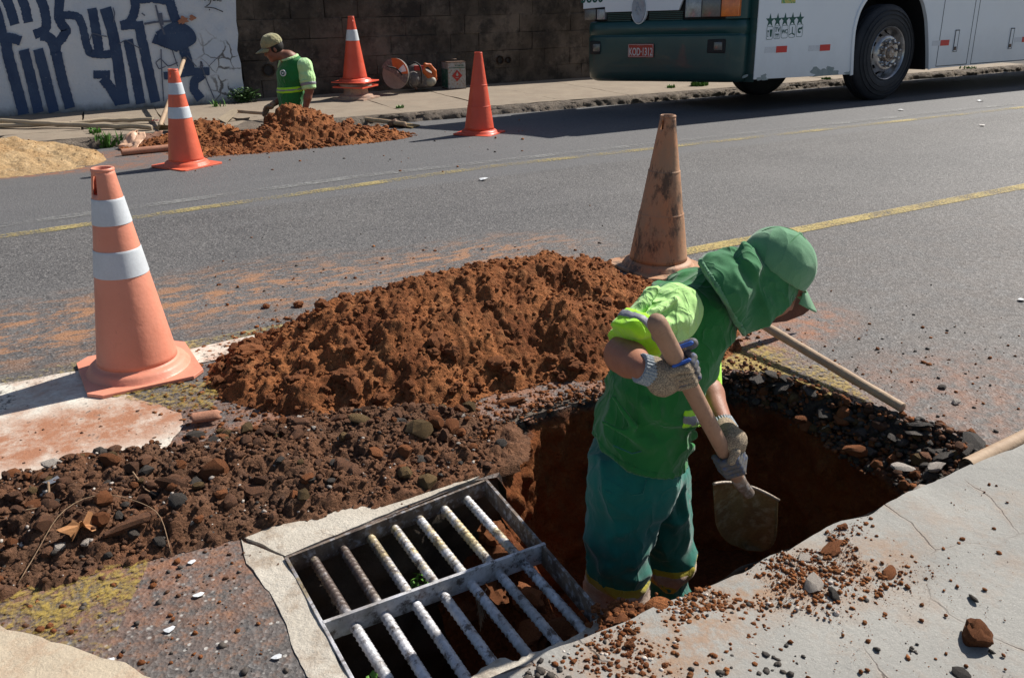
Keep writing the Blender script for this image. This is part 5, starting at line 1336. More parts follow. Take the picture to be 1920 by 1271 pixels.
twig([(92, 942, .0), (90, 925, .01), (92, 910, .03)], .004, 'pale stick standing out of the rubble at the left')
def litter(px, py, s, lb, mat='litter', z=None, cat='litter'):
    p = GG(px, py, .006) if z is None else G(px, py, z); g = []
    for k in range(7): a = k*6.283/7; r = s*random.uniform(.5, 1.1); g.append((p[0]+r*math.cos(a)*1.3, p[1]+r*math.sin(a), p[2]+random.uniform(0, s*.35)))
    o = mesh('paper_scrap', g+[(p[0], p[1], p[2]+s*.3)], [[k, (k+1) % 7, 7] for k in range(7)], M[mat]); tag(o, lb, cat)
litter(906, 337, .035, 'white paper scrap on the middle lane below the plain red cone')
litter(1842, 236, .04, 'cream paper scrap on the road at the far right', 'plate_white')
litter(1838, 190, .05, 'white paper scrap nearest the bus at the far right')
litter(1690, 207, .035, 'small white scrap on the road below the bus wheel')
litter(1884, 137, .06, 'white scrap at the far kerb beyond the bus wheel')
litter(1915, 562, .02, 'white scrap at the right edge of the road')
for px, py, s, lb in ((360, 905+148, .011, 'white fleck on the asphalt just below the rubble'), (372, 1115, .012, 'white fleck between rubble and yellow marking'), (318, 1180, .013, 'small white fleck on the foreground asphalt'), (520, 1232, .012, 'white paint fleck beside the concrete surround'), (208, 1238, .010, 'white fleck at the corner of the yellow marking')):
    litter(px, py, s, lb, z=.004)
p = G(92, 900, .13); litter(97, 903, .022, 'crushed silver foil on the foreground rubble', 'chrome', z=H2.at(p[0], p[1])+.02, cat='foil')

# ------------------------------------------------------------ drain grate
gt = thing('drain_grate', 'rusty steel drain grate of seven ribbed bars with white paint remains', 'drain grate', (.8, 1.7, 0))
def bar_box(name, a, b, wd, z0, z1, mat):
    a = np.array([*a, 0.]); b = np.array([*b, 0.]); d = unit(b-a); s = np.array([-d[1], d[0], 0])*wd/2
    o = MB().prism([a-s+[0, 0, z0], b-s+[0, 0, z0], b+s+[0, 0, z0], a+s+[0, 0, z0]], (0, 0, z1-z0)).build(name, M[mat], None, bevel=.0012); world_to_fast(gt, o); return o
fTL, fTR = w2(536, 1042, .012), w2(911, 897, .012); fBR = w2(1146, 1168, .012); fML, fMR = w2(605, 1165, .012), w2(1022, 1017, .012)
bar_box('frame_side', fTR, (fBR[0]+.0, fBR[1]-.0), .010, -.055, .010, 'frame_side')
bar_box('frame_side', fTL, (fTL[0]-.002, 1.36), .009, -.05, .010, 'steel')
bar_box('frame_side', (fTL[0], fTL[1]), (fTR[0], fTR[1]), .009, -.05, .008, 'frame_side')
bar_box('crossbar', fML, fMR, .011, -.052, .011, 'steel')
tops = [G(q[0]/2.526+440, q[1]/2.526+860, -.035) for q in ((352, 445), (484, 382), (600, 312), (712, 268), (832, 232), (957, 197), (1060, 150))]
bots = [G(q[0]/2.526+440, q[1]/2.526+860, -.035) for q in ((728, 1050), (910, 1055), (1105, 1055), (1255, 1010), (1400, 945), (1540, 885), (1672, 835))]
NS = 12
for a, b in zip(tops, bots):
    d = b-a; ln = np.linalg.norm(d); b = a+d*(1+.03/ln) if b[1] > 1.36 else b
    if b[1] > 1.36: b = a+(b-a)*((a[1]-1.345)/(a[1]-b[1]))
    d = unit(b-a); a = a-d*.03; L_ = np.linalg.norm(b-a); s = np.cross(d, [0, 0, 1]); s /= np.linalg.norm(s); u = np.cross(s, d)
    nseg = int(L_/.0024); ts = np.linspace(0, L_, nseg)[:, None]; th = (np.arange(NS)/NS*2*math.pi)[None, :]
    ph = (ts/.0200+.45*np.abs(np.sin(th)))*2*math.pi
    r = .0124+.0030*np.clip(np.cos(ph), .0, 1)**2.5+.0014*(np.abs(np.cos(th)) > .9)
    r = r*(1-.35*np.clip((.006-ts)/.006, 0, 1))
    P = a+ts[..., None]*d+(r*np.cos(th))[..., None]*s+(r*np.sin(th))[..., None]*u; P = P.reshape(-1, 3)
    F = [[i*NS+k, i*NS+(k+1) % NS, (i+1)*NS+(k+1) % NS, (i+1)*NS+k] for i in range(nseg-1) for k in range(NS)]+[list(range(NS))]
    o = mesh('bar', P, F, M['steel'], None, True); world_to_fast(gt, o)
# straw caught on a bar
c = G(1170/2.526+440, 640/2.526+860, -.02); g = MB()
for i in range(16): g.tube([c+np.array([random.gauss(0, .008), random.gauss(0, .006), .006]), c+np.array([random.gauss(0, .01), random.gauss(.0, .01), -.01]), c+np.array([random.gauss(-.012, .012), -.03+random.gauss(0, .01), -.05-random.random()*.03])], .0009, 4)
tag(g.build('straw_wisp', M['twig'], None), 'wisp of dry straw hanging from a bar of the drain grate', 'straw')

# ------------------------------------------------------------ bus
BW = GG(1652, 188); ROLL = math.radians(2.6)
bus = thing('bus', 'white coach with dark green front bumper and red plate parked against the far kerb', 'bus', BW, (-ROLL, 0, 0))
BM = Matrix.Translation(V([float(c) for c in BW])) @ Matrix.Rotation(-ROLL, 4, 'X'); BI = BM.inverted()
eyb = np.array(BM.to_3x3() @ V((0, 1, 0)))
def bs(px, py): p = BI @ V([float(q) for q in PL(px, py, BW, eyb)]); return (p.x, p.z)      # side panel plane
FX = -2.74
BWD = 2.06
pf_ = BI @ V([float(q) for q in YP(1093, 60, BW[1]+BWD)]); SK = math.atan2(FX-pf_.x, pf_.y)     # the front is slightly raked in plan towards the kerb side
FM = Matrix.Translation((FX, 0, 0)) @ Matrix.Rotation(SK, 4, 'Z') @ Matrix.Translation((-FX, 0, 0)); FI = FM.inverted()
fn0 = np.array(BM.to_3x3() @ (Matrix.Rotation(SK, 3, 'Z') @ V((1, 0, 0)))); fp0 = np.array(BM @ V((FX, 0, 0)))
def bf(px, py): p = FI @ (BI @ V([float(q) for q in PL(px, py, fp0, fn0)])); return (p.y, p.z)   # front plane
def put(o): o.parent = bus; return o
def fput(o): o.data.transform(FM); o.parent = bus; return o
BL, BH = 10.4, 2.85
# near side panels with the wheel arch cut out
arch = [(-.665, .37), (-.70, .66), (-.715, .95), (-.66, 1.17), (-.53, 1.33), (-.32, 1.45), (-.05, 1.50), (.25, 1.49), (.48, 1.41), (.65, 1.26), (.77, 1.05), (.85, .80), (.91, .58), (.955, .36)]
side = [(-2.505, .40), (-2.505, BH), (BL, BH), (BL, .40), (1.0, .385), (.955, .38)]+arch[::-1][0:0]
poly = [(-2.505, BH), (-2.505, .402), (-.665, .378)]+arch[1:-1]+[(.955, .372), (3.4, .39), (BL, .40), (BL, BH)]
o = MB().prism([(x, 0, z) for x, z in poly], (0, .05, 0)).build('side_panel', M['bus_white'], None, bevel=.004); put(o)
# arch lip
P, _ = resample([(a, b) for a, b in arch], 60)
for _ in range(2): P[1:-1] = (P[:-2]+2*P[1:-1]+P[2:])/4
d = np.gradient(P, axis=0); d /= np.linalg.norm(d, axis=1)[:, None]; nn = np.stack([-d[:, 1], d[:, 0]], 1)
vv = []; 
for k, (o_, y) in enumerate(((-.0, .0), (-.0, -.012), (.045, -.014), (.055, -.001))): vv += [(p[0]+q[0]*o_, y, p[1]+q[1]*o_) for p, q in zip(P, nn)]
n = 60; o = mesh('wheel_arch_lip', vv, [[j*n+i, j*n+i+1, (j+1)*n+i+1, (j+1)*n+i] for j in range(3) for i in range(n-1)], M['bus_white'], None, True, 40); put(o)
# dark wheel housing
vv = []
for y in (.04, .75): vv += [(p[0], y, p[1]) for p in P]
o = mesh('wheel_housing', vv, [[i, i+1, n+i+1, n+i] for i in range(n-1)]+[[n+i for i in range(n)]], M['dark'], None); put(o)
# body: roof, far side, rear, floor
put(MB().box(((BL-2.5)/2, BWD/2+.03, BH+.03), (BL+2.5, BWD, .08)).build('roof', M['bus_white'], None, bevel=.02))
put(MB().box(((BL-2.4)/2, BWD, (BH+.45)/2), (BL+2.4, .05, BH-.47)).build('far_side', M['bus_white'], None))
put(MB().box((BL-.03, BWD/2+.01, (BH+.45)/2), (.05, BWD-.08, BH-.47)).build('rear_panel', M['bus_white'], None))
put(MB().box((1.0+(BL)/2, BWD/2, .47), (BL-1.1, BWD-.12, .06)).build('floor_pan', M['dark'], None))
put(MB().box((-1.65, BWD/2, .47), (1.7, BWD-.12, .06)).build('floor_pan', M['dark'], None))
for i in range(6): put(MB().box((-1.35+i*1.85, -.006, 2.2), (1.72, .012, .8)).build('window', M['glass'], None, bevel=.004))
# front bumper: lofted round the corners
yF = bf(1093, 60)[0]
def fpath(inset=0.0, r=.23, x0=None, n=7):
    X = (FX if x0 is None else x0)+inset; pts = [(-2.50, .004+inset*.6)]
    for k in range(n): a = math.pi/2*k/(n-1); pts.append((X+r-r*math.sin(a), inset*.6+r-r*math.cos(a)))
    pts2 = [(x, yF-y) for x, y in pts][::-1]
    mid = [(X-.03*math.sin(math.pi*t), r+(yF-2*r)*t) for t in np.linspace(.08, .92, 8)]
    return pts+mid+pts2
rows_ = [(.37, .10), (.385, .06), (.42, .02), (.50, .008), (.66, .002), (.90, .0), (.925, .002), (.935, .014), (.95, .016), (.965, .004), (1.03, .0), (1.10, .012), (1.118, .03), (1.12, .06), (1.125, .10)]
vv = []; n = None
for z, ins in rows_:
    P = fpath(ins); n = len(P)
    zz = [z-(0 if z > .5 else .03*max(0, (y/yF-.5))) for x, y in P]
    vv += [(x, y, q) for (x, y), q in zip(P, zz)]
def snap(vv, n):
    out = []
    for k, v in enumerate(vv):
        p = FM @ V(v); i = k % n; p = p.to_tuple()
        if i == 0: p = (-2.503, .004, p[2])
        if i == 1: p = (min(p[0], -2.53), max(p[1], .004), p[2])
        if p[1] > BWD+.03: p = (p[0], BWD+.03, p[2])
        out.append(p)
    return out
o = mesh('bumper', snap(vv, n), [[j*n+i, j*n+i+1, (j+1)*n+i+1, (j+1)*n+i] for j in range(len(rows_)-1) for i in range(n-1)], M['bus_green'], None, True, 45); put(o)
# recessed shelf behind lamps and the green corner panels above bumper
vv = []; P = fpath(.07)
for z in (1.10, 1.42): vv += [(x, y, z) for x, y in P]
put(mesh('lamp_recess', snap(vv, len(P)), [[i, i+1, n+i+1, n+i] for i in range(n-1)], M['dark'], None, True, 45))
P = fpath(.0); kc = 6
for sl_, nm in ((slice(0, 8), 'corner_panel'),):
    Q = P[sl_]; m_ = len(Q); vv = [(x, y, z) for z in (1.12, BH) for x, y in Q]
    put(mesh(nm, snap(vv, m_), [[i, i+1, m_+i+1, m_+i] for i in range(m_-1)], M['bus_green'], None, True, 45))
# white front panel above lamps: contour steps down in the middle
yl, yr = bf(1092, 20)[0], bf(1283, 5)[0]
q1 = bf(1137, 20); q2 = bf(1137, 28); q3 = bf(1279, 20)
zc = q2[1]
wp = [(yF-.02, 1.6), (yF-.02, 1.285), (bf(1136, 18)[0], 1.30), (bf(1137, 27)[0], 1.235), (bf(1188, 23)[0], 1.235)]
ec = bf(1200, 14); er = .165
for k in range(9):
    a = math.radians(205+ (335-205)*k/8); wp.append((ec[0]-er*.72*math.cos(a), ec[1]+er*1.25*math.sin(a)))
wp += [(bf(1214, 22)[0], 1.235), (bf(1274, 21)[0], 1.235), (bf(1280, 12)[0], 1.33), (bf(1284, 7)[0], 1.375), (bf(1352, 1)[0], 1.375), (.33, 1.375), (.33, 1.6)]
o = MB().prism([(FX-.028, y, z) for y, z in wp], (.04, 0, 0)).build('front_panel', M['bus_white'], None); clean(o); fput(o)
fput(MB().box((FX-.01, yF/2, 2.15), (.04, yF-.3, 1.1)).build('windscreen', M['glass'], None, bevel=.01))
fput(MB().box((FX+.02, yF/2, 2.79), (.08, yF-.1, .2)).build('front_header', M['bus_white'], None, bevel=.01))
# emblem disc
g = MB(); MR = Matrix.Rotation(-math.pi/2, 3, 'Y'); 
prof = [(.0001, .016), (.125, .016), (.13, .02), (.148, .02), (.152, .012), (.152, 0)]
g.lathe([(r*1.0, z) for r, z in prof], 36, MR, (FX-.030, ec[0], ec[1]-.02)); o = g.build('emblem', M['emblem'], None, True, 40); 
for v in o.data.vertices: v.co.y = ec[0]+(v.co.y-ec[0])*.62; v.co.z = ec[1]-.02+(v.co.z-ec[1]+.02)*1.15
fput(o)
o2 = MB()
for (y, z) in ((0, .05), (-.03, .0), (.03, .0), (0, -.05)): o2.tube([(FX-.05, ec[0]+y*1.2, ec[1]-.02+z-.02), (FX-.05, ec[0]+y*.3+.02, ec[1]-.02+z+.03)], .008, 6)
e2 = fput(o2.build('relief', M['emblem'], None, True)); e2.parent = o
# grille slats
for k in range(5):
    for (ya, yb) in ((bf(1139, 30)[0], ec[0]+.13), (ec[0]-.13, bf(1280, 25)[0])):
        z = 1.215-k*.022; 
        fput(MB().box((FX+.03, (ya+yb)/2, z), (.05, abs(ya-yb), .010)).build('grille_slat', M['bus_green'], None))
# lamps
def lamp(name, px0, px1, py0, py1, mat, dx=0.0, hl=None):
    a = bf(px0, py0); b = bf(px1, py1); za = max(a[1], b[1]); 
    o = MB().box((FX+.02+dx, (a[0]+b[0])/2, (zt_+zb_)/2), (.09, abs(a[0]-b[0])-.01, zt_-zb_)).build(name, M[mat], None, True, 40, bevel=.012); fput(o); return o
zt_, zb_ = 1.365, 1.145
lamp('headlight', 1286, 1316, 8, 36, 'lamp_clear'); lamp('headlight', 1317, 1352, 6, 34, 'lamp_grey'); 
o = lamp('indicator', 1353, 1386, 2, 31, 'lamp_orange', .01)
zt_, zb_ = 1.275, 1.145
lamp('headlight', 1097, 1119, 20, 45, 'lamp_grey'); lamp('headlight', 1120, 1136, 20, 45, 'lamp_clear')
# fog lamps and recess
for (px, py, w_, h_) in ((1343, 87, .24, .17), (1116, 90, .16, .17)):
    y, z = bf(px, py); fput(MB().box((FX+.012, y, z), (.05, w_, h_)).build('fog_lamp_recess', M['dark'], None, bevel=.015))
    q = MB().box((FX-.012, y-.03, z), (.03, .11, .10)).build('fog_lamp', M['lamp_grey'], None, True, 40, bevel=.015); fput(q)
# number plate
a = bf(1181, 84); b = bf(1228, 107); yc, zc_ = (a[0]+b[0])/2, (a[1]+b[1])/2; pw_, ph_ = abs(a[0]-b[0]), .165
plate = fput(MB().box((FX-.045, yc, zc_), (.012, pw_, ph_)).build('number_plate', M['sign_red'], None, bevel=.006))
def text(s, name, size, mat, loc, xdir, parent, ext=.0015, bold=0.0, sx=1.0, align='CENTER'):
    cu = bpy.data.curves.new('t', 'FONT'); cu.body = s; cu.size = size; cu.extrude = ext; cu.offset = bold; cu.align_x = align; cu.align_y = 'CENTER'; cu.resolution_u = 3
    to = bpy.data.objects.new('t', cu); me = bpy.data.meshes.new_from_object(to); bpy.data.objects.remove(to)
    zd = V((0, 0, 1)); xd = V(xdir); nn = xd.cross(zd)
    for v in me.vertices: v.co = V(loc)+xd*v.co.x*sx+zd*v.co.y+nn*v.co.z
    me.materials.clear(); me.materials.append(M[mat]); me.name = name; o = link(bpy.data.objects.new(name, me)); o.parent = parent; return o
text('KOD·1312', 'plate_lettering', .135, 'plate_white', (FX-.053, yc, zc_-.018), (0, -1, 0), plate, .0015, .0025, .56).data.transform(FM)
text('· · · · ·', 'plate_town', .035, 'plate_white', (FX-.053, yc, zc_+.062), (0, -1, 0), plate).data.transform(FM)
for (dy, dz, w_, h_) in ((0, ph_/2-.008, pw_-.016, .004), (0, -ph_/2+.008, pw_-.016, .004), (pw_/2-.008, 0, .004, ph_-.02), (-pw_/2+.008, 0, .004, ph_-.02)):
    e = MB().box((FX-.052, yc+dy, zc_+dz), (.003, w_, h_)).build('plate_border', M['plate_white'], None); e.data.transform(FM); e.parent = plate
y, z = bf(1112, -2); text('3860', 'fleet_number', .19, 'deco_green', (FX-.0305, y, z+.01), (0, -1, 0), bus, .0015, .004, .9).data.transform(FM)
# scuffs on the bumper
for px, py, w_, h_ in ((1358, 143, .11, .035), (1389, 145, .07, .018)):
    y, z = bf(px, py); x = FX-.001 if y > .25 else FX+.07
    q = [(x-.002+max(0, .23-y-w_*.5*math.cos(a))*.35, y+w_*.5*math.cos(a), z+h_*math.sin(a)-w_*.2*math.cos(a)) for a in np.linspace(0, 6.28, 12)[:-1]]
    fput(mesh('paint_scrape', q, [list(range(11))], M['scrape'], None))
# print on the side: stars, service symbols, reflectors, sticker
def flat2(name, pts, mat, y=-.0025, parent=bus):
    o = MB().prism([(x, y, z) for x, z in pts], (0, .0022, 0)).build(name, M[mat], None); clean(o); o.parent = parent; return o
sxx = [bs(1444+14.0*k, 39.5-.8*k) for k in range(5)]
for k, (x, z) in enumerate(sxx):
    R1, R2 = .083, .033; q = [(x+(R1 if i % 2 == 0 else R2)*math.sin(i*math.pi/5)*.92, z+(R1 if i % 2 == 0 else R2)*math.cos(i*math.pi/5)) for i in range(10)]; flat2('star', q, 'deco_green')
def rrect(x, z, w_, h_, r, n=5):
    out = []
    for cx, cz, a0 in ((w_/2-r, h_/2-r, 0), (-w_/2+r, h_/2-r, 90), (-w_/2+r, -h_/2+r, 180), (w_/2-r, -h_/2+r, 270)):
        for k in range(n): a = math.radians(a0+90*k/(n-1)); out.append((x+cx+r*math.cos(a), z+cz+r*math.sin(a)))
    return out
for k in range(5):
    x, z = bs(1443+14.0*k, 62.5-1.2*k); w_, h_ = .112, .155
    A = rrect(x, z, w_, h_, .022); B = rrect(x, z, w_-.010, h_-.010, .018); n = len(A)
    vv = [(a, -.0025, b) for a, b in A]+[(a, -.0025, b) for a, b in B]
    fr = mesh('service_symbol', vv, [[i, (i+1) % n, n+(i+1) % n, n+i] for i in range(n)], M['deco_green'], None); fr.parent = bus
    if k == 0:
        flat2('cup', [(x+.0, z+.04), (x+.042, z+.04), (x+.034, z-.045), (x+.008, z-.045)], 'deco_green', parent=fr); flat2('glass', [(x-.045, z+.03), (x-.012, z+.03), (x-.026, z+.0), (x-.026, z-.035), (x-.014, z-.043), (x-.043, z-.043), (x-.031, z-.035), (x-.031, z)], 'deco_green', parent=fr)
    elif k == 1:
        text('TV', 'lettering', .075, 'deco_green', (x, -.003, z+.028), (1, 0, 0), fr, .0008, .001); text('DVD', 'lettering', .032, 'deco_green', (x, -.003, z-.028), (1, 0, 0), fr, .0008, .001); flat2('underline', [(x-.03, z-.052), (x+.03, z-.052), (x+.03, z-.058), (x-.03, z-.058)], 'deco_green', parent=fr)
    elif k == 2: text('WC', 'lettering', .068, 'deco_green', (x, -.003, z), (1, 0, 0), fr, .0008, .001, .85)
    elif k == 3:
        flat2('seat', [(x-.005, z+.05), (x+.006, z+.05), (x+.012, z-.02), (x+.045, z-.035), (x+.045, z-.05), (x+.0, z-.035)], 'deco_green', parent=fr); flat2('seat', [(x-.044, z-.048), (x-.006, z-.03), (x-.006, z-.02), (x-.044, z-.038)], 'deco_green', parent=fr)
    else:
        q = [(x+.034*math.cos(a), z+.034*math.sin(a)) for a in np.linspace(.7, 5.6, 14)]+[(x+.012*math.cos(a), z+.012*math.sin(a)) for a in np.linspace(5.6, .7, 8)]; flat2('swirl', q, 'deco_green', parent=fr); flat2('swirl', [(x-.01, z+.02), (x+.042, z+.045), (x+.04, z+.01)], 'deco_green', y=-.0045, parent=fr)
for (a, b, c_, py) in ((1434, 1455, 1475, 94.5), (1516, 1537, 1556, 91.5), (1748, 1763, 1779, 82.0), (1902, 1916, 1934, 75.5)):
    xa, z = bs(a, py); xb, _z = bs(b, py); xc, _z = bs(c_, py); h_ = .035
    flat2('white_reflector', [(xa, z-h_), (xb-.004, z-h_), (xb-.004, z+h_), (xa, z+h_)], 'refl_white'); flat2('red_reflector', [(xb, z-h_*1.1), (xc, z-h_*1.1), (xc, z+h_*1.1), (xb, z+h_*1.1)], 'refl_red', -.004)
xa, z = bs(1465, 7); xb, _ = bs(1491, 7); flat2('sticker', [(xa, z), (xb, z), (xb, z+.22), (xa, z+.22)], 'sticker')
# hatch doors: gaps, handles
for (x0, x1) in ((1.124, 1.86), (1.955, 3.75), (3.85, 5.6), (5.7, 7.4)):
    for (a, b, c_, d_) in ((x0, .40, x0+.010, 1.52), (x1-.010, .40, x1, 1.52), (x0, .395, x1, .405), (x0, 1.51, x1, 1.52)): flat2('panel_gap', [(a, b), (c_, b), (c_, d_), (a, d_)], 'seam', -.0018)
for px0, px1, py0, py1 in ((1786, 1797, 57, 97), (1889, 1901, 53, 92)):
    a = bs(px0, py0); b = bs(px1, py1); xx, zz = (a[0]+b[0])/2+.01, (a[1]+b[1])/2; w_ = .085
    h = put(MB().box((xx, -.003, zz), (w_, .006, .30)).build('hatch_handle', M['bus_white'], None, bevel=.004))
    for (dx, dz, ww, hh, mt) in ((0, .145, w_+.01, .012, 'seam'), (-w_/2, 0, .006, .30, 'seam'), (w_/2, 0, .004, .30, 'seam'), (-.005, -.105, .05, .05, 'iron'), (0, -.148, w_, .006, 'seam')):
        e = MB().box((xx+dx, -.007, zz+dz), (ww, .005, hh)).build('handle_detail', M[mt], None); e.parent = h
# bare scrape low on the side and small rivets
for c, sc in ((bs(1537, 138), 1), (bs(1557, 136), .8), (bs(1430, 147), .5), (bs(1590, 138), .35)):
    q = []
    for k in range(26):
        a = k*6.283/26; r = .10*sc*(1+.35*math.sin(3*a+c[0]*9)+.2*math.sin(7*a)); q.append((c[0]+r*1.7*math.cos(a), max(c[1]+r*.75*math.sin(a), .384)))
    put(mesh('paint_scrape', [(x, -.0012-.0004*sc, z) for x, z in q], [list(range(26))], M['scrape'], None))
for k in range(6): x, z = bs(1597-.3*k, 100+7*k); put(MB().box((x, -.004, z), (.014, .008, .014)).build('rivet', M['dark'], None))
# wheels
def wheel(cx, cy, near, R=.632):
    wl = link(bpy.data.objects.new('wheel', None)); wl.parent = bus; wl.location = (cx, cy, R-.008); wl.empty_display_size = .2
    if not near: wl.rotation_euler = (0, 0, math.pi)
    MX = Matrix.Rotation(math.pi/2, 3, 'X')
    g = MB(); prof = [(.335, .02), (.35, -.01), (.40, -.022), (.47, -.018), (.53, -.005), (.575, .012), (.60, .03)]
    prof += [(.628, .05), (.632, .08), (.618, .085), (.618, .095), (.632, .10), (.632, .135), (.618, .14), (.618, .15), (.632, .155), (.632, .19), (.618, .195), (.618, .205), (.632, .21), (.628, .24), (.60, .265), (.50, .285), (.36, .28), (.335, .26)]
    g.lathe([(r, -y) for r, y in prof], 72, MX); o = g.build('tyre', M['tyre'], None, True, 50); o.parent = wl
    for rr in (.44, .50, .555):
        g = MB(); g.lathe([(rr-.004, .0), (rr-.003, .026 if rr < .52 else .014), (rr+.003, .026 if rr < .52 else .012), (rr+.004, .0)], 72, MX); o = g.build('tyre_bead', M['tyre'], None, True); o.parent = wl
    # rim dish with hand holes
    g = MB(); dish = [(.350, .012), (.345, .022), (.335, .014), (.325, -.02), (.318, -.09), (.30, -.115), (.275, -.095), (.245, -.035), (.228, -.005), (.218, .006), (.205, .010), (.19, .010), (.135, .002), (.12, -.012), (.118, -.04)]
    def sk(i, k): return i in (5, 6) and (k % 8) in (0, 1, 2)
    g.lathe(dish, 80, MX, skip=sk); o = g.build('rim', M['chrome'], None, True, 50); o.parent = wl
    g = MB(); g.lathe([(.34, -.13), (.0001, -.13)], 40, MX); o = g.build('brake_drum', M['dark'], None); o.parent = wl
    g = MB(); g.lathe([(.118, -.06), (.116, .035), (.108, .045), (.09, .048), (.085, .03), (.07, .028), (.062, .065), (.05, .078), (.0001, .082)], 36, MX); o = g.build('hub', M['hubm'], None, True, 40); o.parent = wl
    for k in range(10):
        a = k*math.pi/5+.2; c = (.165*math.cos(a), 0, .165*math.sin(a))
        g = MB(); g.lathe([(.024, .004), (.024, .03), (.014, .034), (.014, .055), (.019, .058), (.019, .085), (.010, .092), (.0001, .093)], 8, MX, c); o = g.build('wheel_nut', M['chrome'], None, True, 40); o.parent = wl
    return wl
wheel(0, .0, True); 
p = BI @ V([float(q) for q in G(1387, 172, -.085)])
wheel(p.x-.02, BWD-.02, False); wheel(8.0, .02, True); wheel(8.0, BWD-.02, False)

# ------------------------------------------------------------ cutting saw and tin by the block wall
sw = thing('cutoff_saw', 'orange and grey cut-off saw with round blade lying at the foot of the block wall', 'power saw', YP(770, 168, 12.05)*[1, 1, 0]+[0, 0, SWZ])
SX = lambda px, py, yy=12.1: YP(px, py, yy)
dc = SX(742, 139, 11.98); ra = unit([-.72, -.62, .10]); MD = V([float(q) for q in ra]).to_track_quat('Z', 'Y').to_matrix()
R_d = .215
# tilted oval blade
g = MB(); g.lathe([(R_d, -.002), (R_d, .002), (.03, .004), (.0001, .004)], 48, MD, dc); world_to_fast(sw, g.build('blade', M['disc'], None, True, 40))
def guard(a0, a1, r0_, r1_, z0, z1, mat, name, c=dc):
    n = 24; vv = []; X_ = MD @ V((1, 0, 0)); Y_ = MD @ V((0, 1, 0)); Z_ = MD @ V((0, 0, 1))
    # orient so that angle is measured in the picture-facing plane from world-up
    up = V((0, 0, 1)); up = (up-Z_*up.dot(Z_)).normalized(); rt_ = up.cross(Z_)
    for z in (z0, z1):
        for r in (r0_, r1_): vv += [V([float(q) for q in c])+rt_*r*math.sin(math.radians(a0+(a1-a0)*k/(n-1)))+up*r*math.cos(math.radians(a0+(a1-a0)*k/(n-1)))+Z_*z for k in range(n)]
    F = []
    for a, b in ((0, 1), (1, 3), (3, 2), (2, 0)): F += [[a*n+i, a*n+i+1, b*n+i+1, b*n+i] for i in range(n-1)]
    F += [[0, n, 3*n, 2*n], [n-1, 3*n-1, 4*n-1, 2*n-1][::1]]
    o = mesh(name, vv, F, M[mat], None, True, 40); clean(o); world_to_fast(sw, o); return o
guard(-68, 128, .002, .220, .006, .045, 'saw_grey', 'blade_guard'); guard(-12, 88, .085, .218, .046, .052, 'saw_orange', 'guard_cover'); guard(48, 78, .06, .20, .053, .056, 'refl_white', 'guard_label')
def hose(pts, r, mat, nm):
    P, _ = resample(pts, 24)
    for _ in range(4): P[1:-1] = (P[:-2]+P[1:-1]*2+P[2:])/4
    world_to_fast(sw, MB().tube(list(P), r, 8).build(nm, M[mat], None, True))
hose([SX(726, 125, 11.88), SX(742, 128, 11.86), SX(755, 142, 11.86), SX(764, 155, 11.88)], .011, 'black', 'cable')
# body
b0 = unit(SX(800, 140, 12.1)-SX(770, 140, 12.0)); upz = np.array([0, 0, 1.]); bk = np.array([0., 1, 0])
s = SDF(); s.ell(SX(787, 147, 12.12), (b0, bk, upz), (.21, .13, .145), .03); s.ell(SX(778, 133, 12.12), (b0, bk, upz), (.12, .1, .10), .03); s.ell(SX(772, 150, 12.05), (b0, bk, upz), (.09, .12, .12), .03); s.ell(SX(795, 158, 12.1), (b0, bk, upz), (.15, .12, .06), .02); s.mesh('casing', .012, M['saw_grey'], sw)
s = SDF(); s.chain([SX(793, 130, 12.0), SX(797, 122, 12.0), SX(806, 123, 12.0), SX(814, 134, 12.0), SX(815, 148, 12.0), SX(805, 143, 12.0), SX(795, 134, 12.0), SX(793, 130, 12.0)], [.030, .026, .026, .034, .04, .045, .03, .03], .015); s.mesh('rear_handle', .009, M['saw_orange'], sw)
s = SDF(); s.ell(SX(807, 153, 12.0), (b0, bk, upz), (.07, .08, .075), .02); s.mesh('fuel_tank', .01, M['saw_cream'], sw)
world_to_fast(sw, MB().box(SX(785, 128, 11.99), (.14, .04, .07), -.2).build('top_cover', M['label_red'], None, bevel=.01))
hose([SX(768, 122, 12.0), SX(778, 117, 11.95), SX(788, 123, 11.92), SX(792, 140, 11.9), SX(790, 157, 11.92)], .013, 'black', 'front_handle')
hose([SX(764, 128, 11.98), SX(768, 145, 11.93), SX(766, 158, 11.93), SX(772, 165, 11.93)], .014, 'black', 'drive_arm')
hose([SX(775, 160, 12), SX(782, 168, 11.98)], .02, 'iron', 'foot')
# tin
q = YP(838, 161, 12.1); tn = thing('paint_tin', 'square dented tin with green side and red diamond hazard label by the block wall', 'tin', (float(q[0])+.13, 12.12, SWZ), (0, 0, -.08))
tw, td, th_ = .29, .27, .40
world_to_fast(tn, MB().box((0, 0, 0), (.01, .01, .01)).build('lid_knob', M['iron'], None)) if False else None
def tb(c, size, mat, nm, bev=.006):
    o = MB().box(c, size).build(nm, M[mat], None, bevel=bev); o.parent = tn; return o
tb((0, 0, th_/2), (tw, td, th_), 'tin', 'tin_body', .012)
tb((0, 0, th_-.004), (tw+.008, td+.008, .012), 'iron', 'top_seam', .003); tb((0, 0, .008), (tw+.008, td+.008, .012), 'iron', 'bottom_seam', .003)
tb((-tw/2-.002, 0, .16), (.003, td-.02, .27), 'tin_green', 'side_print', 0)
tb((0, -td/2-.002, .315), (tw-.03, .003, .012), 'tin_green', 'front_stripe', 0); 
o = text('INFLAMÁVEL' if False else 'ACABAMENTO' if False else 'TINNER', 'brand_lettering', .05, 'tin_green', (.03, -td/2-.003, .345), (1, 0, 0), tn, .001, .001, .9) if False else None
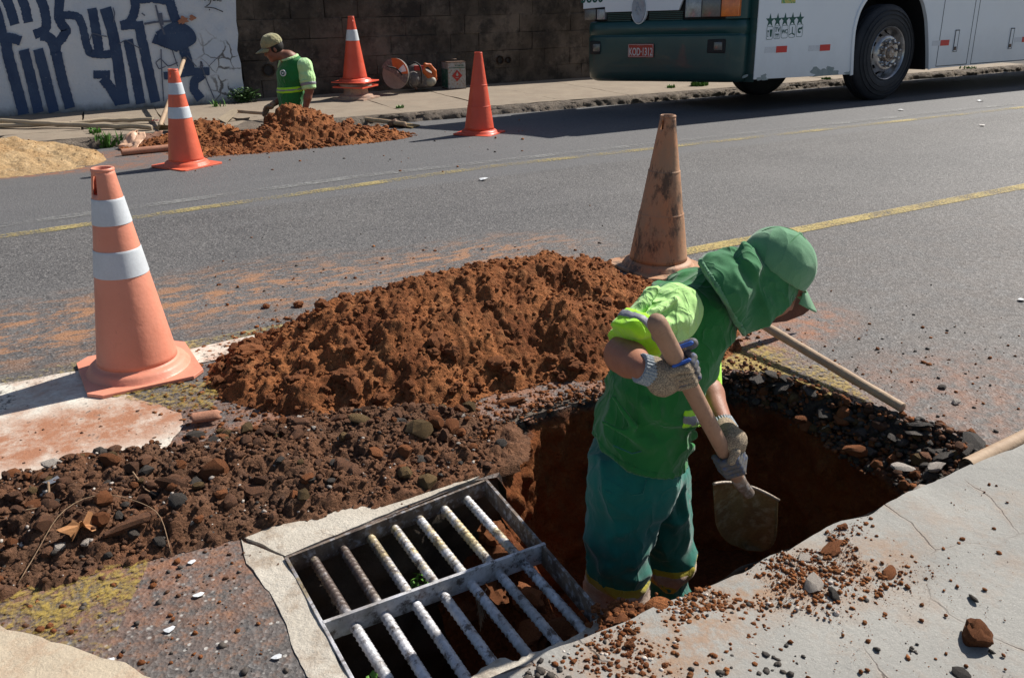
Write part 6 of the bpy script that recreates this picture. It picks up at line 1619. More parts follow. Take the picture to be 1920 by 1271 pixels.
for k in range(7): tb((-.02+k*.022, -td/2-.002, .347), (.014, .003, .022 if k % 2 else .016), 'tin_green', 'print_mark', 0)
o = MB().prism([(0, -td/2-.005, .115), (.085, -td/2-.005, .20), (0, -td/2-.005, .285), (-.085, -td/2-.005, .20)], (0, .003, 0)).build('hazard_label', M['label_red'], None); clean(o); o.parent = tn
fl_ = [(0, .255), (.012, .232), (.022, .215), (.016, .195), (-.012, .195), (-.022, .212), (-.010, .228)]
e = MB().prism([(x, -td/2-.008, z) for x, z in fl_], (0, .002, 0)).build('flame_mark', M['tin'], None); clean(e); e.parent = o
e = MB().box((0, -td/2-.0065, .172), (.05, .003, .008)).build('label_line', M['tin'], None); e.parent = o
for (x, z, r) in ((.005, .08, .014), (-.06, .06, .006)): 
    e = MB().box((x, -td/2-.002, z), (r, .003, r*1.6)).build('rust_spot', M['clay'], None); e.parent = tn
o = MB().tube([(-.06, 0, th_), (-.05, 0, th_+.03), (.05, 0, th_+.03), (.06, 0, th_)], .005, 6).build('wire_handle', M['iron'], None, True); o.parent = tn

# ------------------------------------------------------------ people
R3 = CR.copy(); C3 = -np.array([CF[0], CF[1], 0]); C3 /= np.linalg.norm(C3); Z3 = np.array([0, 0, 1.])
def joint(px, py, b, P0): return PL(px, py, np.array(P0)+C3*b, C3)
def head(s, c, u, f, l, hair=False):
    """skull, jaw, nose, ears, lips into SDF s; c = centre between the ears"""
    s.ell(c+u*.035-f*.01, (f, l, u), (.098, .077, .098), .02); s.ell(c-u*.045+f*.025, (f, l, u), (.068, .058, .075), .03)
    s.ell(c-u*.10+f*.062, (f, l, u), (.026, .030, .022), .02); s.cap(c+u*.012+f*.088, c-u*.030+f*.104, .008, .012, .012)
    s.cap(c-u*.032+f*.092-l*.012, c-u*.032+f*.092+l*.012, .008, .008, .008); s.cap(c+u*.022+f*.080-l*.035, c+u*.022+f*.080+l*.035, .013, .013, .015)
    s.cap(c-u*.060+f*.083-l*.018, c-u*.060+f*.083+l*.018, .007, .007, .008); s.cap(c-u*.071+f*.080-l*.014, c-u*.071+f*.080+l*.014, .007, .007, .006)
    s.ell(c-u*.035+f*.06-l*.035, (f, l, u), (.03, .022, .028), .02); s.ell(c-u*.035+f*.06+l*.035, (f, l, u), (.03, .022, .028), .02)
    for q in (-1, 1):
        s.ell(c+l*q*.079-u*.005-f*.005, (f, l, u), (.018, .008, .030), .005); s.ell(c+l*q*.030+f*.089+u*.003, (f, l, u), (.014, .017, .010), .006, neg=True)
def eyes(c, u, f, l, parent):
    for q in (-1, 1):
        e = SDF().ell(c+l*q*.030+f*.072+u*.003, (f, l, u), (.012, .013, .011), .002); e.mesh('eye', .003, M['eyewhite'], parent)
        e = SDF().ell(c+l*q*.030+f*.083+u*.001, (f, l, u), (.004, .005, .005), .001); e.mesh('pupil', .0015, M['eye'], parent)
def fingers(s, base, mid, tip, r): s.chain([base, mid, tip], [r, r*.95, r*.85], .006)

def folds(a, sc, seed):
    def f(v):
        n = fbm(v[:, 0]*sc[0]+v[:, 2]*3, v[:, 1]*sc[1]-v[:, 2]*2, v[:, 2]*sc[2], seed, 2); k = (1-np.abs(n))**3
        return a*(k-.45)+.003*fbm(v[:, 0]*30, v[:, 1]*30, v[:, 2]*30, seed+5, 2)
    return f
# ---- worker one: digging in the pit
P0 = np.array([1.50, 1.70, 0.0])
J = lambda px, py, b=0.0: joint(px, py, b, P0)
w1 = thing('person', 'worker in green cap with neck cape digging with a shovel in the open pit', 'person', (1.5, 1.7, PZ+.03))
hem = J(1200, 862); waist = J(1200, 800); mid = J(1228, 715); chest = J(1268, 635); uch = J(1305, 585); neckb = J(1340, 560); 
shR = J(1262, 585, .15); elR = J(1168, 665, .255); wrR = J(1207, 692, .40); 
shL = J(1315, 612, -.13); elL = J(1316, 708, -.09); wrL = J(1357, 800, .10)
hu = unit(R3*.56+Z3*.83); hf = unit(R3*.83-Z3*.56); hl = C3
hc = J(1440, 524, 0.0)
hipR = J(1165, 905, .085); hipL = J(1235, 900, -.085); knR = J(1158, 1062, .10); knL = J(1255, 1050, -.07)
anR = knR+np.array([.02, .0, -.36]); anL = knL+np.array([.0, .0, -.40]); 
anR[2] = max(anR[2], PZ+.12); anL[2] = max(anL[2], PZ+.12)
b = SDF()
head(b, hc, hu, hf, hl)
b.chain([hc-hu*.06-hf*.02, (hc+neckb)/2-hf*.01, neckb], [.056, .056, .062], .03)
b.chain([hem, waist, mid, chest, uch], [.10, .09, .09, .09, .07], .05)
for q in (-1, 1): b.chain([hem+C3*.06*q, mid+C3*.06*q, chest+C3*.07*q, uch+C3*.07*q], [.08, .08, .08, .055], .05)
b.cap(uch, shR, .055, .05, .04); b.cap(uch, shL, .055, .05, .04)
b.chain([shR, (shR+elR)/2, elR], [.052, .050, .045], .02); b.chain([elR, elR+(wrR-elR)*.35, wrR], [.045, .043, .030], .02)
b.chain([shL, elL], [.052, .044], .02); b.chain([elL, elL+(wrL-elL)*.35, wrL], [.043, .041, .029], .02)
b.chain([hipR, knR, anR], [.09, .058, .04], .03); b.chain([hipL, knL, anL], [.09, .058, .04], .03)
b.mesh('body', .0075, M['skin'], w1)
eyes(hc, hu, hf, hl, w1)
# shirt
def torso1():
    s = SDF()
    s.chain([hem-Z3*.03, waist, mid, chest, uch], [.122, .112, .108, .112, .098], .06)
    for q in (-1, 1): s.chain([hem-Z3*.03+C3*.065*q, waist+C3*.065*q, mid+C3*.06*q, chest+C3*.075*q, uch+C3*.075*q], [.110, .098, .095, .100, .076], .05)
    s.cap(uch+C3*.05, shR-C3*.035, .085, .068, .03); s.cap(uch-C3*.05, shL+C3*.03, .085, .070, .03)
    s.cap(uch, neckb+(neckb-uch)*.15, .085, .068, .04)
    # folds of cloth
    for a, b_, ra in ((J(1130, 790, .17), J(1215, 835, .175), .012), (J(1210, 760, .18), J(1285, 840, .12), .012), (J(1225, 720, .175), J(1300, 800, .10), .010), (J(1235, 830, .16), J(1298, 815, .06), .013), (J(1150, 745, .15), J(1190, 800, .185), .010), (J(1265, 860, .12), J(1297, 838, .03), .012), (J(1290, 650, .14), J(1270, 735, .15), .010), (J(1240, 850, .16), J(1300, 770, .05), .008)):
        s.cap(a, b_, ra*.4, ra, .025)
    return s
ts = torso1()
hp = J(1105, 806, 0); hn = unit(np.cross(C3, J(1300, 858, 0)-hp)); hn = hn if hn[2] < 0 else -hn
ts.cut(hp+hn*.0, hn)
nd = unit(neckb-uch); ts.cut(neckb+nd*.075, nd)
ts.mesh('shirt', .0068, M['green'], w1, grow=.006, disp=folds(.016, (6, 6, 9), 3))
# double hem seam
band = torso1(); band.cut(hp+hn*.002, hn); band.cut(hp-hn*.016, -hn); band.mesh('hem', .0065, M['green'], w1, grow=.009, disp=folds(.016, (6, 6, 9), 3))
# reflective belt strip on the shirt
bd = unit(chest-waist); bp = J(1300, 742, 0)
bd = unit(-(J(1340, 705, 0)-J(1230, 768, 0))); bn = unit(np.cross(C3, J(1345, 770, 0)-J(1255, 735, 0))); bn = bn if bn[2] > 0 else -bn
for nm, mt, a, c_, g_ in (('belt_trim', 'neon', -.028, .028, .005), ('belt_tape', 'refl', -.012, .012, .008)):
    s = torso1(); s.cut(J(1300, 752, 0)+bn*c_, bn); s.cut(J(1300, 752, 0)+bn*a, -bn); s.cut(J(1262, 735, 0), -R3); s.mesh(nm, .0065, M[mt], w1, grow=g_+.006, disp=folds(.016, (6, 6, 9), 3))
# sleeves
def sleeveR(): 
    s = SDF(); e = elR+(elR-shR)*.0; s.chain([shR+(uch-shR)*.12, shR+Z3*.004, (shR*.55+elR*.45), elR+Z3*.006], [.064, .070, .068, .060], .03)
    for a, b_, ra in ((J(1235, 540, .20), J(1160, 625, .30), .012), (J(1290, 600, .22), J(1200, 625, .31), .013), (J(1265, 560, .22), J(1190, 610, .31), .011), (J(1215, 545, .2), J(1150, 615, .27), .009), (J(1290, 620, .2), J(1235, 650, .29), .014)): s.cap(a, b_, ra*.5, ra, .03)
    return s
cdir = unit(elR-shR+ (wrR-elR)*.35)
cc0 = J(1175, 648, .25); cdir = unit(-R3*.62-Z3*.55+C3*.55)
s = sleeveR(); s.cut(cc0, cdir); s.mesh('sleeve', .0065, M['lime'], w1, disp=folds(.006, (11, 11, 11), 5))
s = sleeveR(); s.cut(cc0+cdir*.002, cdir); s.cut(cc0-cdir*.062, -cdir); s.mesh('cuff_trim', .006, M['neon'], w1, grow=.0035)
s = sleeveR(); s.cut(cc0-cdir*.028, cdir); s.cut(cc0-cdir*.050, -cdir); s.mesh('cuff_tape', .0055, M['refl'], w1, grow=.0065)
s = SDF(); s.chain([uch-C3*.06, shL, (shL+elL)/2+.0], [.06, .062, .058], .03); s.mesh('sleeve', .008, M['lime'], w1)
s = SDF(); s.chain([shL*.3+elL*.7, elL+(wrL-elL)*.12], [.058, .052], .03); s.mesh('cuff_trim', .0065, M['neon'], w1)
# trousers
def trs(sd=0):
    s = SDF(); top = hem+Z3*.05
    s.chain([top, hem-Z3*.05], [.118, .125], .05)
    for q in (-1, 1): s.cap(top+C3*.06*q, hem-Z3*.04+C3*.06*q, .105, .112, .05)
    s.cap(hem-Z3*.02-R3*.055, hem-Z3*.075-R3*.05, .09, .095, .05)
    s.chain([hipR, (hipR+knR)/2, knR, knR-Z3*.12, anR+Z3*.03], [.112, .096, .086, .082, .066], .035); s.chain([hipL, (hipL+knL)/2, knL, knL-Z3*.14, anL+Z3*.03], [.112, .092, .078, .074, .062], .03)
    for a, b_, ra in ((J(1215, 930, .16), J(1190, 1060, .19), .012), (J(1150, 980, .18), J(1195, 1030, .19), .010), (J(1125, 880, .12), J(1150, 960, .18), .010), (J(1275, 900, .02), J(1290, 1010, -.02), .012), (J(1240, 880, .10), J(1270, 1000, .0), .010), (J(1215, 1040, .17), J(1130, 1065, .18), .010), (J(1290, 940, -.02), J(1245, 1010, .02), .010)): s.cap(a, b_, ra*.4, ra, .03)
    return s
t_ = trs(); t_.mesh('trousers', .0085, M['teal'], w1, disp=folds(.020, (6, 6, 6), 13))
def legband(z, half, mat, nm, grow, near):
    s = trs(); n = unit(Z3+R3*.22) if near else unit(Z3+R3*.02); s.cut(z+n*half, n); s.cut(z-n*half, -n)
    dv = unit((knL-knR)*[1, 1, 0]); md = (knR+knL)/2; s.cut(md-dv*.004 if near else md+dv*.004, dv if near else -dv); s.mesh(nm, .0065, M[mat], w1, grow=grow, disp=folds(.020, (6, 6, 6), 13))
zR = J(1150, 1092, .10); zL = J(1252, 1060, -.07)
legband(zR, .050, 'ygrim', 'leg_band', .003, True); legband(zR-Z3*.014, .036, 'refl_dirty', 'leg_tape', .006, True)
legband(zL, .040, 'ygrim', 'leg_band', .003, False); legband(zL, .020, 'refl_dirty', 'leg_tape', .006, False)
# pocket seam and side seam lines
P, _ = resample([J(1122, 840, .17), J(1124, 930, .185), J(1122, 1040, .19)], 20)
for (pts, r) in (([J(1137, 920, .185), J(1165, 930, .19), J(1205, 925, .185), J(1212, 900, .18)], .0022), ([J(1150, 835, .18), J(1185, 850, .185), J(1205, 845, .175)], .002)):
    world_to_fast(w1, MB().tube(pts, r, 6).build('pocket_seam', M['teal'], None, True))
# boots
for an in (anR, anL):
    s = SDF(); s.cap(an+Z3*.04, an-Z3*.05, .052, .05, .02); s.cap(an-Z3*.06, an-Z3*.065+R3*.15, .045, .04, .03); s.mesh('boot', .009, M['boot'], w1)
# cap with neck cape
cu_, cf_ = hu, hf
crown = hc+hu*.045-hf*.004
def capshape(): s = SDF(); s.ell(crown, (hf, hl, hu), (.105, .092, .094), .02); return s
bn_ = unit(hu)
s = capshape(); s.ell(crown+hu*.02-hf*.008, (hf, hl, hu), (.099, .087, .083), .02); s.cut(hc+hu*.030, -bn_)
s.mesh('cap', .005, M['cap_green'], w1, disp=wrinkle(.0025, (16, 16, 16), 21))
# panel seams of the cap
for ang in (0, 60, -60):
    a = math.radians(ang); dd = hl*math.sin(a)+hf*math.cos(a)*1.0; pts = []
    for t in np.linspace(-1.25, 1.25, 22):
        d = hu*math.cos(t)+dd*math.sin(t); e = np.array([d@hf/.105, d@hl/.092, d@hu/.094]); r = 1/np.linalg.norm(e)
        d2 = hu*math.cos(t)+dd*math.sin(t); c2 = crown+hu*.02-hf*.008; e2 = np.array([d2@hf/.099, d2@hl/.087, d2@hu/.083]); r2 = 1/np.linalg.norm(e2)
        p1 = crown+d*r; p2 = c2+d2*r2; pts.append(p1 if (p1-hc)@hu > (p2-hc)@hu+.004 and np.linalg.norm(p1-crown) > np.linalg.norm(p2-crown) else p2)
    world_to_fast(w1, MB().tube(pts, .0013, 6).build('cap_seam', M['green'], None, True))
world_to_fast(w1, MB().lathe([(.0001, .006), (.006, .005), (.009, 0)], 12, V([float(q) for q in hu]).to_track_quat('Z', 'Y').to_matrix(), crown+hu*.102-hf*.008).build('cap_button', M['cap_green'], None, True))
# visor
vz = []; n1, n2 = 17, 9
for j in range(n2):
    for i in range(n1):
        t = (i/(n1-1)-.5)*2; a = t*.80; v = j/(n2-1); 
        lx = math.sin(a)*(.090+.0*v); fx = .100*math.cos(a)*1.03+v*.066*(math.cos(t*1.45)**.8 if abs(t*1.45) < 1.57 else 0)
        vz.append(hc+hu*(.036-.030*v-.006*t*t*(.6+.4*v))+hf*(fx+.005)+hl*lx)
o = mesh('cap_visor', np.array(vz), [[j*n1+i, j*n1+i+1, (j+1)*n1+i+1, (j+1)*n1+i] for j in range(n2-1) for i in range(n1-1)], M['cap_green'], None, True); md = o.modifiers.new('t', 'SOLIDIFY'); md.thickness = .004; world_to_fast(w1, o)
# cape: covers the back of the head, ears and neck, spreading over the shoulders
def cape():
    s = SDF(); s.ell(hc+hu*.0-hf*.012, (hf, hl, hu), (.102, .094, .105), .04)
    s.cap(hc-hu*.02-hf*.03, neckb+Z3*.015, .088, .088, .05)
    s.cap(hc-hu*.07+hf*.02+C3*.02, J(1383, 590, .07), .085, .055, .04)
    s.cap(neckb+C3*.04, J(1345, 545, .10), .085, .075, .04); s.cap(neckb-C3*.03, J(1350, 560, -.09), .085, .075, .04)
    for a, b_, ra in ((J(1372, 474, .02), J(1350, 500, .07), .026), (J(1398, 462, .05), J(1420, 500, .10), .014), (J(1358, 490, .07), J(1376, 560, .125), .022), (J(1335, 500, .08), J(1362, 580, .12), .020), (J(1400, 485, .08), J(1398, 545, .115), .016), (J(1322, 506, .05), J(1340, 500, .08), .020)): s.cap(a, b_, ra*.7, ra, .035)
    return s
s = cape()
fp = J(1392, 606, 0); fq = J(1508, 534, 0); fn = unit(np.cross(C3, fq-fp)); fn = fn if fn[2] < 0 else -fn
s.cut(fp, fn)                                                    # open towards the face
lp = J(1318, 500, 0); lq = J(1382, 608, 0); ln = unit(np.cross(C3, lq-lp)); ln = ln if ln@R3 < 0 else -ln; s.cut(lp, ln)     # free rear edge
s.cut(hc+hu*.045, hu)
s.mesh('neck_cape', .0055, M['cape_green'], w1, disp=folds(.014, (8, 8, 6), 25))
s = cape(); s.cut(fp, fn); s.cut(lp+ln*.001, ln); s.cut(lp-ln*.005, -ln); s.mesh('cape_binding', .004, M['cap_green'], w1, grow=.0025, disp=folds(.014, (8, 8, 6), 25))

# gloves on the shovel
top = J(1230, 597, .50); 
hR_ = J(1262, 690, .44); hL_ = J(1358, 853, .16); low = J(1388, 903, .12)
# straight shaft through both hands
A_ = J(1235, 612, .46); B_ = J(1388, 905, .13); sd_ = unit(B_-A_); top = J(1228, 600, 0)
tt = ((top-A_)@sd_); top = A_-sd_*.015
def onshaft(px, py):
    # nearest point of the shaft to that line of sight
    r = ray(px, py); r /= np.linalg.norm(r); w0 = A_-CC; a, b_, c_ = sd_@sd_, sd_@r, r@r; d_, e_ = sd_@w0, r@w0; t = (b_*e_-c_*d_)/(a*c_-b_*b_); return A_+sd_*t
HR = onshaft(1277, 690); HL = onshaft(1358, 855)
toC = unit(CC-HR); rt = unit(np.cross(sd_, toC)); rt = rt if rt@R3 > 0 else -rt; cm = unit(np.cross(rt, sd_)); cm = cm if cm@toC > 0 else -cm
def glove1():
    s = SDF(); pal = HR-rt*.040+cm*.012
    s.ell(pal+sd_*.006-rt*.006, (rt, sd_, cm), (.038, .047, .022), .010); s.cap(wrR+(HR-wrR)*.25, pal-rt*.012, .031, .034, .02)
    s.cap(pal-rt*.018-sd_*.012, pal+rt*.005-sd_*.028, .026, .022, .015)
    return s
g1 = glove1()
offs = (-.036, -.0125, .0115, .0345); rr_ = (.0099, .0102, .0099, .0088)
for k, (o_, r) in enumerate(zip(offs, rr_)):
    k0 = HR-rt*.022+cm*.026+sd_*(o_-.002); k1 = HR+rt*.012+cm*(.036-.002*k)+sd_*(o_+.002); k2 = HR+rt*(.037-.003*k)+cm*.014+sd_*(o_+.004)
    g1.chain([k0, k1, k2], [r*1.05, r*1.02, r*.9], .003)
wt = wrR+(HR-wrR)*.12
g1.mesh('glove', .0032, M['glove'], w1, disp=wrinkle(.0012, (60, 60, 60), 31))
for k, (o_, r) in enumerate(zip(offs, rr_)):
    k1 = HR+rt*.027+cm*(.026-.002*k)+sd_*(o_+.003); k2 = HR+rt*(.037-.003*k)+cm*.012+sd_*(o_+.004); k3 = HR+rt*(.029-.003*k)-cm*.010+sd_*(o_+.005)
    SDF().chain([k1, k2, k3], [r*.98, r*1.04, r*.95], .004).mesh('fingertip_coating', .003, M['glove_dark'], w1)
    if k in (1, 2): SDF().chain([HR-rt*.024+cm*.031+sd_*(o_+.0118), HR+rt*.012+cm*.0305+sd_*(o_+.0135), k1+sd_*.0115-cm*.003, k2+sd_*.010], [.0028, .0042, .0038, .003], .002).mesh('finger_gap_dark', .002, M['glove_dark'], w1)  # k inner: dark tubes added in the grooves to set the fingers apart
    if k in (0, 3): SDF().chain([HR-rt*.012+cm*.022+sd_*(o_-.010 if k == 0 else o_+.012), k1+sd_*(-.010 if k == 0 else .009)-cm*.003], [.005, .005], .003).mesh('coating_edge', .0025, M['glove_blue'], w1)
s = SDF(); tb_ = HR-rt*.030-cm*.012-sd_*.022; s.chain([tb_, HR+rt*.002-cm*.027-sd_*.036, HR+rt*.048-cm*.018-sd_*.043], [.019, .0145, .0125], .008); s.mesh('thumb', .003, M['glove'], w1)
s = SDF(); s.chain([HR+rt*.018-cm*.026-sd_*.038, HR+rt*.052-cm*.017-sd_*.043], [.0145, .0135], .004); s.mesh('thumb_coating', .003, M['glove_dark'], w1)
s = SDF(); s.chain([HR+rt*.020-cm*.020-sd_*.048, HR+rt*.050-cm*.012-sd_*.052], [.006, .006], .003); s.mesh('coating_edge', .0025, M['glove_blue'], w1)
def ribs(a, b, ra, rb, nm='glove_cuff', nr_=16):
    d = unit(b-a); x = unit(np.cross(d, [0.3, .2, 1])); y = np.cross(d, x); vv = []; n = 56; K = 8
    for j in range(K):
        t = j/(K-1); r = ra+(rb-ra)*t
        for i in range(n):
            q = 2*math.pi*i/n; rr = r*(1+.035*math.cos(i*math.pi)); vv.append(a+(b-a)*t+(x*math.cos(q)+y*math.sin(q))*rr)
    F = [[j*n+i, j*n+(i+1) % n, (j+1)*n+(i+1) % n, (j+1)*n+i] for j in range(K-1) for i in range(n)]+[list(range(n)), [(K-1)*n+i for i in range(n)]]
    world_to_fast(w1, mesh(nm, np.array(vv), F, M['cuff'], None, False))
wdir = unit(HR-rt*.04-wrR)
ribs(wrR-wdir*.012, wrR+wdir*.036, .0355, .0365)
# lower hand
toC2 = unit(CC-HL); rt2 = unit(np.cross(sd_, toC2)); rt2 = rt2 if rt2@R3 > 0 else -rt2; cm2 = unit(np.cross(rt2, sd_)); cm2 = cm2 if cm2@toC2 > 0 else -cm2
s = SDF(); pal = HL+rt2*.032-cm2*.012-sd_*.012; s.ell(pal, (rt2, sd_, cm2), (.034, .050, .028), .012); s.cap(wrL, pal-sd_*.03, .032, .034, .02); s.ell(pal+rt2*.008-sd_*.018, (rt2, sd_, cm2), (.032, .036, .026), .012)
s.mesh('glove', .0035, M['glove'], w1, disp=wrinkle(.0012, (60, 60, 60), 32))
for k, o_ in enumerate((.052, .029, .006, -.016)):
    r = .0115-.0004*k; ks = [HL+rt2*.040+cm2*.002+sd_*(o_-.006), HL+rt2*.018+cm2*.034+sd_*o_, HL-rt2*.020+cm2*.026+sd_*(o_+.004), HL-rt2*.030-cm2*.002+sd_*(o_+.004)]
    SDF().chain(ks, [r*1.05, r*1.05, r, r*.9], .003).mesh('finger', .003, M['glove_dark'] if k < 3 else M['glove_dark'], w1)
SDF().chain([HL+rt2*.036-cm2*.004-sd_*.038, HL+rt2*.026+cm2*.024-sd_*.034, HL+rt2*.006+cm2*.036-sd_*.020], [.016, .0130, .0115], .006).mesh('thumb', .003, M['glove'], w1)
ribs(wrL-unit(pal-wrL)*.022, wrL+unit(pal-wrL)*.028, .034, .035)

# ---- the shovel
sh = thing('shovel', 'round-mouth shovel with wooden shaft held by the worker in the pit', 'shovel', B_)
g = MB(); P, _ = resample([A_-sd_*.012, B_-sd_*.03], 20)
g.tube([A_-sd_*.034, A_-sd_*.030, A_-sd_*.02, A_-sd_*.006]+list(P[1:]), [.006, .0155, .021, .0235]+[.0232-.0035*i/19 for i in range(19)], 18); world_to_fast(sh, g.build('shaft', M['wood_dark'], None, True, 60))
bt = J(1405, 925, .11)
g = MB(); g.tube([B_-sd_*.045, B_-sd_*.04, B_+sd_*.005, bt], [.018, .0205, .020, .0165], 14); world_to_fast(sh, g.build('socket', M['hubm'], None, True, 50))
world_to_fast(sh, MB().tube([B_-sd_*.035+rt2*.018, B_-sd_*.035+rt2*.028], .003, 6).build('rivet', M['hubm'], None, True))
# blade: dished plate hanging down from the socket, facing the viewer
TL, TR_ = J(1336, 903, .13), J(1459, 934, .08); BC = J(1400, 1025, .02)
ctr = (TL+TR_)/2; ux = unit(TR_-TL); dn = unit(BC-ctr); nz = unit(np.cross(ux, dn)); nz = nz if nz@C3 > 0 else -nz; Wd = np.linalg.norm(TR_-TL)/2; Ln = np.linalg.norm(BC-ctr)+.02
vv = []; n1, n2 = 21, 20
for j in range(n2):
    v = j/(n2-1)
    for i in range(n1):
        u = (i/(n1-1)-.5)*2; wf = 1-.02*v if v < .55 else math.sqrt(max(0, 1-((v-.55)/.45)**2))**.8*.99+.0
        shoulder = -.018*abs(u)**1.0*0
        p = ctr+ux*(u*Wd*wf)+dn*(v*Ln)-nz*(.030*(1-u*u)*(1-.3*v))+nz*(.012*math.exp(-(u/.09)**2)*max(0, 1-v*1.6))*-1
        if j == 0: p = p+nz*.010
        vv.append(p)
o = mesh('blade', np.array(vv), [[j*n1+i, j*n1+i+1, (j+1)*n1+i+1, (j+1)*n1+i] for j in range(n2-1) for i in range(n1-1)], M['blade'], None, True, 50); md = o.modifiers.new('t', 'SOLIDIFY'); md.thickness = .0025; world_to_fast(sh, o)
rim = [np.array(vv[i])-dn*.002 for i in range(n1)]; world_to_fast(sh, MB().tube(rim[:8], .0045, 6).build('step_edge', M['blade_edge'], None, True)); world_to_fast(sh, MB().tube(rim[12:], .0045, 6).build('step_edge', M['blade_edge'], None, True))

# ---- worker two: in the far hole
dsc = 9.2
Q0 = CC+ray(545, 150)*dsc; Q0[2] = 0
K_ = lambda px, py, b=0.0: joint(px, py, b, Q0)
w2_ = thing('person', 'worker in khaki cap and green shirt standing behind the far soil heap', 'person', (Q0[0], Q0[1], -.65))
f2 = unit(-R3*.88+C3*.42); f2h = unit(f2*.93-Z3*.33); l2 = unit(np.cross(Z3, f2)); u2 = unit(np.cross(f2h, l2)); u2 = u2 if u2[2] > 0 else -u2
c2 = K_(512, 92, .06)
S2 = 1.0
hem2 = K_(546, 212); wst2 = K_(546, 180); ch2 = K_(546, 140); up2 = K_(548, 118); nk2 = K_(540, 106, .03)
sL = K_(573, 122, .10)-Z3*.0; 
latd = unit(l2*(1 if l2@R3 > 0 else -1))
sA = K_(571, 124, .10); eA = K_(580, 168, .14); wA = K_(572, 206, .16)
sB = K_(536, 124, -.13); eB = K_(546, 176, -.12); wB = K_(510, 197, .04)
b = SDF(); head(b, c2, u2, f2h, l2); b.chain([c2-u2*.07-f2h*.025, nk2, up2], [.055, .056, .08], .03)
b.chain([hem2, wst2, ch2, up2], [.11, .105, .12, .10], .05); b.cap(up2, sA, .08, .055, .03); b.cap(up2, sB, .08, .055, .03)
b.chain([sA, eA, eA+(wA-eA)*.4, wA], [.055, .045, .042, .03], .02); b.chain([sB, eB, wB], [.055, .043, .03], .02)
kn = [hem2+latd*.09*q-Z3*.40 for q in (-1, 1)]; an2 = [k-Z3*.30 for k in kn]
for k, a in zip(kn, an2): b.chain([hem2+latd*.5*(k-hem2)@latd*1.0-Z3*.05, k, a], [.09, .06, .045], .03)
b.mesh('body', .008, M['skin2'], w2_); eyes(c2, u2, f2h, l2, w2_)
def tor2():
    s = SDF(); s.chain([hem2-Z3*.05, wst2, ch2, up2-Z3*.02], [.135, .13, .135, .11], .05)
    for q in (-1, 1): s.chain([hem2-Z3*.05+latd*.06*q, wst2+latd*.06*q, ch2+latd*.07*q, up2+latd*.07*q-Z3*.02], [.12, .115, .12, .09], .05)
    s.cap(up2, sA*.8+up2*.2, .09, .072, .03); s.cap(up2, sB*.8+up2*.2, .09, .072, .03); s.cap(up2, nk2, .085, .072, .04); return s
s = tor2(); s.cut(hem2-Z3*.1, -Z3); nd2 = unit(nk2-up2+f2*(-.02)); nd2 = unit(Z3*.8+f2*.25); s.cut(nk2-Z3*.022+nd2*.012, nd2); s.mesh('shirt', .009, M['green'], w2_, disp=wrinkle(.008, (8, 8, 10), 43))
s = tor2(); s.cut(nk2-Z3*.022+nd2*.016, nd2); s.cut(nk2-Z3*.022-nd2*.004, -nd2); s.mesh('collar', .007, M['lime2'], w2_, grow=.004)
bz = K_(540, 167, 0)
for nm, mt, h_, g_ in (('belt_trim', 'neon', .030, .006), ('belt_tape', 'refl', .011, .009)):
    s = tor2(); n = unit(Z3-R3*.08); s.cut(bz+n*h_, n); s.cut(bz-n*h_, -n); s.mesh(nm, .008, M[mt], w2_, grow=g_)
def slv(sh_, el_): s = SDF(); s.chain([up2*.25+sh_*.75, sh_, (sh_+el_)/2, el_], [.07, .078, .078, .072], .03); return s
for sh_, el_ in ((sA, eA), (sB, eB)):
    d = unit(el_-sh_); s = slv(sh_, el_); s.cut(el_+d*.0, d); s.mesh('sleeve', .008, M['lime2'], w2_, disp=wrinkle(.006, (14, 14, 14), 45))
    s = slv(sh_, el_); s.cut(el_-d*.005, d); s.cut(el_-d*.10, -d); s.mesh('cuff_trim', .007, M['neon'] if sh_ is sB else M['lime2'], w2_, grow=.004)
    s = slv(sh_, el_); s.cut(el_-d*.04, d); s.cut(el_-d*.072, -d); s.mesh('cuff_tape', .007, M['refl'], w2_, grow=.008)
s = SDF(); s.chain([hem2+Z3*.04, hem2-Z3*.1], [.13, .135], .04)
for q, (k, a) in enumerate(zip(kn, an2)): s.chain([hem2+(k-hem2)*.2, k, a], [.12, .09, .075], .03)
s.mesh('trousers', .012, M['teal'], w2_)
for a in an2: s = SDF(); s.cap(a, a-Z3*.03, .05, .05, .02); s.cap(a-Z3*.04, a-Z3*.04+f2*.13, .045, .04, .02); s.mesh('boot', .01, M['boot'], w2_)
# badge on the chest
bp = K_(531, 138, .0); n_ = unit(C3*.9-R3*.35); bp = ch2+ (bp-ch2)-0; 
hit = K_(530, 138, .16)
MQ = V([float(q) for q in unit(C3*.95-R3*.3)]).to_track_quat('Z', 'Y').to_matrix()
bc = K_(530.5, 137.5, .195)
o = MB().lathe([(.034, -.01), (.034, .004), (.024, .004)], 28, MQ, bc).build('badge_ring', M['badge_white'], None, True, 40); world_to_fast(w2_, o)
o = MB().lathe([(.024, .003), (.0001, .003)], 28, MQ, bc).build('badge', M['badge_green'], None); world_to_fast(w2_, o)
hv = [MQ @ V((x*.010, y*.010, .006))+V([float(q) for q in bc]) for x, y in ((0, -1.3), (1.1, -.1), (1.0, .8), (.4, .9), (0, .4), (-.4, .9), (-1.0, .8), (-1.1, -.1))]
world_to_fast(w2_, mesh('badge_heart', hv, [list(range(8))], M['badge_white'], None))
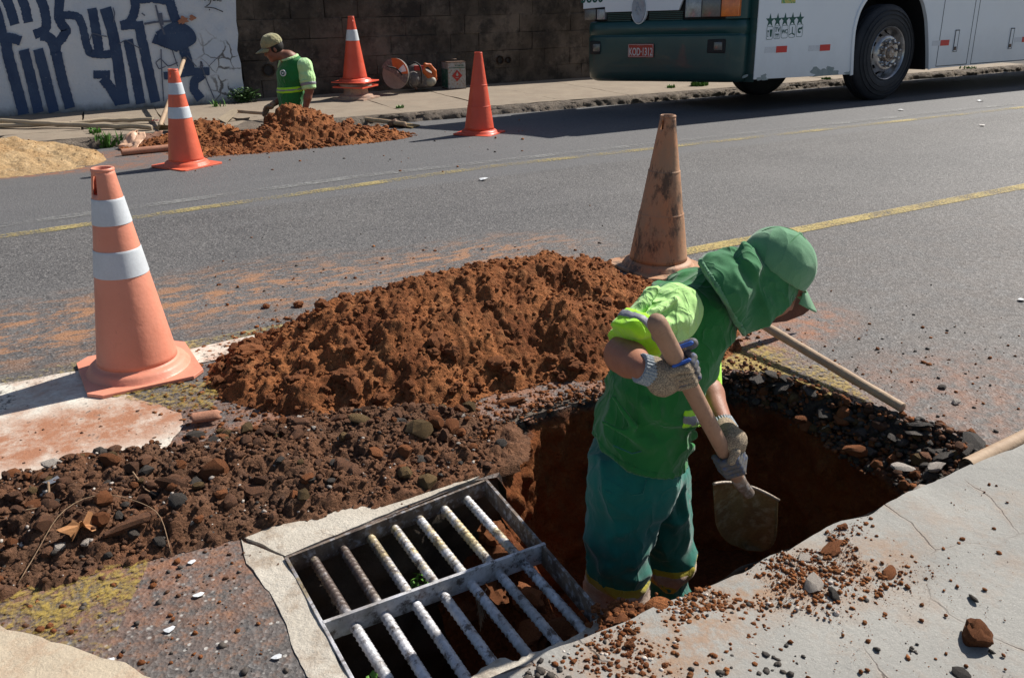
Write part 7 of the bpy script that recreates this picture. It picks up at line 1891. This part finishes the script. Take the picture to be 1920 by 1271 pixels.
# cap and hair
s = SDF(); s.ell(c2+u2*.02-f2h*.022, (f2h, l2, u2), (.098, .085, .095), .02); s.cut(c2-u2*.045, -u2); s.cut(c2+f2h*.035+u2*.0, f2h); s.mesh('hair', .006, M['hair'], w2_)
s = SDF(); s.ell(c2+u2*.06-f2h*.008, (f2h, l2, u2), (.116, .096, .088), .02); s.ell(c2+u2*.085-f2h*.015, (f2h, l2, u2), (.10, .088, .072), .02); s.cut(c2+u2*.036, -u2); s.mesh('cap', .006, M['khaki'], w2_, disp=wrinkle(.004, (14, 14, 14), 55))
vz = []
for j in range(7):
    for i in range(13):
        t = (i/12-.5)*2; a = t*1.1; v = j/6; vz.append(c2+u2*(.042-.022*v-.022*t*t)+f2h*(.100*math.cos(a)*1.05+v*.085*math.cos(t*1.2))+l2*math.sin(a)*.088)
o = mesh('cap_visor', np.array(vz), [[j*13+i, j*13+i+1, (j+1)*13+i+1, (j+1)*13+i] for j in range(6) for i in range(12)], M['khaki'], None, True); md = o.modifiers.new('t', 'SOLIDIFY'); md.thickness = .004; world_to_fast(w2_, o)
# hands: near one hangs behind the heap, the other is a whitish glove held forward
def relaxed(wr, d, pn, th, mat, nm):
    d, pn = unit(d), unit(pn); sd = unit(np.cross(d, pn)); s = SDF(); s.ell(wr+d*.045, (d, sd, pn), (.048, .040, .017), .01); s.cap(wr-d*.02, wr+d*.02, .028, .028, .01)
    for k, (o_, L_) in enumerate(((-.028, .062), (-.010, .070), (.009, .066), (.026, .052))):
        a = wr+d*.080+sd*o_; m1 = a+d*L_*.5+pn*.012; s.chain([a, m1, m1+d*L_*.25+pn*.028], [.0105, .010, .0085], .004)
    s.chain([wr+d*.02-sd*.03*th, wr+d*.05-sd*.055*th+pn*.015, wr+d*.075-sd*.055*th+pn*.03], [.014, .012, .010], .006); s.mesh(nm, .0045, mat, w2_)
relaxed(wA, -Z3*.95-R3*.2, -R3+C3*.2, 1, M['glove'], 'glove'); relaxed(wB, -R3*.75-Z3*.6, -Z3*.6+C3*.4, -1, M['glove'], 'glove')
bpy.context.view_layer.update()
